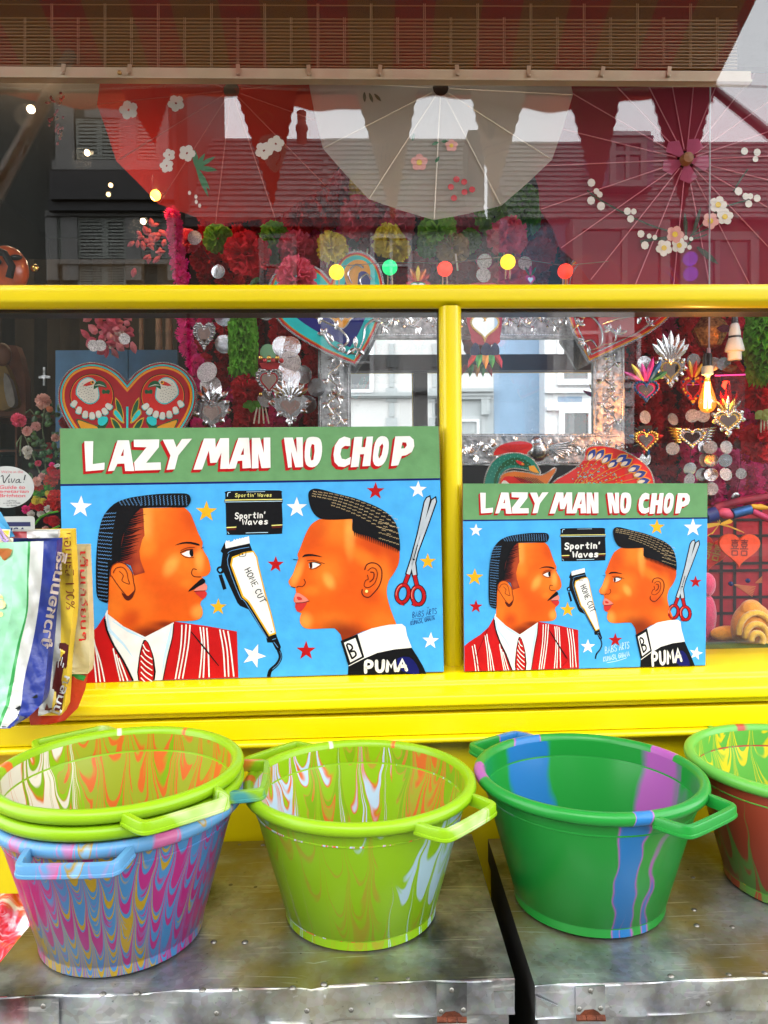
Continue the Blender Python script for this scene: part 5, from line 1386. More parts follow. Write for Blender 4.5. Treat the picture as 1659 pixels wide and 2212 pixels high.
# red and white printed oilcloth, low beside the wide chest
t = thing('oilcloth_bundle', PZ(-30, 2110, .70), 'bundle of red, pink and white flowered oilcloth beside the wide chest', 'oilcloth')
def oil(name):
    m = mat(name, (.7, .03, .03, 1), .2, coat=.5)
    n, l = m.node_tree.nodes, m.node_tree.links; tc = n.new('ShaderNodeTexCoord'); nz = n.new('ShaderNodeTexNoise'); nz.inputs['Scale'].default_value = 14; nz.inputs['Distortion'].default_value = 2; r = n.new('ShaderNodeValToRGB')
    l.new(tc.outputs['Object'], nz.inputs['Vector']); l.new(nz.outputs['Fac'], r.inputs[0]); cr = r.color_ramp
    cr.elements[0].position = .42; cr.elements[0].color = (.65, .012, .012, 1); cr.elements[1].position = .66; cr.elements[1].color = (.8, .72, .7, 1); e = cr.elements.new(.52); e.color = (.75, .06, .09, 1); e = cr.elements.new(.58); e.color = (.75, .3, .38, 1)
    l.new(r.outputs[0], n['Principled BSDF'].inputs['Base Color'])
    return m
b = MB(); N = 24; pts = []
for j in range(N + 1):
    for i in range(N + 1):
        u = -220 + 300 * i / N; v = 1930 + 330 * j / N
        y = -.30 - .42 * j / N + .02 * sin(i * .9 + j * .6) + .015 * sin(i * .4 - j * 1.1)
        p = P(min(u, 190 + (j - 10) * 3), v, y); pts.append(p)
b.add(pts, [(j * (N + 1) + i, (j + 1) * (N + 1) + i, (j + 1) * (N + 1) + i + 1, j * (N + 1) + i + 1) for j in range(N) for i in range(N)])
b.build('cloth', oil('flowered oilcloth'), t, smooth=80)
# ------------------------------------------------------------------ inside the window: shared shapes and materials
silver = mat('stamped tin', (.50, .51, .52, 1), .24, metal=1.0, var=.12, scale=60, bump=.25, bscale=110)
old_silver = mat('antique stamped tin', (.46, .47, .48, 1), .34, metal=1.0, var=.45, scale=60, bump=1.0, bscale=75)
gold = mat('gilded tin', (.78, .52, .14, 1), .25, metal=1.0, var=.15, scale=60, bump=.2, bscale=110)
mirror_m = mat('mirror', (.86, .88, .87, 1), .015, metal=1.0)
foil = mat('holographic foil', (.50, .51, .53, 1), .27, metal=1.0, bump=.5, bscale=35)
foil2 = mat('glitter foil', (.55, .52, .52, 1), .3, metal=1.0, var=.5, scale=300, bump=.9, bscale=420)
blackm = mat('black lacquer', (.006, .006, .007, 1), .3)
P_RED, P_PINK, P_MAG, P_LIME, P_YEL, P_GRN, P_GOLD, P_PALE = [mat(n_, c_, .8, var=.15, scale=40, trans=.3) for n_, c_ in (('crimson tissue', (.68, .012, .03, 1)), ('rose pink tissue', (.82, .12, .22, 1)), ('magenta tinsel', (.85, .035, .30, 1)), ('lime tissue', (.25, .55, .06, 1)), ('lemon tissue', (.78, .68, .08, 1)), ('leaf green tissue', (.10, .42, .03, 1)), ('old gold tissue', (.42, .30, .10, 1)), ('blush petals', (.80, .50, .42, 1)))]
leafg = mat('dark leaf green', (.02, .07, .015, 1), .5, var=.3, scale=30)

def px(n, y): return n * (1.9 + y) / FPX
FM = {}
def flower_mesh(m, seed=0, n=64):
    key = ('f', m.name, seed)
    if key in FM: return FM[key]
    r = random.Random(seed * 31 + 5); b = MB()
    for k in range(n):
        t = (k + .5) / n
        th, ph = k * 2.39996, math.acos(max(-1, 1 - 1.75 * t))
        d = Vector((sin(ph) * cos(th), -cos(ph), sin(ph) * sin(th)))
        s = d.orthogonal().normalized(); s.rotate(Matrix.Rotation(r.uniform(0, 6.28), 3, d)) if hasattr(s, 'rotate') else None
        up = d.cross(s)
        L = r.uniform(.8, 1.06); W = r.uniform(.26, .42)
        rows = []
        for f, wf in ((.18, .25), (.6, .8), (.88, 1.1), (1.0, .9)):
            row = []
            for q in (-1, -.5, 0, .5, 1):
                cr = .10 * sin(q * 4.2 + k) * f + r.uniform(-.03, .03)
                row.append(d * (L * f + .03 * cos(q * 6 + k) * (f > .8)) + s * (W * wf * q) + up * (cr + .10 * (1 - q * q) * f * (1 if k % 2 else -1)))
            rows.append(row)
        b.add([p for rw in rows for p in rw], [(i * 5 + j, i * 5 + j + 1, (i + 1) * 5 + j + 1, (i + 1) * 5 + j) for i in range(3) for j in range(4)])
    me = bpy.data.meshes.new('flower'); me.from_pydata(b.v, [], b.f); me.materials.append(m); FM[key] = me
    return me
def pom_mesh(m, seed=0, n=150):
    key = ('p', m.name, seed)
    if key in FM: return FM[key]
    r = random.Random(seed * 17 + 3); b = MB()
    for k in range(n):
        t = (k + .5) / n; th, ph = k * 2.39996, math.acos(1 - 2 * t)
        d = Vector((sin(ph) * cos(th), cos(ph), sin(ph) * sin(th)))
        s = d.orthogonal().normalized() * .11; u_ = d.cross(s)
        L = r.uniform(.78, 1.08)
        a = r.uniform(0, 6.28); s, u_ = s * cos(a) + u_ * sin(a), u_ * cos(a) - s * sin(a)
        b.add([d * .25, d * .7 * L + s, d * L + s * .7 + u_ * .5, d * L * .97 - s * .8, d * .7 * L - s], [(0, 1, 2, 3, 4)])
    me = bpy.data.meshes.new('pompom'); me.from_pydata(b.v, [], b.f); me.materials.append(m); FM[key] = me
    return me
def place(name, me, parent, p, s, rot=None, flat=1.0):
    o = bpy.data.objects.new(name, me); COL.objects.link(o)
    if parent is not None: o.parent = parent; p = p - WL[parent.name]
    o.location = p; o.scale = (s, s * flat, s)
    o.rotation_euler = rot if rot is not None else (rnd.uniform(-.5, .5), rnd.uniform(0, 6.28), rnd.uniform(-.4, .4))
    return o
def plate(parent, name, loop, y, thick, m, holes=(), back=None):
    b = MB(); b.slab([P(u, v, y) for u, v in loop], (0, thick, 0), holes=[[P(u, v, y) for u, v in h] for h in holes])
    return b.build(name, m, parent)
def heart2(n=40):
    o = []
    for i in range(n):
        t = 2 * pi * i / n
        o.append((sin(t) ** 3, -(13 * cos(t) - 5 * cos(2 * t) - 2 * cos(3 * t) - cos(4 * t)) / 16))
    return o
def heart_px(cu, cv, w, h, rot=0.0, n=40):
    return [(cu + (x * cos(rot) - y * sin(rot)) * w / 2, cv + (x * sin(rot) + y * cos(rot)) * h / 2 * .94) for x, y in heart2(n)]
def petal_px(cu, cv, ang, L, W, n=6):
    """pointed petal outline starting at (cu, cv); ang 0 = up, clockwise"""
    dx, dy = sin(ang), -cos(ang)
    sd = (cos(ang), sin(ang)); o = []
    prof = [(0, .35), (.3, .9), (.55, 1.0), (.8, .6), (1, 0)]
    for f, w_ in prof: o.append((cu + dx * L * f + sd[0] * W / 2 * w_, cv + dy * L * f + sd[1] * W / 2 * w_))
    for f, w_ in prof[-2::-1]: o.append((cu + dx * L * f - sd[0] * W / 2 * w_, cv + dy * L * f - sd[1] * W / 2 * w_))
    return o
def ridge(b, pts2, y, hgt, mi=0):
    """raised leaf: outline in pixels with a lifted middle line"""
    n = len(pts2); c = (sum(p[0] for p in pts2) / n, sum(p[1] for p in pts2) / n)
    b.add([P(u, v, y) for u, v in pts2] + [P(c[0], c[1], y - hgt)], [(i, (i + 1) % n, n) for i in range(n)], mi)

# ------------------------------------------------------------------ security grille behind the upper pane
t = thing('roller_grille', P(829, 20, .12), 'brown roller grille with a cream bottom rail behind the upper window pane', 'roller grille')
gm = mat('brown grille rods', (.15, .11, .06, 1), .45, metal=.2)
GY = .12
rowsv = [12, 42, 50, 58, 66, 73, 80, 88, 95, 102, 109, 116, 123, 130, 137, 144]
uL, uR = -120, 1592
b = MB()
for i, v in enumerate(rowsv):
    b.tube([P(uL, v - 3, GY), P(uR, v + 3, GY)], .0024 if i else .0015, 5)
b.build('grille_rods', gm, t, smooth=60)
b = MB()
for i in range(len(rowsv) - 1):
    k = -1; u = uL + (57 if i % 2 else 0)
    while u < uR:
        for du in (0, 3.5): b.tube([P(u + du, rowsv[i] - 4, GY - .002), P(u + du, rowsv[i + 1] + 2, GY - .002)], .0013, 4)
        u += 115
b.build('grille_links', gm, t, smooth=60)
b = MB(); a0, a1 = P(-130, 149, GY), P(1620, 153, GY)
z1, z0 = (a0.z + a1.z) / 2, P(829, 177, GY).z
b.box(((a0.x + a1.x) / 2, GY + .005, (z0 + z1) / 2), (a1.x - a0.x, .022, z1 - z0)); b.box(((a0.x + a1.x) / 2, GY - .009, z0 + .003), (a1.x - a0.x, .008, .006))
b.build('bottom_rail', mat('cream painted rail', (.40, .33, .23, 1), .5, var=.1, scale=10), t)
first = None
for u, v, a in ((135, 148, -.1), (278, 149, -.12), (514, 149, .05), (667, 150, .08), (820, 150, -.15), (988, 150, .05), (1143, 152, 0), (1302, 153, -.2), (1446, 153, -.15)):
    p = P(u, v + 3, GY - .012)
    if first is None:
        b = MB(); b.box(p + Vector((0, .004, .0)), (.010, .003, .034)); b.lathe([(0, .005), (.004, .004), (.005, 0)], 8, p + Vector((0, 0, -.009)), M=Matrix.Rotation(pi / 2, 3, 'X'))
        first = b.build('clip', mat('zinc clip', (.35, .30, .22, 1), .4, metal=.6), t, origin=p); first.rotation_euler.y = -a
    else:
        o = first.copy(); COL.objects.link(o); o.parent = t; o.location = p - WL[t.name]; o.rotation_euler.y = -a
b = MB(); b.ball(P(258, 157, GY - .016), .006, 10, 6); b.build('knob', mat('brass knob', (.4, .25, .1, 1), .3, metal=1), t, smooth=80)

# ------------------------------------------------------------------ paper parasols
def parasol(label, cu, cv, r, y, col, nrib, rot0, ribcol, dep=.07, clear=.16, hub=True):
    m = cloth(label.split(' paper')[0] + ' oiled paper', col, .6, var=.06, clear=clear)
    t = thing('paper_parasol', P(cu, cv, y), label, 'paper parasol', 'paper parasols hung inside the window')
    def at(u, v, e=0.0):
        d = min(1.0, sqrt((u - cu) ** 2 + (v - cv) ** 2) / r)
        return P(u, v, y - dep * (1 - d) - e)
    b = MB(); ring = []
    for k in range(nrib * 2):
        a = rot0 + pi * k / nrib
        rr = r if k % 2 == 0 else r * .972
        ring.append((cu + rr * sin(a), cv - rr * cos(a)))
    n = len(ring)
    lv = (.06, .35, .7, 1.0); pts = []
    for f in lv: pts += [at(cu + (u - cu) * f, cv + (v - cv) * f) for u, v in ring]
    b.add(pts, [(q * n + i, q * n + (i + 1) % n, (q + 1) * n + (i + 1) % n, (q + 1) * n + i) for q in range(3) for i in range(n)])
    b.build('canopy', m, t)
    rm = mat('bamboo rib ' + ribcol, {'red': (.42, .06, .04, 1), 'white': (.80, .74, .62, 1), 'pink': (.62, .16, .22, 1)}[ribcol], .6)
    for k in range(nrib):
        u, v = ring[2 * k]
        b = MB(); b.tube([at(cu + (u - cu) * f, cv + (v - cv) * f, .003) for f in (.07, .5, .99)], .0016, 4); b.build('rib', rm, t)
    if hub:
        b = MB(); c = at(cu, cv, .004)
        b.lathe([(0, .02), (.014, .018), (.017, .008), (.017, -.006)], 14, c, M=Matrix.Rotation(pi / 2, 3, 'X')); b.build('ferrule', mat('turned wood', (.25, .10, .03, 1), .5), t, smooth=50)
        b = MB()
        for k in range(5):
            a = k * 1.26 + .5; b.poly([at(cu, cv, .003), at(cu + 48 * sin(a - .42), cv - 44 * cos(a - .42), .006), at(cu + 56 * sin(a), cv - 52 * cos(a), .007), at(cu + 48 * sin(a + .42), cv - 44 * cos(a + .42), .006)])
        b.build('collar', cloth('pink paper collar', (.62, .12, .24, 1), .5), t)
    return t, at
wpaint, ppaint, ypaint, gpaint, kpaint, rpaint = mat('white flower paint', (.72, .66, .60, 1), .6), mat('blush flower paint', (.72, .34, .30, 1), .6), mat('yellow flower paint', (.75, .52, .05, 1), .6), mat('green leaf paint', (.03, .16, .06, 1), .6), mat('dark twig paint', (.03, .035, .015, 1), .6), mat('red berry paint', (.55, .03, .04, 1), .6)
def blossom(t, at, u, v, r, pet, ctr=None, n=5, rot=0.0):
    b = MB()
    for k in range(n):
        a = rot + 2 * pi * k / n; c = (u + r * .55 * sin(a), v - r * .55 * cos(a))
        b.poly([at(c[0] + r * .46 * cos(q * pi / 4), c[1] + r * .46 * sin(q * pi / 4), .0045 + k * .0002) for q in range(8)])
    if ctr is not None: b.poly([at(u + r * .33 * cos(q * pi / 4), v + r * .33 * sin(q * pi / 4), .006) for q in range(8)], 1)
    b.build('painted_blossom', [pet, ctr] if ctr is not None else pet, t)
def dab(t, at, pts, m, name='painted_leaf', e=.0045):
    b = MB(); b.poly([at(u, v, e) for u, v in pts]); b.build(name, m, t)
t, at = parasol('red paper parasol with painted blossom, nearest the spotlights', 500, 195, 292, .30, (.34, .022, .018, 1), 14, .12, 'red', hub=False, clear=.22)
for x, y, r in ((1000, 915, 22), (1105, 905, 30), (985, 980, 25), (1560, 890, 32), (1630, 850, 30), (760, 650, 34), (1040, 610, 30)):
    blossom(t, at, *c1(x, y), r * .62, wpaint, rot=x)
for a, L, W in ((-.1, 40, 12), (.55, 36, 10), (1.05, 48, 10), (1.7, 46, 12), (2.6, 58, 10), (2.75, 70, 9)): dab(t, at, petal_px(*c1(1160, 990), a, L, W), gpaint)
for x, y in ((1120, 1140), (1158, 1162), (1160, 1192), (1180, 1215)): dab(t, at, [(c1(x, y)[0] + 3.5 * cos(k), c1(x, y)[1] + 5 * sin(k)) for k in range(6)], wpaint, 'painted_bud')
t, at = parasol('white paper parasol with red berries between the two red ones', 952, 190, 286, .27, (.84, .80, .70, 1), 12, .05, 'white', hub=False, clear=.22)
for x, y, r in ((1205, 1060, 20), (1250, 1075, 19), (1172, 1105, 19), (1252, 1135, 19), (1297, 1120, 19), (1190, 1170, 19)): dab(t, at, [(c2(x, y)[0] + r * .36 * cos(k * .7), c2(x, y)[1] + r * .36 * sin(k * .7)) for k in range(9)], rpaint, 'painted_berry')
blossom(t, at, *c2(985, 960), 19, ppaint, ypaint); blossom(t, at, *c2(1175, 860), 14, ppaint, ypaint)
for x, y, a in ((1060, 855, 1.2), (1080, 960, .6), (945, 830, .2), (1115, 835, 1.6)): dab(t, at, petal_px(*c2(x, y), a, 16, 7), gpaint)
for x, y, a in ((690, 550, 2.8), (660, 545, 3.1), (720, 555, 2.4)): dab(t, at, petal_px(*c2(x, y), a, 22, 7), kpaint)
t, at = parasol('rose pink paper parasol with a spray of plum blossom', 1482, 345, 334, .30, (.52, .045, .09, 1), 22, .1, 'pink', dep=.07, clear=.20)
for pts, wd in (([(590, 1125), (640, 1165), (700, 1200), (800, 1255), (960, 1330), (1090, 1370)], 4), ([(1200, 1395), (1270, 1330), (1370, 1240), (1440, 1210), (1550, 1180)], 3.5), ([(905, 1430), (980, 1415), (1070, 1405)], 7), ([(1455, 1130), (1495, 1065), (1540, 1000)], 3.2), ([(1230, 1410), (1300, 1385)], 3), ([(1215, 1390), (1310, 1350)], 3), ([(1160, 1470), (1190, 1440), (1230, 1400)], 4)):
    b = MB()
    for q in stroke2(smooth_loop([c3(*p) for p in pts], 3, False) if len(pts) > 2 else [c3(*p) for p in pts], wd): b.poly([at(u, v, .0042) for u, v in q])
    b.build('painted_twig', kpaint, t)
for x, y, a, L, W in ((1175, 1395, -.05, 52, 9), (1215, 1390, .28, 66, 9), (1240, 1460, 2.25, 60, 13), (1010, 1415, 1.5, 22, 9)): dab(t, at, petal_px(*c3(x, y), a, L, W), kpaint)
for x, y, r in ((1110, 1385, 44), (1045, 1465, 42), (1365, 1210, 44), (1405, 1280, 42), (1320, 1305, 42), (1135, 1450, 40)): blossom(t, at, *c3(x, y), r * .44, ppaint if x in (1110, 1320) else wpaint, ypaint, rot=x)
for x, y, r in ((615, 1080, 24), (645, 1130, 18), (665, 1150, 18), (613, 1185, 24), (672, 1218, 25), (828, 1248, 22), (866, 1250, 18), (847, 1293, 22), (908, 1382, 22), (932, 1450, 24), (957, 1395, 15), (990, 1403, 15), (1173, 1405, 14), (1205, 1412, 13), (1195, 1462, 14), (1485, 1130, 24), (1527, 1160, 20), (1555, 1160, 18), (1545, 1205, 22), (1595, 1172, 22), (1520, 893, 22), (1595, 900, 22), (1585, 940, 18), (1150, 1475, 13)):
    dab(t, at, [(c3(x, y)[0] + r * .36 * cos(k * .785), c3(x, y)[1] + r * .38 * sin(k * .785)) for k in range(8)], wpaint, 'painted_bud', .0055)

# ------------------------------------------------------------------ curtain of pompom strands at the back
cmats = [P_RED, P_RED, mat('dark red tissue', (.45, .006, .016, 1), .8, var=.2, scale=40, trans=.3), P_MAG, mat('red pink tissue', (.78, .03, .09, 1), .8, var=.2, scale=40, trans=.3)]
def strand(u, v0, v1, y, ms, r0=22, lab=None):
    t = thing('pompom_strand', P(u, v0, y), lab or 'strand of red and pink tissue pompoms in the dark curtain at the back', 'pompom garland', 'pompom strands at the back')
    v = v0; k = 0; seq = rnd.randrange(5)
    while v < v1:
        r = rnd.uniform(.8, 1.15) * r0
        place('pompom', pom_mesh(ms[(k // 3 + seq) % len(ms)], (k + seq) % 3), t, P(u + rnd.uniform(-5, 5), v, y + rnd.uniform(-.02, .02)), px(r, y))
        v += r * rnd.uniform(1.35, 1.75); k += 1
    return t
BESIDE = [(440, 'straight above the greenish mirror heart'), (478, 'beside the magenta and green heart'), (516, 'hidden behind the green ruffled garland'), (554, 'just past the green ruffled garland'), (592, 'behind the crowned heart'), (630, 'behind the star bordered heart'), (668, 'against the mirror frame, full height'), (706, 'half hidden by the mirror frame'),
          (1345, 'against the far edge of the mirror frame'), (1379, 'behind the feathered heart'), (1413, 'between the feathered and the pineapple heart'), (1447, 'behind the pineapple heart'), (1481, 'under the crackle glass pendant'), (1515, 'behind the lit amber bulb'), (1549, 'between the amber bulb and the golden flamed heart'), (1583, 'behind the golden flamed heart'), (1617, 'behind the white lamp holder'), (1651, 'behind the big red carnation'), (1685, 'last one at the edge')]
for u in list(range(440, 720, 38)) + list(range(1345, 1700, 34)):
    nm_ = min(BESIDE, key=lambda q: abs(q[0] - u)); BESIDE.remove(nm_)
    strand(u + rnd.uniform(-6, 6), 480 + rnd.uniform(-30, 20), (1010 if u < 900 else 1320), .80 + rnd.uniform(-.08, .12), cmats, 21, 'red pompom strand at the back, ' + nm_[1])
OVER = ['the lemon carnation by the turquoise heart', 'the orange lobe of the turquoise heart', 'the green ball light', 'the largest lime carnation', 'the red ball light in the middle', 'the old gold carnation', 'the yellow ball light under the pink carnation', 'the pair of pink carnations', 'the last red ball light', 'the lower edge of the pink parasol']
for i_, u in enumerate(range(735, 1345, 62)): strand(u, 470, 670, .82 + rnd.uniform(-.05, .1), cmats, 24, 'short red pompom strand behind ' + OVER[i_])
strand(1290, 985, 1070, .72, cmats, 20, 'short strand of red pompoms below the tin framed mirror')
for u, q_ in ((1548, 'at the corner of the smaller sign'), (1590, 'above the orange red happiness heart'), (1632, 'above the blue tube of the bead garland'), (1668, 'at the picture edge')): strand(u, 985, 1120, .55, [P_MAG, P_MAG, mat('orchid tinsel', (.80, .12, .36, 1), .7, trans=.3)], 20, 'strand of magenta tinsel pompoms ' + q_)
# magenta strand by the blue boards
t = thing('pompom_strand', P(385, 470, .45), 'strand of bright magenta tinsel pompoms beside the blue boards', 'pompom garland', 'pompom strands at the back')
for x, y, r in ((1020, 1270, 50), (1035, 1330, 52), (1030, 1390, 55), (1045, 1480, 55), (1060, 1560, 58), (1072, 1640, 56)):
    place('pompom', pom_mesh(P_MAG, x % 3), t, P(*c1(x, y), .45), px(r * .3655, .45))
for x, y, r in ((1330, 205, 62), (1372, 285, 78), (1366, 400, 76), (1390, 505, 72), (1440, 605, 74), (1440, 705, 70), (1468, 812, 62), (1455, 1060, 55)):
    place('pompom', pom_mesh(P_MAG, x % 3), t, P(*c4(x, y), .45), px(r * .2924, .45))

# arch of big paper flowers
t = thing('paper_flower_garland', P(820, 480, .58), 'garland of big pink, green and lemon paper carnations across the upper pane', 'flower garland')
for (u, v, r, m, y) in ((470, 515, 32, P_LIME, .5), (533, 550, 50, P_RED, .45), (592, 512, 33, P_LIME, .52), (590, 545, 25, P_LIME, .55), (640, 470, 40, P_RED, .62), (642, 538, 40, P_PINK, .5), (690, 540, 30, P_PINK, .55), (700, 455, 44, P_RED, .62), (742, 410, 40, P_PINK, .65), (792, 408, 38, P_YEL, .6), (775, 470, 46, P_PINK, .58), (717, 533, 34, P_YEL, .42), (838, 520, 36, P_YEL, .44), (862, 540, 26, P_YEL, .46), (820, 440, 40, P_PINK, .65), (860, 490, 40, P_PINK, .55), (925, 440, 40, P_RED, .66), (945, 500, 42, P_LIME, .48), (925, 532, 26, P_GRN, .5), (978, 535, 36, P_GOLD, .48), (1015, 520, 26, P_LIME, .56), (1010, 480, 34, P_PINK, .6), (1068, 468, 40, P_LIME, .55), (1128, 440, 42, P_GRN, .5), (1135, 475, 34, P_GRN, .52), (1096, 512, 44, P_PINK, .45), (1100, 600, 44, P_PINK, .48), (1075, 610, 30, P_PINK, .5), (640, 598, 44, P_PINK, .33), (1165, 550, 36, P_RED, .6), (1195, 500, 34, P_RED, .62), (1010, 600, 34, P_RED, .6), (890, 580, 40, P_RED, .66), (440, 560, 30, P_RED, .66), (405, 520, 26, P_PINK, .6), (670, 585, 26, P_PINK, .6), (860, 410, 36, P_LIME, .7), (600, 480, 34, P_RED, .66)):
    place('carnation', flower_mesh(m, int(u) % 3), t, P(u, v, y), px(r, y), (rnd.uniform(-.4, .4), rnd.uniform(0, 6.28), rnd.uniform(-.4, .4)))
for x, y in ((455, 1480), (480, 1470), (600, 1475), (640, 1480), (680, 1470), (1480, 1470), (1200, 1500)):
    b = MB(); p = P(*(c2(x, y) if x < 900 else c2(x, y)), .44)
    b.tube([p, p + Vector((rnd.uniform(-.01, .01), 0, -.05))], .003, 5); b.build('flower_stem', mat('pale stem', (.6, .5, .38, 1), .7), t)
for (u, v) in ((1080, 545), (1110, 548), (1098, 560), (560, 600), (1285, 545), (1300, 560)):
    b = MB(); ridge(b, petal_px(u, v, rnd.uniform(2, 4.2), 26, 14), .42, .004); b.build('leaf', leafg, t)

# green ruffled garlands
def ruffle(label, path, r, y):
    t = thing('ruffled_garland', P(*path[0], y), label, 'paper garland', 'green ruffled paper garlands')
    n = 26
    for k in range(n):
        f = k / (n - 1) * (len(path) - 1); i = min(int(f), len(path) - 2); f -= i
        u, v = path[i][0] + (path[i + 1][0] - path[i][0]) * f, path[i][1] + (path[i + 1][1] - path[i][1]) * f
        rr = r * (1 if k < n - 4 else 1 - (k - n + 4) * .17) * rnd.uniform(.92, 1.06)
        c = P(u, v, y); b = MB(); N = 44; R = px(rr, y); pts = [c + Vector((0, 0, .012))]
        for q in range(N):
            a = 2 * pi * q / N
            z = .006 * sin(q * 2.3 + k) + .004 * sin(q * 5.1 + k * 2)
            pts.append(c + Vector((R * .6 * cos(a), R * .6 * sin(a), z * .5)))
        for q in range(N):
            a = 2 * pi * q / N; z = .010 * sin(q * 2.3 + k) + .008 * sin(q * 5.1 + k * 2) - .010
            f2 = rnd.uniform(.9, 1.06)
            pts.append(c + Vector((R * f2 * cos(a), R * f2 * sin(a), z)))
        b.add(pts, [(0, 1 + q, 1 + (q + 1) % N) for q in range(N)] + [(1 + q, 1 + N + q, 1 + N + (q + 1) % N, 1 + (q + 1) % N) for q in range(N)])
        b.build('ruffle', ruf[k % 2], t)
    return t
ruf = [mat('bright leaf tissue', (.14, .50, .03, 1), .75, var=.15, scale=40, trans=.3), mat('lime leaf tissue', (.22, .62, .06, 1), .75, var=.15, scale=40, trans=.3)]
ruffle('thick green ruffled garland between the pompoms and the painted hearts', [(524, 640), (526, 740), (526, 812)], 31, .42)
ruffle('green ruffled garland hanging by the pendant lamps', [(1655, 650), (1648, 720), (1655, 800), (1662, 822)], 40, .36)
t = thing('paper_carnation', P(528, 845, .42), 'big red carnation at the foot of the green ruffled garland', 'paper flower')
place('bloom', flower_mesh(P_RED, 1), t, P(532, 842, .42), px(34, .42))
place('bloom', flower_mesh(P_RED, 2), t, P(540, 905, .46), px(34, .46))
for k in range(4):
    b = MB(); b.tube([P(555 + k * 6, 880, .40), P(548 + k * 11, 915, .39)], .0025, 5); b.build('stem', MC['pale stem'], t)
for a in (2.2, 3.2, 4.2):
    b = MB(); ridge(b, petal_px(545, 868, a, 24, 18), .40, .004); b.build('leaf', P_GRN, t)
t = thing('paper_carnation', P(1640, 920, .4), 'big red carnation with pale stems, under the green garland by the lamps', 'paper flower')
place('bloom', flower_mesh(P_RED, 0), t, P(1640, 850, .42), px(40, .42)); place('bloom', flower_mesh(P_RED, 1), t, P(1645, 955, .42), px(46, .42))
for k in range(3):
    b = MB(); b.tube([P(1645 + k * 6, 900, .38), P(1643 + k * 8, 935, .38)], .0025, 5); b.build('stem', MC['pale stem'], t)
for a in (2.0, 2.8, 3.9):
    b = MB(); ridge(b, petal_px(1648, 888, a, 24, 20), .37, .004); b.build('leaf', mat('olive leaf', (.16, .24, .04, 1), .6), t)
# ------------------------------------------------------------------ large embossed tin mirror
MYD = .50
t = thing('tin_mirror', P(1018, 1004, MYD), 'large mirror in an embossed silver tin frame hanging behind the window', 'mirror')
mu0, mu1, mv0, mv1 = 758, 1282, 731, 937          # glass
fu0, fu1, fv0, fv1 = 687, 1349, 655, 1005         # outside of the frame
b = MB(); b.slab([P(u, v, MYD + .004) for u, v in ((mu0 - 6, mv0 - 6), (mu1 + 6, mv0 - 6), (mu1 + 6, mv1 + 6), (mu0 - 6, mv1 + 6))], (0, .004, 0)); b.build('mirror_glass', mirror_m, t)
b = MB()
def fbar(u0, v0, u1, v1): b.slab([P(u, v, MYD - .008) for u, v in ((u0, v0), (u1, v0), (u1, v1), (u0, v1))], (0, .022, 0))
fbar(fu0, fv0, fu1, mv0); fbar(fu0, mv1, fu1, fv1); fbar(fu0, mv0 + .2, mu0, mv1 - .2); fbar(mu1, mv0 + .2, fu1, mv1 - .2)
b.build('tin_frame', old_silver, t)
def emboss(path0, path1, wd, flip):
    """a run of leaf scrolls from one end of a frame bar to the other; wd = half width in pixels"""
    L = sqrt((path1[0] - path0[0]) ** 2 + (path1[1] - path0[1]) ** 2); ux, uy = (path1[0] - path0[0]) / L, (path1[1] - path0[1]) / L
    nx, ny = -uy, ux
    Y = MYD - .0085
    def Q(s, d): return (path0[0] + ux * s + nx * d, path0[1] + uy * s + ny * d)
    stem, leaves, beads = MB(), MB(), MB()
    N = int(L / 6); per = 62.0
    stem.tube([P(*Q(L * i / N, wd * .42 * sin(2 * pi * L * i / N / per)), Y - .001) for i in range(N + 1)], .0021, 5)
    s = 8; k = 0
    while s < L - 8:
        d0 = wd * .42 * sin(2 * pi * s / per)
        base = math.atan2(ux, -uy)
        for q in range(4):
            side = 1 if k % 2 == 0 else -1
            a = base + side * (.5 + .42 * q) + rnd.uniform(-.1, .1)
            ridge(leaves, petal_px(*Q(s + 2 * q, d0), a, wd * rnd.uniform(.42, .66), wd * .2), Y, .003)
        ridge(leaves, [(Q(s + 12, -d0 * .9)[0] + 3.6 * cos(w_), Q(s + 12, -d0 * .9)[1] + 3.6 * sin(w_)) for w_ in (0, 1.05, 2.1, 3.14, 4.2, 5.2)], Y, .003)
        cc = Q(s + 20, -d0 * .4)
        stem.tube([P(cc[0] + (8 - i * .6) * cos(i * .7 + k), cc[1] + (8 - i * .6) * sin(i * .7 + k), Y - .001) for i in range(11)], .0013, 4)
        s += per / 5; k += 1
    for dd in (-wd * .93, wd * .93):
        stem.tube([P(*Q(2, dd), Y), P(*Q(L - 2, dd), Y)], .0018, 5)
        n = int(L / 5.5)
        for i in range(n): beads.ball(P(*Q(3 + (L - 6) * i / (n - 1), dd * .94), Y - .0008), .0016, 5, 3)
    pol = mat('polished tin', (.80, .81, .82, 1), .22, metal=1.0)
    o = stem.build('embossed_stem', pol, t, smooth=60)
    o = leaves.build('embossed_leaves', pol, t, smooth=25); o['kind'] = 'stuff'
    o = beads.build('beading', silver, t, smooth=60); o['kind'] = 'stuff'
emboss((fu0 + 4, (fv0 + mv0) / 2 - 2), (fu1 - 4, (fv0 + mv0) / 2 - 2), 35, 1)
emboss((fu0 + 4, (fv1 + mv1) / 2), (fu1 - 4, (fv1 + mv1) / 2), 32, 1)
emboss(((fu0 + mu0) / 2, mv0 + 4), ((fu0 + mu0) / 2, mv1 - 4), 33, 1)
emboss(((fu1 + mu1) / 2, mv0 + 4), ((fu1 + mu1) / 2, mv1 - 4), 31, 1)
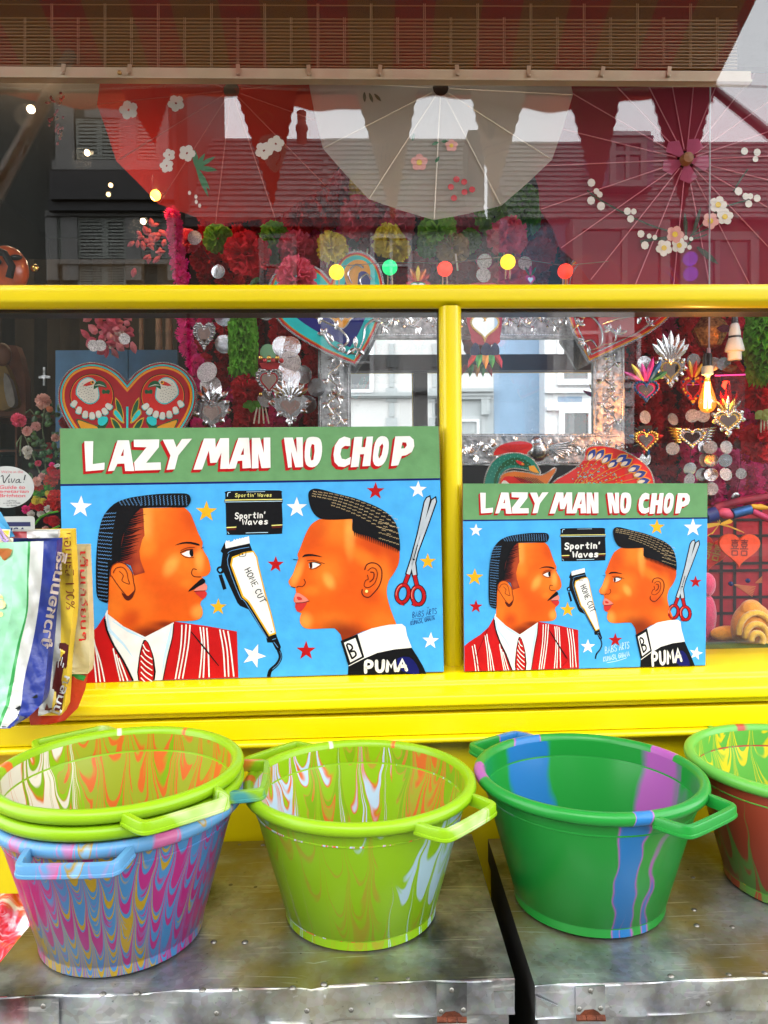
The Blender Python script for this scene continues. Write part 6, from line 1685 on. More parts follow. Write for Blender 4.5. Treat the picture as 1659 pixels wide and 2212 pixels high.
# bird stamped in the lower bar
b = MB(); o_ = c6
for a in range(7): ridge(b, petal_px(*o_(960, 1640), 1.35 + a * .13, 62 - a * 3, 8), MYD - .010, .004)
b.ball(P(*o_(870, 1600), MYD - .012), px(16, MYD), 10, 6, sc=(1, .5, 1)); b.ball(P(*o_(880, 1670), MYD - .012), px(22, MYD), 10, 6, sc=(1, .5, 1.1))
b.build('stamped_bird', silver, t, smooth=40)

# ------------------------------------------------------------------ big painted hearts
def band_heart(t, outline, y, bands):
    """bands: (inset px, material, lift)"""
    for i, (d, m, lift) in enumerate(bands):
        lp = inset(outline, d) if d else outline
        plate(t, 'painted_band' if i else 'heart_board', lp, y - lift, .012 if i == 0 else .0015, m)
def scroll(t, pts, y, r=.0035, m=None, leaf=True):
    b = MB(); sp = smooth_loop(pts, 4, False)
    n = len(sp); b.tube([P(u, v, y) for u, v in sp], [r * (.5 + .8 * i / n) for i in range(n)], 6)
    if leaf:
        e, f = sp[-1], sp[-2]; a = math.atan2(e[0] - f[0], -(e[1] - f[1]))
        for da in (-.9, 0, .9): ridge(b, petal_px(e[0], e[1], a + da, 15, 8), y - .002, .004)
    return b.build('raised_scroll', m or silver, t, smooth=50)
def beadline(t, outline, y, step, r, m):
    b = MB(); n = len(outline); acc = 0
    for i in range(n):
        a, c = outline[i], outline[(i + 1) % n]; L = sqrt((c[0] - a[0]) ** 2 + (c[1] - a[1]) ** 2)
        while acc < L:
            b.ball(P(a[0] + (c[0] - a[0]) * acc / L, a[1] + (c[1] - a[1]) * acc / L, y), r, 5, 3); acc += step
        acc -= L
    o = b.build('beading', m, t, smooth=60); o['kind'] = 'stuff'
enamel0 = enamel
def enamel(n_, c_): return enamel0(n_, tuple(min(1, x * 1.2) for x in c_[:3]) + (1,))
e_red, e_teal, e_navy, e_org, e_yel, e_dred, e_grn, e_white, e_blk = enamel('heart red enamel', (.68, .02, .015, 1)), enamel('teal enamel', (.02, .60, .60, 1)), enamel('midnight enamel', (.015, .022, .20, 1)), enamel('marigold enamel', (.92, .36, .02, 1)), enamel('mustard enamel', (.70, .42, .03, 1)), enamel('deep red enamel', (.42, .012, .02, 1)), enamel('bottle green enamel', (.012, .10, .035, 1)), enamel('ivory enamel', (.74, .70, .60, 1)), enamel('soot enamel', (.008, .008, .008, 1))
TH = smooth_loop([(713, 603), (690, 580), (650, 566), (610, 575), (584, 605), (578, 648), (600, 692), (640, 727), (700, 762)], 4, False) + [(768, 791)] + smooth_loop([(768, 791), (800, 742), (826, 680), (832, 630), (822, 580), (800, 552), (770, 541), (740, 552), (722, 578), (713, 603)], 4, False)[1:-1]
t = thing('painted_heart', P(768, 791, 0.4300), 'big turquoise and navy painted wooden heart with silver scrolls above the larger sign', 'wooden heart', 'painted wooden hearts')
band_heart(t, TH, 0.4300, [(0, silver, 0), (4.5, e_red, .0022), (8.5, e_yel, .003), (10.5, e_teal, .0038), (33, e_navy, .0046)])
beadline(t, inset(TH, 2.2), 0.4280, 5, .0022, silver)
for pts in ([(605, 640), (640, 668), (690, 690), (735, 712), (752, 735), (742, 748)], [(600, 610), (625, 640), (668, 652), (690, 672)], [(770, 765), (740, 760), (715, 745), (700, 722)], [(768, 770), (785, 735), (790, 705), (808, 690)], [(815, 640), (800, 665), (785, 675), (775, 660)], [(650, 600), (665, 625), (690, 632)]): scroll(t, pts, 0.4245)
for (u, v, a) in ((768, 750, 0), (768, 752, 2.2), (768, 752, -2.2), (720, 738, -.6), (640, 640, .4), (800, 672, .3), (612, 650, .2), (690, 700, .1), (725, 712, .2)):
    b = MB(); ridge(b, petal_px(u, v, a, 24, 11), 0.4238, .005); b.build('raised_leaf', silver, t)
fl = [(738 + (40 + 6 * cos(8 * k * pi / 40)) * cos(k * pi / 20) * .8, 672 + (34 + 5 * cos(8 * k * pi / 40)) * sin(k * pi / 20)) for k in range(40)]
plate(t, 'flower_boss', fl, 0.4240, .002, silver); plate(t, 'flower_boss', inset(fl, 3), 0.4225, .002, e_org)
for k in range(8):
    b = MB(); ridge(b, petal_px(738, 672, k * pi / 4, 22, 12), 0.4215, .005); b.build('raised_leaf', silver, t)
plate(t, 'painted_lobe', smooth_loop([(745, 580), (765, 562), (790, 565), (800, 585), (795, 612), (770, 625), (748, 612)], 3), 0.4245, .002, e_org)
plate(t, 'painted_lobe', smooth_loop([(775, 590), (792, 588), (800, 605), (795, 630), (775, 628)], 3), 0.4235, .002, e_navy)
for pts in ([(760, 612), (752, 590), (768, 572), (785, 578)], [(785, 625), (778, 605), (792, 592), (802, 604)]): scroll(t, pts, 0.4215, .003, leaf=False)
RH = smooth_loop([(1350, 592), (1325, 560), (1280, 545), (1240, 560), (1218, 600), (1217, 650), (1236, 715), (1272, 784)], 4, False)[:-1] + [(1272, 784)] + smooth_loop([(1272, 784), (1330, 757), (1400, 722), (1450, 682), (1470, 640), (1468, 600), (1440, 570), (1400, 565), (1370, 575), (1350, 592)], 4, False)[1:-1]
t = thing('painted_heart', P(1272, 784, 0.4300), 'big crimson painted wooden heart with silver scrolls above the smaller sign', 'wooden heart', 'painted wooden hearts')
band_heart(t, RH, 0.4300, [(0, silver, 0), (4, e_org, .002), (7, e_red, .0028), (13, silver, .0036), (16, e_dred, .0044)])
beadline(t, inset(RH, 2), 0.4280, 5, .0022, silver)
for pts in ([(1262, 755), (1250, 735), (1238, 715), (1250, 700)], [(1275, 757), (1298, 745), (1300, 715), (1285, 690), (1268, 680)], [(1298, 745), (1325, 740), (1330, 722), (1318, 712)], [(1300, 700), (1330, 690), (1380, 678), (1410, 660)], [(1245, 690), (1235, 672), (1243, 662)], [(1290, 750), (1278, 735), (1262, 738)], [(1340, 735), (1370, 722), (1400, 700)], [(1340, 660), (1360, 640), (1385, 640)]): scroll(t, pts, 0.4245)
for (u, v, a) in ((1335, 722, .2), (1335, 722, 1.2), (1335, 722, -.9), (1378, 700, .3), (1395, 690, .5), (1272, 768, 0), (1310, 665, .2)):
    b = MB(); ridge(b, petal_px(u, v, a, 22, 9), 0.4238, .005); b.build('raised_leaf', silver, t)

# painted box heart with two white birds, and the blue boards behind it
t = thing('blue_boards', P(250, 925, .62), 'pair of old blue painted boards behind the bird heart', 'blue boards')
bl = mat('worn blue paint', (.035, .12, .23, 1), .55, var=.3, scale=9, bump=.2, bscale=40)
for q in ([(410, 515), (943, 510), (943, 1300), (410, 1300)], [(950, 510), (1305, 510), (1312, 540), (1312, 1300), (950, 1300)]): plate(t, 'plank', [c4(*p) for p in q], .62, .02, bl)
b = MB(); b.ball(P(*c4(828, 542), .618), .004, 6, 4); b.ball(P(*c4(862, 556), .618), .003, 6, 4); b.build('nail', MC['dull rivet'], t)
halfr = [(0, 745), (60, 680), (140, 628), (240, 600), (340, 612), (430, 660), (490, 740), (513, 830), (500, 940), (430, 1080), (300, 1250), (150, 1400)]
hl = smooth_loop([(940, 745)] + [(940 + dx, y) for dx, y in halfr[1:]] + [(940, 1510)], 3, False)
BH = [c4(x, y) for x, y in hl] + [c4(1880 - x, y) for x, y in hl[1:-1][::-1]]
t = thing('painted_heart', P(275, 1040, .24), 'red painted box heart with two white birds behind the larger sign', 'wooden heart', 'painted wooden hearts')
HY = .24
band_heart(t, BH, HY, [(0, silver, -.03), (2.5, e_dred, 0), (5.5, e_teal, .0012), (9, e_red, .0018), (10.5, e_org, .0024), (14.5, e_red, .003), (16, e_dred, .0036)])
beadline(t, inset(BH, 1.3), HY - .001, 4, .0016, silver)
def c4p(*pts, mir=False): return [c4(1880 - x if mir else x, y) for x, y in pts]
for mir in (False, True):
    def pl(name, pts, lift, m, sm=2):
        q = c4p(*pts, mir=mir); q = smooth_loop(q, sm) if sm > 1 else q
        return plate(t, name, q, HY - lift, .0006, m)
    ring = [(678 + 163 * cos(k * pi / 24), 850 + 163 * sin(k * pi / 24)) for k in range(48)]
    pl('painted_ring', ring, .0046, e_blk, 1); pl('painted_ring', [(678 + 157 * cos(k * pi / 24), 850 + 157 * sin(k * pi / 24)) for k in range(48)], .0052, e_org, 1); pl('painted_ring', [(678 + 153 * cos(k * pi / 24), 850 + 153 * sin(k * pi / 24)) for k in range(48)], .0058, e_red, 1)
    for k in range(34):
        a = k * 2.4; r = 20 + 128 * sqrt((k + .5) / 34); 
        x, y = 678 + r * cos(a), 850 + r * sin(a)
    # bird
    for (cx, cy, a) in ((560, 890, 3.75), (590, 935, 3.45), (632, 965, 3.25), (678, 975, 3.05), (722, 965, 2.85), (762, 945, 2.6), (785, 915, 2.2)):
        L = 62
        u0 = (cx - 25 * sin(a), cy + 25 * cos(a))
        o = petal_px(0, 0, a if not mir else a, L, 42)
        q = [(cx + p_[0] * 1.0, cy + p_[1]) for p_ in [(-14 * cos(a), -14 * sin(a)), (-19 * cos(a) + 40 * sin(a), -19 * sin(a) - 40 * cos(a)), (48 * sin(a), -48 * cos(a)), (19 * cos(a) + 40 * sin(a), 19 * sin(a) - 40 * cos(a)), (14 * cos(a), 14 * sin(a))]]
        pl('painted_feather', [((x - cx) * 1.12 + cx, (y - cy) * 1.12 + cy) for x, y in q], .0062, e_teal, 2); pl('painted_feather', q, .0068, e_white, 2)
    pl('painted_bird', [(598, 735), (650, 712), (705, 735), (725, 790), (735, 850), (722, 885), (690, 908), (650, 912), (610, 890), (560, 840), (568, 780)], .0074, e_teal)
    pl('painted_bird', [(602, 741), (650, 719), (700, 740), (719, 790), (728, 850), (716, 880), (688, 901), (650, 904), (614, 884), (567, 838), (575, 782)], .008, e_white)
    pl('painted_beak', [(692, 802), (700, 760), (730, 738), (770, 752), (790, 790), (752, 782), (722, 785)], .0086, e_grn); pl('painted_beak', [(698, 775), (735, 765), (785, 785), (735, 772)], .009, e_white)
    pl('painted_eye', [(612, 775), (650, 750), (690, 738), (688, 765), (650, 776)], .0086, e_red); pl('painted_eye', [(682 + 14 * cos(k), 752 + 14 * sin(k)) for k in range(6)], .0092, e_org); pl('painted_eye', [(684 + 7 * cos(k), 750 + 7 * sin(k)) for k in range(6)], .0097, e_blk)
    bb = MB()
    for k in range(46):
        a = k * 2.4; r = 78 * sqrt((k + .5) / 46); x, y = 645 + r * cos(a) * .9, 825 + r * sin(a)
        if y < 745 or x > 705: continue
        bb.poly([P(u, v, HY - .0087) for u, v in c4p((x - 4, y - 2), (x + 4, y - 3), (x + 4, y), (x - 4, y + 1), mir=mir)])
    bb.build('painted_fleck', e_blk, t)
    pl('painted_fruit', [(752, 820), (765, 802), (782, 812), (800, 803), (812, 820), (790, 870), (778, 886)], .0064, e_grn); pl('painted_fruit', [(756, 838), (808, 838), (790, 870), (778, 884)], .007, e_red)
    pl('painted_leaf', [(852, 860), (895, 920), (915, 1000), (905, 1030), (860, 960)], .0046, e_yel); pl('painted_leaf', [(857, 875), (892, 925), (908, 1000), (902, 1018), (866, 955)], .0052, e_grn)
    pl('painted_leaf', [(835, 985), (850, 945), (890, 985), (920, 1050), (890, 1045)], .0054, e_yel); pl('painted_leaf', [(842, 982), (854, 955), (886, 990), (908, 1040), (888, 1032)], .006, e_teal)
    pl('painted_leaf', [(815, 1010), (870, 1040), (905, 1100), (900, 1160), (850, 1110)], .0056, e_yel); pl('painted_leaf', [(825, 1022), (868, 1050), (896, 1105), (892, 1140), (855, 1100)], .0062, e_grn)
    pl('painted_swirl', [(565, 1020), (640, 1040), (720, 1070), (790, 1010), (800, 1050), (740, 1120), (620, 1120), (575, 1060)], .0044, e_grn); pl('painted_swirl', [(575, 1030), (640, 1050), (715, 1078), (715, 1110), (620, 1110), (585, 1065)], .005, e_org); pl('painted_swirl', [(730, 1010), (790, 1005), (792, 1040), (760, 1070), (725, 1060)], .0056, e_teal)
plate(t, 'painted_stem', c4p((932, 930), (948, 930), (946, 1180), (934, 1180)), HY - .0066, .0006, e_teal)

# ------------------------------------------------------------------ painted tin peacock and red tin hand
t = thing('tin_peacock', P(1180, 1040, .34), 'painted tin peacock with green neck, red crest and fanned tail, above the smaller sign', 'tin peacock')
Y8 = .34
def p6(name, pts, lift, m, sm=2, edge=None):
    q = [c6(*p) for p in pts]; q = smooth_loop(q, sm) if sm > 1 else q
    if edge:
        plate(t, name + '_edge', inset(q, -edge), Y8 - lift + .0012, .004, old_silver); beadline(t, inset(q, -edge * .5), Y8 - lift, 4, .0013, gold)
    return plate(t, name, q, Y8 - lift, .003 if not edge else .0015, m)
p6('crest', [(440, 1720), (470, 1650), (560, 1600), (700, 1580), (800, 1600), (818, 1640), (770, 1690), (760, 1708), (640, 1690), (540, 1702)], .002, e_red, 2, 2.5)
for k in range(6):
    b = MB(); p0, p1 = c6(640, 1690), c6(480 + k * 58, 1640 - 22 * sin(k * .6)); b.tube([P(*p0, Y8 - .0042), P(*p1, Y8 - .0042)], .0006, 4); b.build('crest_line', e_dred, t)
p6('neck', [(335, 2150), (350, 2000), (372, 1900), (430, 1790), (520, 1722), (640, 1700), (750, 1720), (830, 1772), (880, 1850), (890, 1905), (800, 1868), (650, 1842), (560, 1862), (505, 1925), (480, 2010), (490, 2150)], .004, enamel('peacock green enamel', (.015, .22, .15, 1)), 2, 2.5)
p6('neck_band', [(440, 2000), (460, 1900), (520, 1800), (640, 1740), (760, 1770), (830, 1850), (650, 1815), (550, 1835), (490, 1900), (465, 2000)], .0056, e_grn, 2)
bb = MB()
for k in range(90):
    a = k * 2.4; r = sqrt((k + .5) / 90); x, y = 620 + 220 * r * cos(a), 1880 + 170 * r * sin(a)
    d = sqrt((x - 640) ** 2 + (y - 1990) ** 2)
    if 160 < d < 285 and y < 1960: bb.poly([P(u, v, Y8 - .0066) for u, v in [c6(x - 5, y), c6(x, y - 7), c6(x + 5, y), c6(x, y + 7)]])
bb.build('painted_scale', enamel('mint enamel', (.12, .5, .36, 1)), t)
p6('eye', [(658, 1768), (700, 1778), (738, 1800), (735, 1818), (700, 1812), (672, 1795)], .0076, e_red, 2); p6('eye', [(712, 1798), (728, 1796), (734, 1808), (720, 1814)], .0086, e_yel, 2)
p6('beak', [(785, 1825), (838, 1820), (888, 1895), (840, 1888), (795, 1868)], .0076, e_org, 1)
p6('body', [(500, 2150), (505, 1960), (540, 1905), (640, 1880), (800, 1900), (900, 1922), (985, 1885), (1040, 1848), (1042, 1880), (965, 2000), (930, 2150)], .007, enamel('peacock orange enamel', (.66, .17, .02, 1)), 2, 2.5)
p6('wing', [(510, 2150), (520, 1960), (590, 1925), (720, 1950), (880, 2020), (900, 2150)], .0086, e_red, 2); p6('wing', [(505, 2100), (520, 1985), (560, 1970), (620, 2040), (640, 2150)], .010, e_white, 2)
for k in range(9):
    b = MB(); b.tube([P(*c6(640 + k * 26, 1925 + k * 2), Y8 - .010), P(*c6(720 + k * 30, 1985 + k * 4), Y8 - .0098)], .0007, 4); b.build('feather_line', e_blk, t)
fan = [(1000, 2150), (1030, 1992), (1130, 1925), (1250, 1850), (1330, 1760), (1345, 1690), (1375, 1645), (1440, 1632), (1520, 1632), (1600, 1645), (1680, 1668), (1750, 1695), (1830, 1740), (1900, 1790), (1960, 1850), (1990, 1900), (2010, 1990), (2010, 2150)]
p6('tail_fan', fan, .003, e_red, 2, 2.5)
for k in range(9):
    a = -.36 + k * .20
    ex, ey = [(1405, 1712), (1487, 1712), (1552, 1752), (1618, 1800), (1745, 1790), (1825, 1850), (1880, 1905), (1915, 1975), (1700, 1750)][k]
    b = MB(); b.tube([P(*c6(1150, 2120), Y8 - .0050), P(*c6(ex, ey + 30), Y8 - .0050)], .0007, 4); b.build('feather_line', e_yel, t)
    ang = math.atan2(ex - 1150, 2120 - ey)
    q = petal_px(*c6(ex - 55 * sin(ang), ey + 55 * cos(ang)), ang, 26, 15)
    plate(t, 'feather_eye', inset(q, -2.2), Y8 - .0052, .0008, e_org); plate(t, 'feather_eye', q, Y8 - .0062, .0008, enamel('cobalt enamel', (.02, .05, .32, 1)))
    plate(t, 'feather_eye', petal_px(*c6(ex - 60 * sin(ang), ey + 60 * cos(ang)), ang, 17, 8), Y8 - .0070, .0006, e_white)
bb = MB()
for k in range(120):
    f = rnd.uniform(.35, .8); a = rnd.uniform(.35, 1.25)
    x, y = 1100 + 820 * f * sin(a), 2130 - 520 * f * cos(a) * 1.0
    if y > 2080: continue
    bb.poly([P(u, v, Y8 - .0056) for u, v in [c6(x - 6, y - 4), c6(x + 6, y - 4), c6(x + 6, y + 4), c6(x - 6, y + 4)]], k % 2)
bb.build('painted_fleck', [e_teal, e_yel], t)
t = thing('tin_hand', P(1045, 740, 0.4200), 'red painted tin hand with a heart mirror and coloured feather fingers beside the mullion', 'tin ornament')
h6 = lambda pts: [c6(*p) for p in pts]
plate(t, 'palm', smooth_loop(h6([(150, 60), (345, 20), (540, 60), (530, 275), (522, 420), (500, 560), (478, 625), (240, 625), (215, 540), (180, 430), (165, 275)]), 2), 0.4200, .006, mat('red foil lacquer', (.50, .02, .05, 1), .25, metal=.5, var=.15, scale=25, coat=.4))
hh = heart_px(*c6(352, 440), 56, 54)
plate(t, 'heart_rim', inset(hh, -4), 0.4160, .005, gold); plate(t, 'heart_mirror', hh, 0.4145, .002, mirror_m); beadline(t, inset(hh, -2), 0.4145, 5, .0024, gold)
for k, (x0, x1) in enumerate(((215, 300), (318, 412), (410, 492))):
    plate(t, 'blue_scallop', smooth_loop(h6([(x0, 730), (x0 - 4, 670), (x0 + 20, 630), ((x0 + x1) / 2, 608), (x1 - 15, 630), (x1 + 2, 670), (x1 - 4, 730)]), 2), 0.4140, .004, mat('blue foil lacquer', (.01, .02, .10, 1), .25, metal=.5, coat=.4))
for x0, x1, xt, yt, m in ((225, 272, 185, 862, 'r'), (270, 328, 283, 868, 'g'), (328, 388, 360, 872, 'o'), (388, 446, 424, 866, 'g'), (440, 495, 520, 866, 'r')):
    mm = {'r': ('red feather lacquer', (.5, .02, .03, 1)), 'g': ('green feather lacquer', (.02, .25, .06, 1)), 'o': ('amber feather lacquer', (.6, .25, .03, 1))}[m]
    b = MB(); ridge(b, h6([(x0, 728), (x1, 728), ((x1 + xt) / 2 + 18, 790), (xt, yt), ((x0 + xt) / 2 - 18, 790)]), 0.4150, .006); b.build('feather', mat(*mm, .3, metal=.4), t)

# ------------------------------------------------------------------ little milagro hearts with mirrors
def milagro(label, cu, cv, w, h, y, body=None, rim=None, flames=(), rays=0, raycol=None, beads=None, wings=False, mir=None, leafring=0):
    """cu, cv: centre of the heart mirror"""
    t = thing('tin_heart', P(cu, cv, y), label, 'tin heart', 'little tin hearts with mirrors')
    body = body or silver; rim = rim or body
    ou = heart_px(cu, cv, w, h)
    n = len(ou)
    sc = [(u + (u - cu) * (.06 if i % 2 else -.02), v + (v - cv) * (.06 if i % 2 else -.02)) for i, (u, v) in enumerate(ou)]
    plate(t, 'heart_plate', sc, y, .005, body)
    if leafring:
        b = MB()
        for k in range(leafring):
            a = 2 * pi * k / leafring; q = ou[int(k * n / leafring) % n]; aa = math.atan2(q[0] - cu, -(q[1] - cv))
            ridge(b, petal_px(cu + (q[0] - cu) * .82, cv + (q[1] - cv) * .82, aa, w * .19, w * .15), y - .002, .004)
        o = b.build('stamped_leaves', body, t, smooth=20); o['kind'] = 'stuff'
    for k in range(rays):
        a = 2 * pi * (k + .5) / rays; q = heart_px(cu, cv, w, h, n=rays)[k]
        aa = math.atan2(q[0] - cu, -(q[1] - cv))
        b = MB(); ridge(b, petal_px(cu + (q[0] - cu) * .9, cv + (q[1] - cv) * .9, aa, w * .26, w * .15), y - .001, .005); b.build('ray', raycol[k % len(raycol)] if raycol else body, t)
    if beads is not None:
        bq = heart_px(cu, cv, w * .86, h * .86, n=max(14, int(w * .55)))
        b = MB()
        for i, q in enumerate(bq): b.ball(P(*q, y - .003), px(w * .06, y), 6, 4, mi=i % len(beads))
        o = b.build('bead_border', beads, t, smooth=60)
    mi = heart_px(cu, cv + h * .01, w * .56, h * .56)
    plate(t, 'heart_rim', inset(mi, -w * .05), y - .004, .003, rim); plate(t, 'heart_mirror', mi, y - .0055, .002, mir or mirror_m)
    for k, (a, L, W, m) in enumerate(flames):
        b = MB(); ridge(b, petal_px(cu + a * w * .16, cv - h * .33, a, L, W), y - .003 - .0003 * k, .006); b.build('flame', m, t)
    if wings:
        for s in (-1, 1):
            for k in range(6):
                b = MB(); q = [(cu + s * (w * .38 + f * (w * .52 - k * w * .05)), cv - h * .32 + k * h * .105 + (-1 + 2 * e) * h * .035 + f * f * h * (-.08 + .02 * k)) for f, e in ((0, 0), (.5, -.3), (1, .5), (.5, 1.3), (0, 1))]
                ridge(b, q, y - .001 - k * .0004, .004); b.build('wing_feather', (gold if s < 0 else silver), t)
    return t
col_ = lambda n_, c_: mat(n_, c_, .3, metal=.45, coat=.3)
L_mag, L_blue, L_yel, L_red, L_grn, L_blk, L_pur = col_('magenta lacquer', (.55, .03, .25, 1)), col_('blue lacquer', (.01, .09, .30, 1)), col_('yellow lacquer', (.70, .48, .04, 1)), col_('red lacquer', (.55, .03, .04, 1)), col_('green lacquer', (.03, .20, .12, 1)), blackm, col_('purple lacquer', (.30, .05, .32, 1))
fan_s = lambda m, L, W, n=5, sp=.45: [((k - (n - 1) / 2) * sp, L * (1 - .09 * abs(k - (n - 1) / 2)), W, m) for k in range(n)]
green_mir = mat('green tinted mirror', (.55, .85, .65, 1), .02, metal=1)
milagro('silver tin heart with leaf flames and a greenish mirror beside the bird heart', 457, 890, 76, 74, .30, leafring=14, flames=fan_s(silver, 40, 15))
milagro('silver tin heart with a star leaf border, between the red pompoms and the mirror frame', 627, 878, 78, 72, .30, leafring=12, flames=fan_s(silver, 42, 13, 7, .35))
milagro('silver tin heart with a red rim and a crown of red and gold beads', 581, 822, 58, 76, .34, rim=L_red, beads=[silver], flames=[])
t_ = bpy.data.objects['tin_heart.002']
b = MB()
for k in range(6): b.ball(P(563 + k * 9.0, 776 + (3 if k % 2 else -3), .33), px(5.5, .33), 8, 5, mi=k % 2)
b.build('crown_bead', [gold, L_red], t_, smooth=60)
b = MB(); b.slab([P(u, v, .338) for u, v in ((560, 784), (606, 784), (600, 798), (566, 798))], (0, .004, 0)); b.build('crown', L_red, t_)
b = MB()
for u, v, i in ((563, 852, 0), (601, 850, 0), (584, 872, 1)): b.ball(P(u, v, .33), px(5, .33), 8, 5, mi=i)
b.build('pendant_bead', [gold, L_red], t_, smooth=60)
milagro('half turned silver tin heart with a blank mirror beside the magenta strand', 441, 722, 48, 74, .36, beads=[silver], flames=[])
milagro('magenta and green tin heart cut off by the yellow transom', 468, 650, 58, 62, .34, body=L_mag, rim=L_grn, beads=[L_mag, L_grn], flames=[])
milagro('tall silver tin heart with pineapple flames by the red painted heart', 1449, 798, 62, 70, .30, leafring=18, rim=gold, flames=fan_s(silver, 62, 16, 7, .26))
milagro('red and blue beaded tin heart crowned with magenta, yellow and blue feathers', 1396, 842, 58, 58, .30, body=L_red, rim=L_mag, beads=[L_blue], flames=[(-1.1, 44, 11, L_mag), (-.62, 46, 12, L_yel), (-.2, 40, 13, L_mag), (.25, 54, 14, L_mag), (.55, 54, 14, L_blue), (1.05, 46, 12, L_grn)])
milagro('red and yellow tin heart with a black rosette, half behind the amber bulb', 1497, 840, 52, 76, .36, body=L_red, rim=L_red, beads=[L_yel, L_red, L_blue, L_yel], flames=[(-.5, 36, 9, L_red), (-.17, 38, 9, L_yel), (.17, 38, 9, L_red), (.5, 36, 9, L_yel)])
milagro('gold beaded tin heart with blue and black rays and a black crown', 1396, 950, 54, 56, .30, body=gold, rim=L_red, beads=[gold], rays=12, raycol=[L_blk, L_blue, L_blk, L_red], flames=[])
b = MB(); b.slab([P(*c7(x, y), .296) for x, y in ((385, 1430), (520, 1425), (510, 1505), (395, 1505))], (0, .004, 0)); b.build('crown', blackm, bpy.data.objects['tin_heart.008'])
milagro('winged silver tin heart with a dark mirror under the amber bulb', 1495, 944, 62, 54, .28, beads=[silver, silver, gold], wings=True, flames=[], mir=mat('dark mirror', (.25, .2, .2, 1), .03, metal=1))
milagro('silver tin heart with tall golden flames to the side of the amber bulb', 1573, 908, 66, 60, .28, beads=[silver], rim=gold, flames=[(-.7, 40, 10, gold), (-.3, 46, 11, gold), (0, 68, 15, silver), (.35, 46, 11, gold), (.7, 38, 10, silver)], leafring=14)
milagro('dark tin heart with rainbow crest behind the white lamp holder', 1612, 770, 40, 58, .44, body=L_blk, beads=[L_blue, silver, L_blk], flames=[(-.4, 26, 8, L_blue), (0, 30, 8, L_yel), (.4, 30, 8, L_mag), (.8, 26, 8, L_pur)])
milagro('small red tin heart with orange flames above the transom, beside the red bulb', 903, 618, 52, 34, .40, body=L_red, rim=L_grn, flames=[(-.9, 24, 9, L_red), (-.45, 30, 9, col_('orange lacquer', (.65, .15, .03, 1))), (0, 34, 10, L_yel), (.45, 30, 9, MC['orange lacquer']), (.9, 24, 9, L_red)])
milagro('tiny pink and green tin tulip heart above the transom', 1146, 604, 20, 26, .40, body=L_mag, flames=[(-.5, 22, 6, L_grn), (0, 22, 8, L_mag), (.5, 22, 6, L_grn)])

# ------------------------------------------------------------------ strings of shiny discs
def disc_string(label, pts, y, r=23, ms=None):
    t = thing('disc_string', P(*pts[0], y), label, 'disc garland', 'strings of shiny foil discs')
    b = MB(); b.tube([P(u, v, y + .003) for u, v in ([(pts[0][0], pts[0][1] - 30)] + list(pts) if len(pts) == 1 else pts)], .0008, 4); b.build('thread', mat('dark thread', (.05, .03, .03, 1), .8), t)
    for k, (u, v) in enumerate(pts):
        M = Matrix.Rotation(rnd.uniform(-.45, .45), 3, 'Z') @ Matrix.Rotation(pi / 2 + rnd.uniform(-.25, .25), 3, 'X')
        R = px(r, y); b = MB(); b.lathe([(0, .0008), (R * .6, .0008 + rnd.uniform(-.0012, .0012)), (R, 0), (R, -.0008), (0, -.0008)], 22, P(u, v, y), M=M)
        b.build('disc', (ms or [foil, foil2])[k % len(ms or [foil, foil2])], t, smooth=60)
q5 = lambda L: [c5(*p) for p in L]
q7 = lambda L: [c7(*p) for p in L]
disc_string('string of foil discs beside the turned silver heart', q5([(170, 225), (172, 395)]), .42, 20, [foil])
disc_string('string of foil discs hanging above the greenish mirror heart', q5([(65, 568), (88, 657)]), .40, 23, [foil2])
disc_string('string of foil discs by the top of the green ruffled garland', q5([(437, 190)]), .42, 20, [foil])
disc_string('string of paired foil discs between the crowned heart and the tin frame', q5([(540, 412), (580, 412), (580, 508), (540, 590), (578, 597)]), .38, 24, [foil, foil, foil2])
disc_string('single green glitter disc above the crowned heart', q5([(445, 450)]), .40, 19, [mat('green glitter foil', (.25, .5, .3, 1), .3, metal=.9, bump=.8, bscale=400)])
disc_string('string of foil discs close to the tin mirror frame', q5([(665, 585), (690, 770), (745, 665)]), .44, 20, [foil])
disc_string('foil disc under the crowned heart', q5([(432, 735)]), .40, 18, [foil])
disc_string('string of foil discs by the feathered heart', q7([(443, 805), (450, 1345), (450, 1760), (490, 1990)]), .40, 14.5)
disc_string('string of foil discs beside the tall pineapple heart', q7([(925, 785), (915, 1330), (890, 1855), (885, 1965)]), .42, 14.5)
disc_string('string of glitter discs under the tall pineapple heart', q7([(725, 1365), (720, 1655)]), .44, 14, [foil2])
disc_string('string of foil discs behind the amber bulb', q7([(1125, 820), (1020, 1330), (1035, 1640), (1030, 1770), (1010, 1910)]), .46, 14.5)
disc_string('string of foil discs beside the amber bulb', q7([(1225, 820), (1090, 1640), (1100, 1770), (1100, 1910), (1100, 2050)]), .44, 14.5, [foil, foil2, foil])
disc_string('string of glitter discs under the golden flamed heart', q7([(1250, 1640), (1240, 1770), (1245, 1905)]), .38, 14.5, [foil2, foil])
disc_string('foil discs scattered by the magenta tinsel strands', q7([(1380, 1600), (1395, 1900), (1340, 2140)]), .50, 12, [foil, foil2])
disc_string('string of discs above the transom, near the lime carnation', [c1(1150, 1405), c1(1290, 1605)], .46, 15, [foil2, foil])
disc_string('pair of glitter discs above the transom beside the pink carnation', [c2(1370, 1545), c2(1365, 1625)], .44, 16, [foil2])
disc_string('amber glitter disc above the transom by the yellow bulb', [c2(1610, 1555)], .42, 15, [foil2])
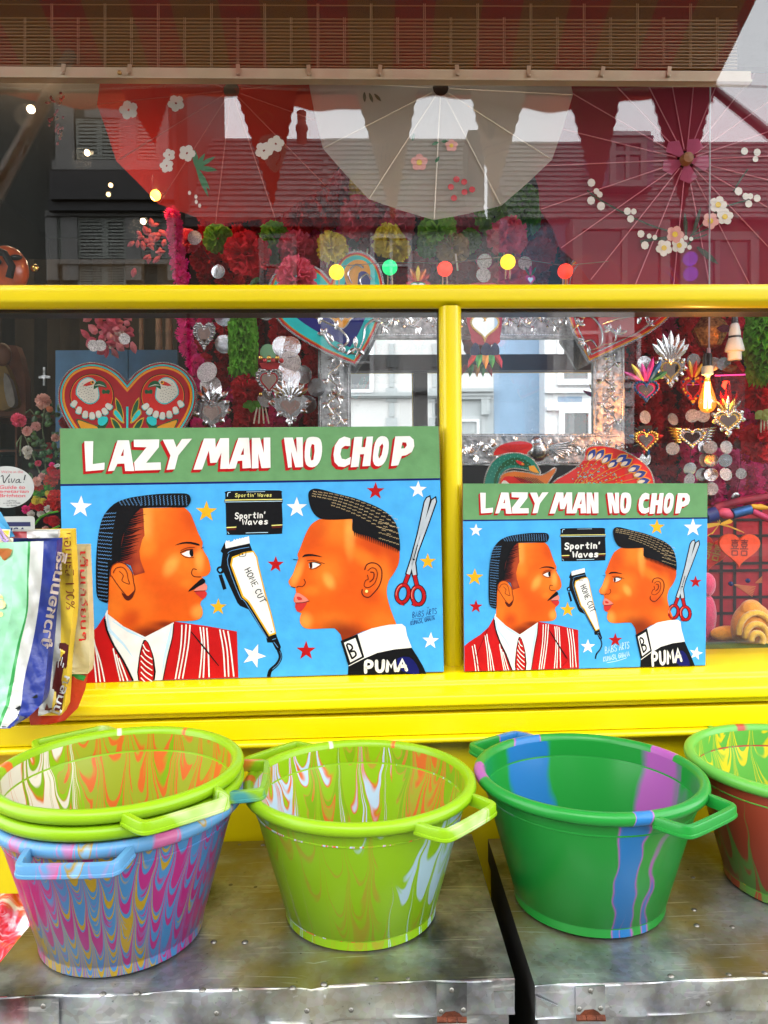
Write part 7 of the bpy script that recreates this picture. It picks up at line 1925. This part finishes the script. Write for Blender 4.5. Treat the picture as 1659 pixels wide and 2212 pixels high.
# ------------------------------------------------------------------ coloured cotton-ball lights
def glow(name, col, s):
    m = mat(name, col, .7)
    b = m.node_tree.nodes['Principled BSDF']; b.inputs['Emission Color'].default_value = col; b.inputs['Emission Strength'].default_value = s
    return m
t = thing('ball_lights', P(820, 590, .24), 'string of glowing coloured ball lights just above the yellow transom', 'string lights')
pts = []
for u, v, col, nm in ((727, 588, (.9, .62, .0, 1), 'yellow'), (842, 578, (.01, .55, .16, 1), 'green'), (961, 581, (.85, .035, .01, 1), 'red'), (1097, 566, (.9, .6, .0, 1), 'yellow'), (1221, 586, (.85, .03, .01, 1), 'red'), (1491, 559, (.16, .02, .75, 1), 'violet'), (1492, 592, (.18, .03, .7, 1), 'violet')):
    p = P(u, v, .22 if nm != 'violet' else .36); pts.append(p + Vector((0, 0, .017)))
    b = MB(); b.ball(p, px(16.5, .22), 16, 10, sc=(1, 1, .98)); o = b.build('ball', glow(nm + ' glowing cotton ball', col, .75), t, smooth=80)
    b = MB(); b.tube([p + Vector((-.005, .004, -.012)), p + Vector((-.006, .006, -.045))], .002, 5); b.tube([p + Vector((.006, .004, -.012)), p + Vector((.007, .006, -.045))], .002, 5); b.build('lead', mat('clear lead', (.5, .3, .2, 1), .4), o)
b = MB(); b.tube([p + Vector((0, .02, .004)) for p in pts[:6]], .0012, 4); b.build('cable', mat('clear cable', (.2, .12, .1, 1), .5), t)
# ------------------------------------------------------------------ shop spotlights far inside
for u, v, y, s, lab in ((67, 236, 1.9, 26, 'tilted'), (152, 222, 2.1, 12, 'faint'), (188, 330, 2.0, 20, 'bright'), (239, 400, 2.3, 16, 'upper'), (234, 420, 2.3, 16, 'lower'), (309, 478, 2.0, 20, 'white bodied')):
    p = P(u, v, y)
    t = thing('spotlight', p, {'tilted': 'warm tilted spotlight glowing in the dark shop, beside the pale awning arm', 'faint': 'faint small spotlight over the shuttered reflection', 'bright': 'bright round spotlight before the white window reflection', 'upper': 'upper of two close spotlights over the dark balcony reflection', 'lower': 'lower of two close spotlights over the dark balcony reflection', 'white bodied': 'white bodied spotlight above the louvred shutter reflection'}[lab], 'spotlight', 'spotlights inside the shop')
    M = Matrix.Rotation(rnd.uniform(-.6, .6), 3, 'Y') @ Matrix.Rotation(pi / 2 + .5, 3, 'X')
    R = px(s * .30, y)
    b = MB(); b.lathe([(0, -R * 3), (R * .8, -R * 3), (R * .9, -R), (R * 1.1, .0), (R, .0), (R * .8, -R * .4)], 16, p, M=M); b.build('housing', mat('white lamp housing', (.5, .48, .44, 1), .4), t, smooth=40)
    b = MB(); b.lathe([(0, -R * .3), (R * .8, -R * .35)], 16, p, M=M); b.build('lens', glow('warm lamp glass', (1, .60, .20, 1), 4), t)
# warm glow of a lamp under the red parasol
p = P(336, 422, .48)
t = thing('pendant_bulb', p, 'warm glowing bulb just under the red paper parasol', 'pendant lamp', 'filament bulbs')
b = MB(); b.ball(p, .016, 12, 8); b.build('bulb', glow('hot amber bulb', (1, .45, .06, 1), 14), t, smooth=80)
b = MB(); b.tube([p + Vector((0, 0, .015)), p + Vector((0, 0, .06))], .010, 8); b.tube([p + Vector((0, 0, .06)), p + Vector((0, 0, .5))], .0025, 5); b.build('holder', blackm, t)
def point(p, e, col, r=.02):
    l = bpy.data.lights.new('lamp_light', 'POINT'); l.energy = e; l.color = col; l.shadow_soft_size = r
    o = bpy.data.objects.new('lamp_light', l); COL.objects.link(o); o.location = p; return o
point(P(336, 422, .48) + Vector((.02, -.02, .01)), 1.0, (1, .5, .16))
for u, v, y in ((67, 236, 1.9), (188, 330, 2.0), (309, 478, 2.0)): point(P(u, v, y) + Vector((0, -.08, -.06)), 4, (1, .78, .5), .05)

# ------------------------------------------------------------------ pendant lamps in the side pane
amber = bpy.data.materials.new('amber bulb glass'); amber.use_nodes = True
n, l = amber.node_tree.nodes, amber.node_tree.links; n.remove(n['Principled BSDF'])
tp = n.new('ShaderNodeBsdfTransparent'); tp.inputs[0].default_value = (1, .62, .22, 1); gl = n.new('ShaderNodeBsdfGlossy'); gl.inputs['Roughness'].default_value = .03; ms = n.new('ShaderNodeMixShader'); ms.inputs[0].default_value = .10
em = n.new('ShaderNodeEmission'); em.inputs[0].default_value = (1, .30, .03, 1); em.inputs[1].default_value = .4; ad = n.new('ShaderNodeAddShader')
l.new(tp.outputs[0], ms.inputs[1]); l.new(gl.outputs[0], ms.inputs[2]); l.new(ms.outputs[0], ad.inputs[0]); l.new(em.outputs[0], ad.inputs[1]); l.new(ad.outputs[0], n['Material Output'].inputs[0])
Y9 = .20
cu = c7(1062, 0)[0]; vv = lambda y: c7(0, y)[1]
p = P(cu, vv(1100), Y9)
t = thing('pendant_bulb', p, 'lit amber filament bulb hanging on a twisted cord in a black holder', 'pendant lamp', 'filament bulbs')
zz = lambda y: P(cu, vv(y), Y9).z
X = p.x
b = MB(); b.tube([Vector((X + .004, Y9, 2.75)), Vector((X + .004, Y9, zz(660)))], .0022, 6); b.build('cord', mat('grey twisted cord', (.35, .30, .32, 1), .7), t)
b = MB(); b.lathe([(0, zz(660)), (.0045, zz(662)), (.0052, zz(720)), (.004, zz(722))], 12, (X + .003, Y9, 0)); b.build('cord_grip', mat('pink grip', (.62, .35, .38, 1), .5), t, smooth=50)
b = MB(); b.lathe([(0, zz(716)), (.010, zz(718)), (.0125, zz(750)), (.013, zz(846))], 18, (X, Y9, 0)); b.build('holder', blackm, t, smooth=50)
b = MB(); b.lathe([(.013, zz(843)), (.0155, zz(846)), (.0155, zz(925)), (.010, zz(930)), (.0065, zz(945)), (.0065, zz(965))], 18, (X, Y9, 0)); b.build('holder_ring', mat('cream bakelite', (.62, .58, .48, 1), .4), t, smooth=50)
prof = [(.0065, zz(960)), (.0085, zz(1000)), (.013, zz(1060)), (.0195, zz(1130)), (.0235, zz(1190)), (.0225, zz(1240)), (.016, zz(1280)), (.006, zz(1300)), (0, zz(1302))]
b = MB(); b.lathe(prof, 24, (X, Y9, 0)); b.build('bulb_glass', amber, t, smooth=80)
b = MB()
for k in range(4):
    a = k * pi / 2 + .4
    b.tube([Vector((X + .004 * cos(a), Y9 + .004 * sin(a), zz(1000))), Vector((X + .008 * cos(a), Y9 + .008 * sin(a), zz(1255)))], .0034, 6)
fil = b.build('filament', glow('glowing filament', (1, .62, .18, 1), 30), t)
point(Vector((X, Y9 - .03, zz(1190))), 1.3, (1, .5, .14), .012)
# white lamp holder with a red glass shade below
Y10 = .30
cu2 = c7(1330, 0)[0]; p = P(cu2, vv(800), Y10); X = p.x; z2 = lambda y: P(cu2, vv(y), Y10).z
t = thing('pendant_holder', p, 'white plastic lamp holder on a green cord above a red glass shade', 'pendant lamp')
b = MB(); b.tube([Vector((X, Y10, 2.75)), Vector((X, Y10, z2(350)))], .0035, 6); b.build('cord', mat('mint cord', (.15, .45, .18, 1), .6), t)
b = MB(); b.lathe([(0, z2(345)), (.008, z2(347)), (.010, z2(420))], 14, (X, Y10, 0)); b.build('cap', blackm, t, smooth=50)
b = MB(); b.lathe([(.007, z2(415)), (.011, z2(430)), (.0155, z2(500)), (.0165, z2(540)), (.0172, z2(545)), (.0172, z2(566)), (.018, z2(570)), (.024, z2(640)), (.0262, z2(675)), (.0262, z2(695)), (.019, z2(700)), (.019, z2(782)), (.012, z2(788))], 24, (X, Y10, 0), seg_m=[0, 0, 0, 0, 1, 0, 0, 0, 0, 0, 0, 0]); b.build('holder', [mat('white plastic', (.68, .66, .60, 1), .35), blackm], t, smooth=40)
rg = glass_mat('rose red glass', .06, (.75, .04, .06, 1))
b = MB()
s8 = [c7(*q) for q in ((1310, 800), (1135, 935), (1435, 925), (1430, 1300), (1150, 1300))]
b.add([P(*s8[0], Y10), P(*s8[1], Y10 - .04), P(*s8[2], Y10 - .04), P(*s8[2], Y10 + .05), P(*s8[1], Y10 + .05), P(*s8[4], Y10 - .02), P(*s8[3], Y10 - .02)], [(0, 1, 2), (0, 2, 3), (0, 3, 4), (0, 4, 1), (1, 5, 6, 2)]); b.build('shade', rg, t)
b = MB(); b.tube([P(*s8[1], Y10 - .041), P(*s8[2], Y10 - .041)], .0022, 5); b.build('shade_edge', glow('magenta shade edge', (.65, .05, .45, 1), .25), t)
b = MB(); b.lathe([(0, z2(980)), (.008, z2(985)), (.011, z2(1030)), (.005, z2(1060))], 12, (X - .02, Y10 + .01, 0)); b.build('bulb', glow('small warm bulb', (1, .5, .12, 1), 6), t, smooth=60)
# faceted crackle glass pendant
p = P(*c7(1090, 480), .52)
t = thing('glass_pendant', p, 'faceted amber crackle glass pendant behind the twisted cord', 'pendant lamp')
crk = mat('crackle amber glass', (.55, .30, .10, 1), .15, metal=.6, var=.6, scale=120, bump=1.0, bscale=160)
R = px(40, .52); b = MB(); n = 8
ring1 = [p + Vector((R * cos(k * pi / 4 + .2), R * sin(k * pi / 4 + .2), .0)) for k in range(n)]; ring2 = [p + Vector((R * .55 * cos(k * pi / 4 + .2), R * .55 * sin(k * pi / 4 + .2), -R * .9)) for k in range(n)]
b.add([p + Vector((0, 0, R * 1.35))] + ring1 + ring2 + [p + Vector((0, 0, -R * 1.05))], [(0, 1 + k, 1 + (k + 1) % n) for k in range(n)] + [(1 + k, 9 + k, 9 + (k + 1) % n, 1 + (k + 1) % n) for k in range(n)] + [(17, 9 + (k + 1) % n, 9 + k) for k in range(n)]); b.build('glass', crk, t)
b = MB(); q = p + Vector((.012, -R * 1.0, -.008)); b.add([q + Vector(d) for d in ((-.02, 0, 0), (.0, 0, .011), (.022, 0, .008), (.02, 0, -.012), (-.004, 0, -.013))], [(0, 1, 4), (1, 2, 3), (1, 3, 4)]); b.build('facet', mat('pink facet', (.6, .2, .4, 1), .05, metal=.8), t)

# ------------------------------------------------------------------ lower side: paper hearts, tartan bag, plush toys
def q8(*pts): return [c8(*p) for p in pts]
t = thing('tartan_bag', P(1580, 1360, .50), 'dark red tartan laundry bag standing behind the window beside the smaller sign', 'bag')
tart = mat('red tartan plastic', (.42, .014, .028, 1), .4, var=.3, scale=20, bump=.3, bscale=60)
plate(t, 'front_panel', q8((780, 330), (1700, 330), (1720, 1960), (780, 1960)), .50, .12, tart)
b = MB()
for x in (1040, 1190, 1480, 1620): b.slab([P(u, v, .4985) for u, v in q8((x, 345), (x + 34, 345), (x + 30, 1940), (x - 4, 1940))], (0, -.001, 0))
for y in (470, 650, 960, 1040, 1340, 1520): b.slab([P(u, v, .4965) for u, v in q8((800, y), (1700, y - 10), (1700, y + 20), (800, y + 30))], (0, -.001, 0))
b.build('dark_check', mat('black tartan stripe', (.02, .004, .006, 1), .5), t)
b = MB(); b.tube([P(u, v, .48) for u, v in q8((960, 450), (1000, 330), (1250, 270), (1659, 210))], .012, 8); b.build('rolled_edge', mat('dark rose roll', (.33, .02, .05, 1), .6, var=.3), t, smooth=60)
def dh(x, y, s, rot=0.0):
    """the double happiness character, drawn in bars; returns quads in crop pixels"""
    R_l = []
    for ox in (-.52, .52):
        for st in (((-.42, -.86), (.42, -.86)), ((0, -1.0), (0, -.62)), ((-.34, -.66), (.34, -.66)), ((-.3, -.48), (.3, -.48)), ((-.3, -.24), (.3, -.24)), ((-.3, -.48), (-.3, -.24)), ((.3, -.48), (.3, -.24)), ((-.17, -.18), (-.1, -.02)), ((.17, -.18), (.1, -.02)), ((-.46, .06), (.46, .06)), ((-.3, .3), (.3, .3)), ((-.3, .78), (.3, .78)), ((-.3, .3), (-.3, .78)), ((.3, .3), (.3, .78))):
            R_l += stroke2([(x + (ox + st[0][0]) * s, y + st[0][1] * s), (x + (ox + st[1][0]) * s, y + st[1][1] * s)], s * .13)
    return [[(x + (p[0] - x) * cos(rot) - (p[1] - y) * sin(rot), y + (p[0] - x) * sin(rot) + (p[1] - y) * cos(rot)) for p in q] for q in R_l]
def paper_heart(label, x, y, w, h, rot, yy, m, mk):
    t = thing('heart_ornament', P(*c8(x, y), yy), label, 'heart ornament', 'red double happiness hearts')
    cu_, cv_ = c8(x, y); ou = heart_px(cu_, cv_, w * .19189, h * .19189, rot)
    plate(t, 'heart', ou, yy, .012, m); plate(t, 'rim', inset(ou, -1.2), yy + .003, .006, MC.get('orange heart edge') or mat('orange heart edge', (.70, .10, .015, 1), .5))
    b = MB()
    for q in dh(x, y + 5, h * .235, rot): b.poly([P(*c8(*p), yy - .0015) for p in q])
    b.build('character', mk, t)
hm1 = mat('orange red flocked card', (.85, .07, .012, 1), .6, var=.12, scale=60); hm2 = mat('scarlet card', (.62, .018, .012, 1), .55, var=.12, scale=60)
paper_heart('darker double happiness heart half hidden by the smaller sign', 950, 840, 330, 430, .25, .40, hm2, mat('gold foil print', (.55, .36, .04, 1), .3, metal=.6))
paper_heart('orange red double happiness heart hanging in front of the tartan bag', 1260, 795, 455, 430, 0.02, .34, hm1, mat('dark red print', (.22, .012, .006, 1), .6))
t = thing('gold_cord', P(*c8(1030, 520), .33), 'thin gold cord tied in a bow above the double happiness hearts', 'cord')
b = MB()
for pts in (((1010, 425), (1040, 500), (1030, 530)), ((990, 440), (1030, 530), (960, 620), (900, 660)), ((1030, 530), (1120, 540), (1240, 590), (1310, 625)), ((1035, 535), (1150, 560), (1270, 610)), ((1030, 530), (980, 600), (950, 640))): b.tube([P(*c8(*p), .325) for p in pts], .0013, 5)
b.build('cord', mat('gold thread', (.70, .40, .04, 1), .5), t)
b = MB(); b.add([P(*c8(*p), .322) for p in ((885, 560), (890, 520), (1030, 515), (1040, 535), (900, 575), (1050, 515), (1150, 470), (1185, 495), (1165, 520), (1050, 540))], [(0, 1, 2, 3, 4), (5, 6, 7, 8, 9)]); b.build('bow', mat('yellow ribbon', (.72, .40, .02, 1), .5), t)
t = thing('bead_garland', P(*c8(1280, 385), .33), 'garland of blue tubes, pink balls and yellow tips over the tartan bag', 'garland')
def tube8(name, pts, r, m): b = MB(); b.tube([P(*c8(*p), .33) for p in pts], r, 12); b.build(name, m, t, smooth=50)
blu = mat('blue satin foil', (.03, .12, .36, 1), .3, metal=.4, var=.2, scale=60)
tube8('blue_tube', [(1180, 415), (1385, 362)], px(11, .33), blu); tube8('blue_tube', [(880, 445), (995, 410)], px(16, .33), mat('navy satin', (.01, .02, .17, 1), .4))
tube8('yellow_tip', [(1388, 330), (1500, 335), (1600, 350)], [px(5, .33), px(7, .33), px(2, .33)], MC['yellow ribbon']); tube8('pink_ribbon', [(1400, 380), (1500, 430), (1640, 490)], px(7, .33), mat('deep pink ribbon', (.55, .04, .14, 1), .5))
tube8('pink_ball', [(1010, 420), (1060, 400), (1120, 410), (1190, 440)], [px(3, .33), px(11, .33), px(12, .33), px(4, .33)], mat('pink satin', (.62, .08, .18, 1), .5))
t = thing('tassel', P(*c8(1300, 1260), .42), 'orange tassels with blue beads pinned on the tartan bag', 'tassel')
b = MB(); b.ball(P(*c8(1160, 1200), .40), px(5.5, .4), 10, 6); b.ball(P(*c8(1352, 1165), .40), px(5.5, .4), 10, 6); b.build('bead', mat('navy bead', (.01, .025, .14, 1), .2), t, smooth=80)
b = MB()
for k in range(7): b.tube([P(*c8(1200, 1210), .41), P(*c8(1440 - k * 6, 1235 + k * 18), .405)], .0016, 4)
for k in range(5): b.tube([P(*c8(1440, 1190), .41), P(*c8(1515, 1120 + k * 16), .405)], .0016, 4)
b.build('strand', mat('orange silk', (.62, .20, .08, 1), .7), t)
def plush(name, label, blobs, yy, m, cat, grp=None):
    t = thing(name, P(*c8(blobs[0][0], blobs[0][1]), yy), label, cat, grp)
    for i, (x, y, rx, ry, dy) in enumerate(blobs):
        b = MB(); s = px(1, yy) * .19189; b.ball((0, 0, 0), 1.0, 20, 14, sc=(rx * s, min(rx, ry) * s * .8, ry * s))
        c = P(*c8(x, y), yy + dy)
        b.v = [p + c for p in b.v]
        o = b.build('body' if i == 0 else 'limb', m, t, smooth=80)
    return t
fuzz = lambda n_, c_: mat(n_, c_, .95, var=.14, scale=120, bump=.9, bscale=260, sheen=.8)
plush('plush_toy', 'fuzzy raspberry pink plush peeping out beside the smaller sign', [(880, 1560, 118, 260, 0), (890, 1210, 100, 140, -.01), (860, 1740, 90, 120, .0)], .36, fuzz('raspberry plush', (.75, .05, .16, 1)), 'plush toy')
t = plush('plush_shell', 'fuzzy yellow orange rolled plush shell on the display shelf', [(1400, 1690, 235, 290, 0), (1390, 1500, 130, 125, -.01), (1120, 1760, 200, 92, .03), (1560, 1850, 190, 130, 0)], .30, fuzz('tangerine plush', (.95, .36, .02, 1)), 'plush toy')
for (cx, cy, r) in ((1440, 1740, 185), (1450, 1790, 120), (1455, 1830, 66)):
    b = MB(); b.tube([P(*c8(cx + r * cos(a_ * .35 + 3.0), cy + r * 1.15 * sin(a_ * .35 + 3.0)), .255 - (185 - r) * .0003) for a_ in range(12)], px(7, .26), 10); b.build('roll', fuzz('lemon plush', (.98, .55, .05, 1)), t, smooth=80)
t = thing('table_runner', P(1600, 1395, .25), 'green glitter and maroon cloth strip along the display shelf', 'cloth')
b = MB(); b.add([P(u, v, y) for u, v, y in ((1500, 1388, .30), (1700, 1384, .30), (1700, 1398, .20), (1500, 1402, .20))], [(0, 3, 2, 1)]); b.build('cloth', mat('green glitter cloth', (.01, .10, .05, 1), .6, var=.6, scale=200), t)

# ------------------------------------------------------------------ other end: roses, mask, petals, bamboo and dim shop things
t = thing('rose_bush', P(80, 1000, .34), 'artificial rose bush with white, pink and red roses beside the larger sign', 'artificial roses')
for x, y, r, m, yy in ((530, 275, 100, P_PALE, .30), (612, 375, 40, mat('peach petals', (.75, .30, .14, 1), .8, trans=.3), .29), (230, 505, 88, P_PINK, .30), (330, 640, 62, mat('shell pink petals', (.75, .42, .38, 1), .8, trans=.3), .30), (445, 585, 60, MC['shell pink petals'], .31), (805, 540, 78, mat('faded red petals', (.50, .05, .06, 1), .8, trans=.3), .33), (680, 725, 52, P_PALE, .32), (335, 880, 62, mat('white petals', (.75, .72, .65, 1), .8, trans=.3), .30), (340, 950, 40, MC['white petals'], .31), (600, 830, 50, MC['faded red petals'], .35), (470, 1040, 40, P_PINK, .33), (520, 1200, 44, MC['shell pink petals'], .30), (450, 1265, 62, P_PALE, .29), (600, 940, 46, P_RED, .36)):
    place('rose', flower_mesh(m, x % 3, 40), t, P(*cH(x, y), yy), px(r * .17545, yy), (rnd.uniform(-.3, .3), rnd.uniform(0, 6), rnd.uniform(-.5, .5)))
for k in range(70):
    x, y = rnd.uniform(330, 780), rnd.uniform(330, 1280)
    if x < 420 and y < 600: continue
    b = MB(); ridge(b, petal_px(*cH(x, y), rnd.uniform(0, 6.28), rnd.uniform(13, 21), rnd.uniform(8, 13)), .33 + rnd.uniform(-.02, .05), .006); b.build('leaf', leafg if k % 3 else mat('mid leaf green', (.05, .13, .03, 1), .5), t)
b = MB()
for pts in (((550, 350), (520, 600), (560, 900), (560, 1250)), ((250, 560), (330, 760), (430, 1000), (520, 1250)), ((270, 700), (205, 790), (210, 830)), ((260, 720), (250, 820), (250, 950)), ((310, 420), (370, 375), (420, 440))): b.tube([P(*cH(*p), .35) for p in pts], .0022, 5)
b.build('stem', mat('grey green stem', (.10, .14, .06, 1), .6), t)
t = thing('flower_lei', P(95, 1090, .30), 'bright strings of red, green, yellow and white cloth flowers beside the larger sign', 'flower garland')
wl = mat('white lace flower', (.75, .73, .68, 1), .7, trans=.3); og = mat('orange red cloth flower', (.62, .06, .02, 1), .7, trans=.3)
for x, y, r, m in ((620, 1250, 90, og), (700, 1180, 70, P_RED), (640, 1130, 60, P_RED), (480, 1340, 60, og), (600, 1330, 60, P_GRN), (470, 1410, 60, P_GRN), (530, 1400, 44, P_GRN), (600, 1410, 50, P_YEL), (450, 1500, 60, P_YEL), (530, 1510, 48, P_YEL), (700, 1460, 105, mat('vermilion cloth', (.66, .02, .01, 1), .6, trans=.3)), (690, 1560, 80, MC['vermilion cloth']), (320, 1610, 55, P_MAG), (410, 1560, 48, P_RED), (490, 1580, 55, P_RED), (570, 1530, 40, P_RED), (380, 1660, 46, wl), (500, 1660, 48, wl), (595, 1600, 52, wl), (660, 1750, 70, P_RED), (580, 1740, 44, P_RED), (560, 1850, 44, MC['shell pink petals']), (680, 1850, 40, P_RED), (640, 1060, 34, P_MAG)):
    place('cloth_flower', flower_mesh(m, x % 3, 30), t, P(*cH(x, y), .30), px(r * .17545, .30), (rnd.uniform(-.3, .3), rnd.uniform(0, 6), rnd.uniform(-.5, .5)))
b = MB()
for pts in (((430, 1790), (500, 1700), (600, 1650), (715, 1632)), ((560, 1901), (640, 1850), (735, 1810))): b.tube([P(*cH(*p), .28) for p in pts], .003, 6)
b.build('grass_stem', P_GRN, t)
t = thing('price_tag', P(*cH(700, 1065), .27), 'small white handwritten price tag among the roses', 'price tag')
b = MB(); b.slab([P(*cH(*p), .27) for p in ((662, 1062), (715, 1040), (740, 1050), (735, 1078), (680, 1092))], (0, -.001, 0)); b.build('card', stw, t)
b = MB()
for q in stroke2([cH(678, 1080), cH(690, 1062), cH(684, 1075)], .8) + stroke2([cH(697, 1076), cH(705, 1056), cH(708, 1072)], .8) + stroke2([cH(714, 1072), cH(722, 1052), cH(724, 1068)], .8): b.poly([P(u, v, .2685) for u, v in q])
b.build('pen_mark', inkk, t)
# petals garland and bamboo
t = thing('petal_garland', P(245, 660, .52), 'garland of iridescent pink petals above the blue boards', 'petal garland')
pp = [mat('sheer pink petal', (.68, .22, .25, 1), .35, trans=.4, coat=.3), mat('rose sheer petal', (.60, .10, .15, 1), .35, trans=.4, coat=.3), mat('iridescent petal', (.70, .55, .45, 1), .2, metal=.3, coat=.6)]
for k in range(120):
    x, y = rnd.gauss(830, 95), rnd.uniform(120, 505)
    if not 615 < x < 1030: continue
    b = MB(); ridge(b, petal_px(*c4(x, y), rnd.uniform(0, 6.28), rnd.uniform(16, 30), rnd.uniform(11, 18)), .50 + rnd.uniform(-.05, .06), .012); b.build('petal', pp[0 if k % 5 < 2 else (2 if k % 9 == 0 else 1)], t)
for k in range(50):
    x, y = rnd.gauss(960, 60), rnd.uniform(1330, 1610) if k % 2 else rnd.uniform(560, 880)
    u, v = c1(x - 110, y) if k % 2 else c1(330 + rnd.uniform(-50, 40), 640 + rnd.uniform(-90, 220))
    b = MB(); ridge(b, petal_px(u, v, rnd.uniform(0, 6.28), rnd.uniform(14, 24) if k % 2 else rnd.uniform(6, 12), rnd.uniform(9, 14) if k % 2 else 6), .55, .010); b.build('petal', pp[k % 3 if k % 4 == 0 else k % 2], t)
b = MB()
for x, y in ((690, 480), (742, 478), (920, 430)): b.lathe([(0, 0), (px(12, .45), .001), (px(12, .45), -.001)], 18, P(*c4(x, y), .44), M=Matrix.Rotation(pi / 2 + .3, 3, 'X'))
b.build('foil_disc', foil2, t)
for x0, x1, y0, lab in ((1040, 1046, 190, 'thin bamboo pole beside the pink petals'), (1172, 1176, 180, 'thick bamboo pole behind the magenta strand'), (1248, 1250, 180, 'bamboo pole tied next to the thick one')):
    p0, p1 = P(*c4(x0, 60), .70), P(*c4(x1, 560), .70)
    t = thing('bamboo_pole', p1, lab, 'bamboo pole', 'bamboo poles')
    r = px(7.2 if x0 > 1100 else 4.5, .7); b = MB(); n = 24
    b.tube([p0 + (p1 - p0) * (i / n) for i in range(n + 1)], [r * (1.14 if i % 6 == 3 else 1) for i in range(n + 1)], 10); b.build('cane', mat('bamboo', (.24, .13, .05, 1), .5, var=.3, scale=20), t, smooth=60)
b = MB(); b.tube([P(*c4(1140, 232), .68), P(*c4(1290, 238), .68)], .006, 6); tag(b.build('twine', mat('pale twine', (.38, .25, .13, 1), .8)), 'pale twine tying the two bamboo poles together', 'twine')
# mask
t = thing('lacquer_mask', P(28, 600, .5), 'orange red lacquered mask with dark eye holes at the edge, above the transom', 'mask')
c = P(12, 585, .55)
b = MB(); b.ball(c, 1, 24, 16, sc=(px(48, .55), px(30, .55), px(52, .55))); b.build('face', mat('orange lacquer skin', (.50, .09, .02, 1), .3, var=.3, scale=20, coat=.4), t, smooth=80)
b = MB(); b.ball(P(34, 556, .51), px(9, .5), 10, 6, sc=(1.6, .5, .7)); b.ball(P(-8, 566, .5), px(9, .5), 10, 6, sc=(1.3, .5, .8)); b.build('eye_hole', blackm, t, smooth=60)
b = MB(); b.tube([P(u, v, .49) for u, v in ((-20, 535), (10, 548), (26, 575), (20, 600))], px(8, .5), 8); b.build('brow', e_blk, t, smooth=60)
b = MB(); b.ball(P(76, 580, .56), px(9, .55), 12, 8); b.build('bell', gold, t, smooth=80)
# carved figure, post and cross in the dim shop
t = thing('carved_figure', P(25, 950, 1.1), 'painted wooden figure in yellow and white robes in the dim shop', 'wooden figure')
wd = mat('reddish carved wood', (.16, .05, .02, 1), .5, var=.4, scale=10)
plate(t, 'back_board', [c4(*p) for p in ((-120, 460), (120, 480), (150, 560), (185, 720), (190, 1000), (-120, 1000))], 1.12, .05, wd)
plate(t, 'robe', smooth_loop([c4(*p) for p in ((-60, 620), (20, 600), (80, 720), (115, 850), (110, 930), (-60, 940))], 2), 1.08, .05, mat('yellow painted wood', (.22, .14, .03, 1), .5, var=.3, scale=12))
plate(t, 'white_robe', smooth_loop([c4(*p) for p in ((30, 680), (75, 740), (108, 870), (100, 925), (60, 925), (30, 800))], 2), 1.06, .03, mat('grey white painted wood', (.22, .21, .19, 1), .5, var=.2))
b = MB(); b.ball(P(*c4(15, 545), 1.06), .035, 14, 10, sc=(1, .8, 1.25)); b.build('head', mat('carved face', (.15, .06, .03, 1), .5), t, smooth=80)
t = thing('shop_shelf', P(40, 1050, 1.3), 'dim wooden shelf unit inside the shop beyond the roses', 'shelf')
for q in (((-200, 990), (420, 990), (420, 1010), (-200, 1015)), ((-200, 1250), (420, 1245), (420, 1262), (-200, 1268))): plate(t, 'board', [c4(*p) for p in q], 1.3, .3, wd)
plate(t, 'upright', [c4(*p) for p in ((110, 1000), (125, 1000), (128, 1500), (112, 1500))], 1.29, .04, wd)
t = thing('crucifix', P(*c4(330, 720), .9), 'small dark silver cross hanging in the dim shop above the white rose', 'cross')
b = MB(); b.slab([P(*c4(*p), .9) for p in ((322, 640), (336, 640), (337, 700), (372, 706), (372, 722), (337, 722), (334, 775), (322, 775), (322, 722), (290, 722), (290, 706), (322, 702))], (0, -.006, 0)); b.build('cross_arms', old_silver, t)
t = thing('shop_curtain', P(200, 700, 2.6), 'dark brown drape deep inside the dim shop', 'curtain')
b = MB(); N = 40; pts = []
for i in range(N + 1):
    u = -150 + 560 * i / N; yy = 2.6 + .05 * sin(i * 1.3)
    pts += [P(u, 560, yy), P(u, 1250, yy)]
b.add(pts, [(2 * i, 2 * i + 1, 2 * i + 3, 2 * i + 2) for i in range(N)]); b.build('drape', mat('brown drape', (.035, .025, .018, 1), .9, var=.4, scale=4), t, smooth=60)
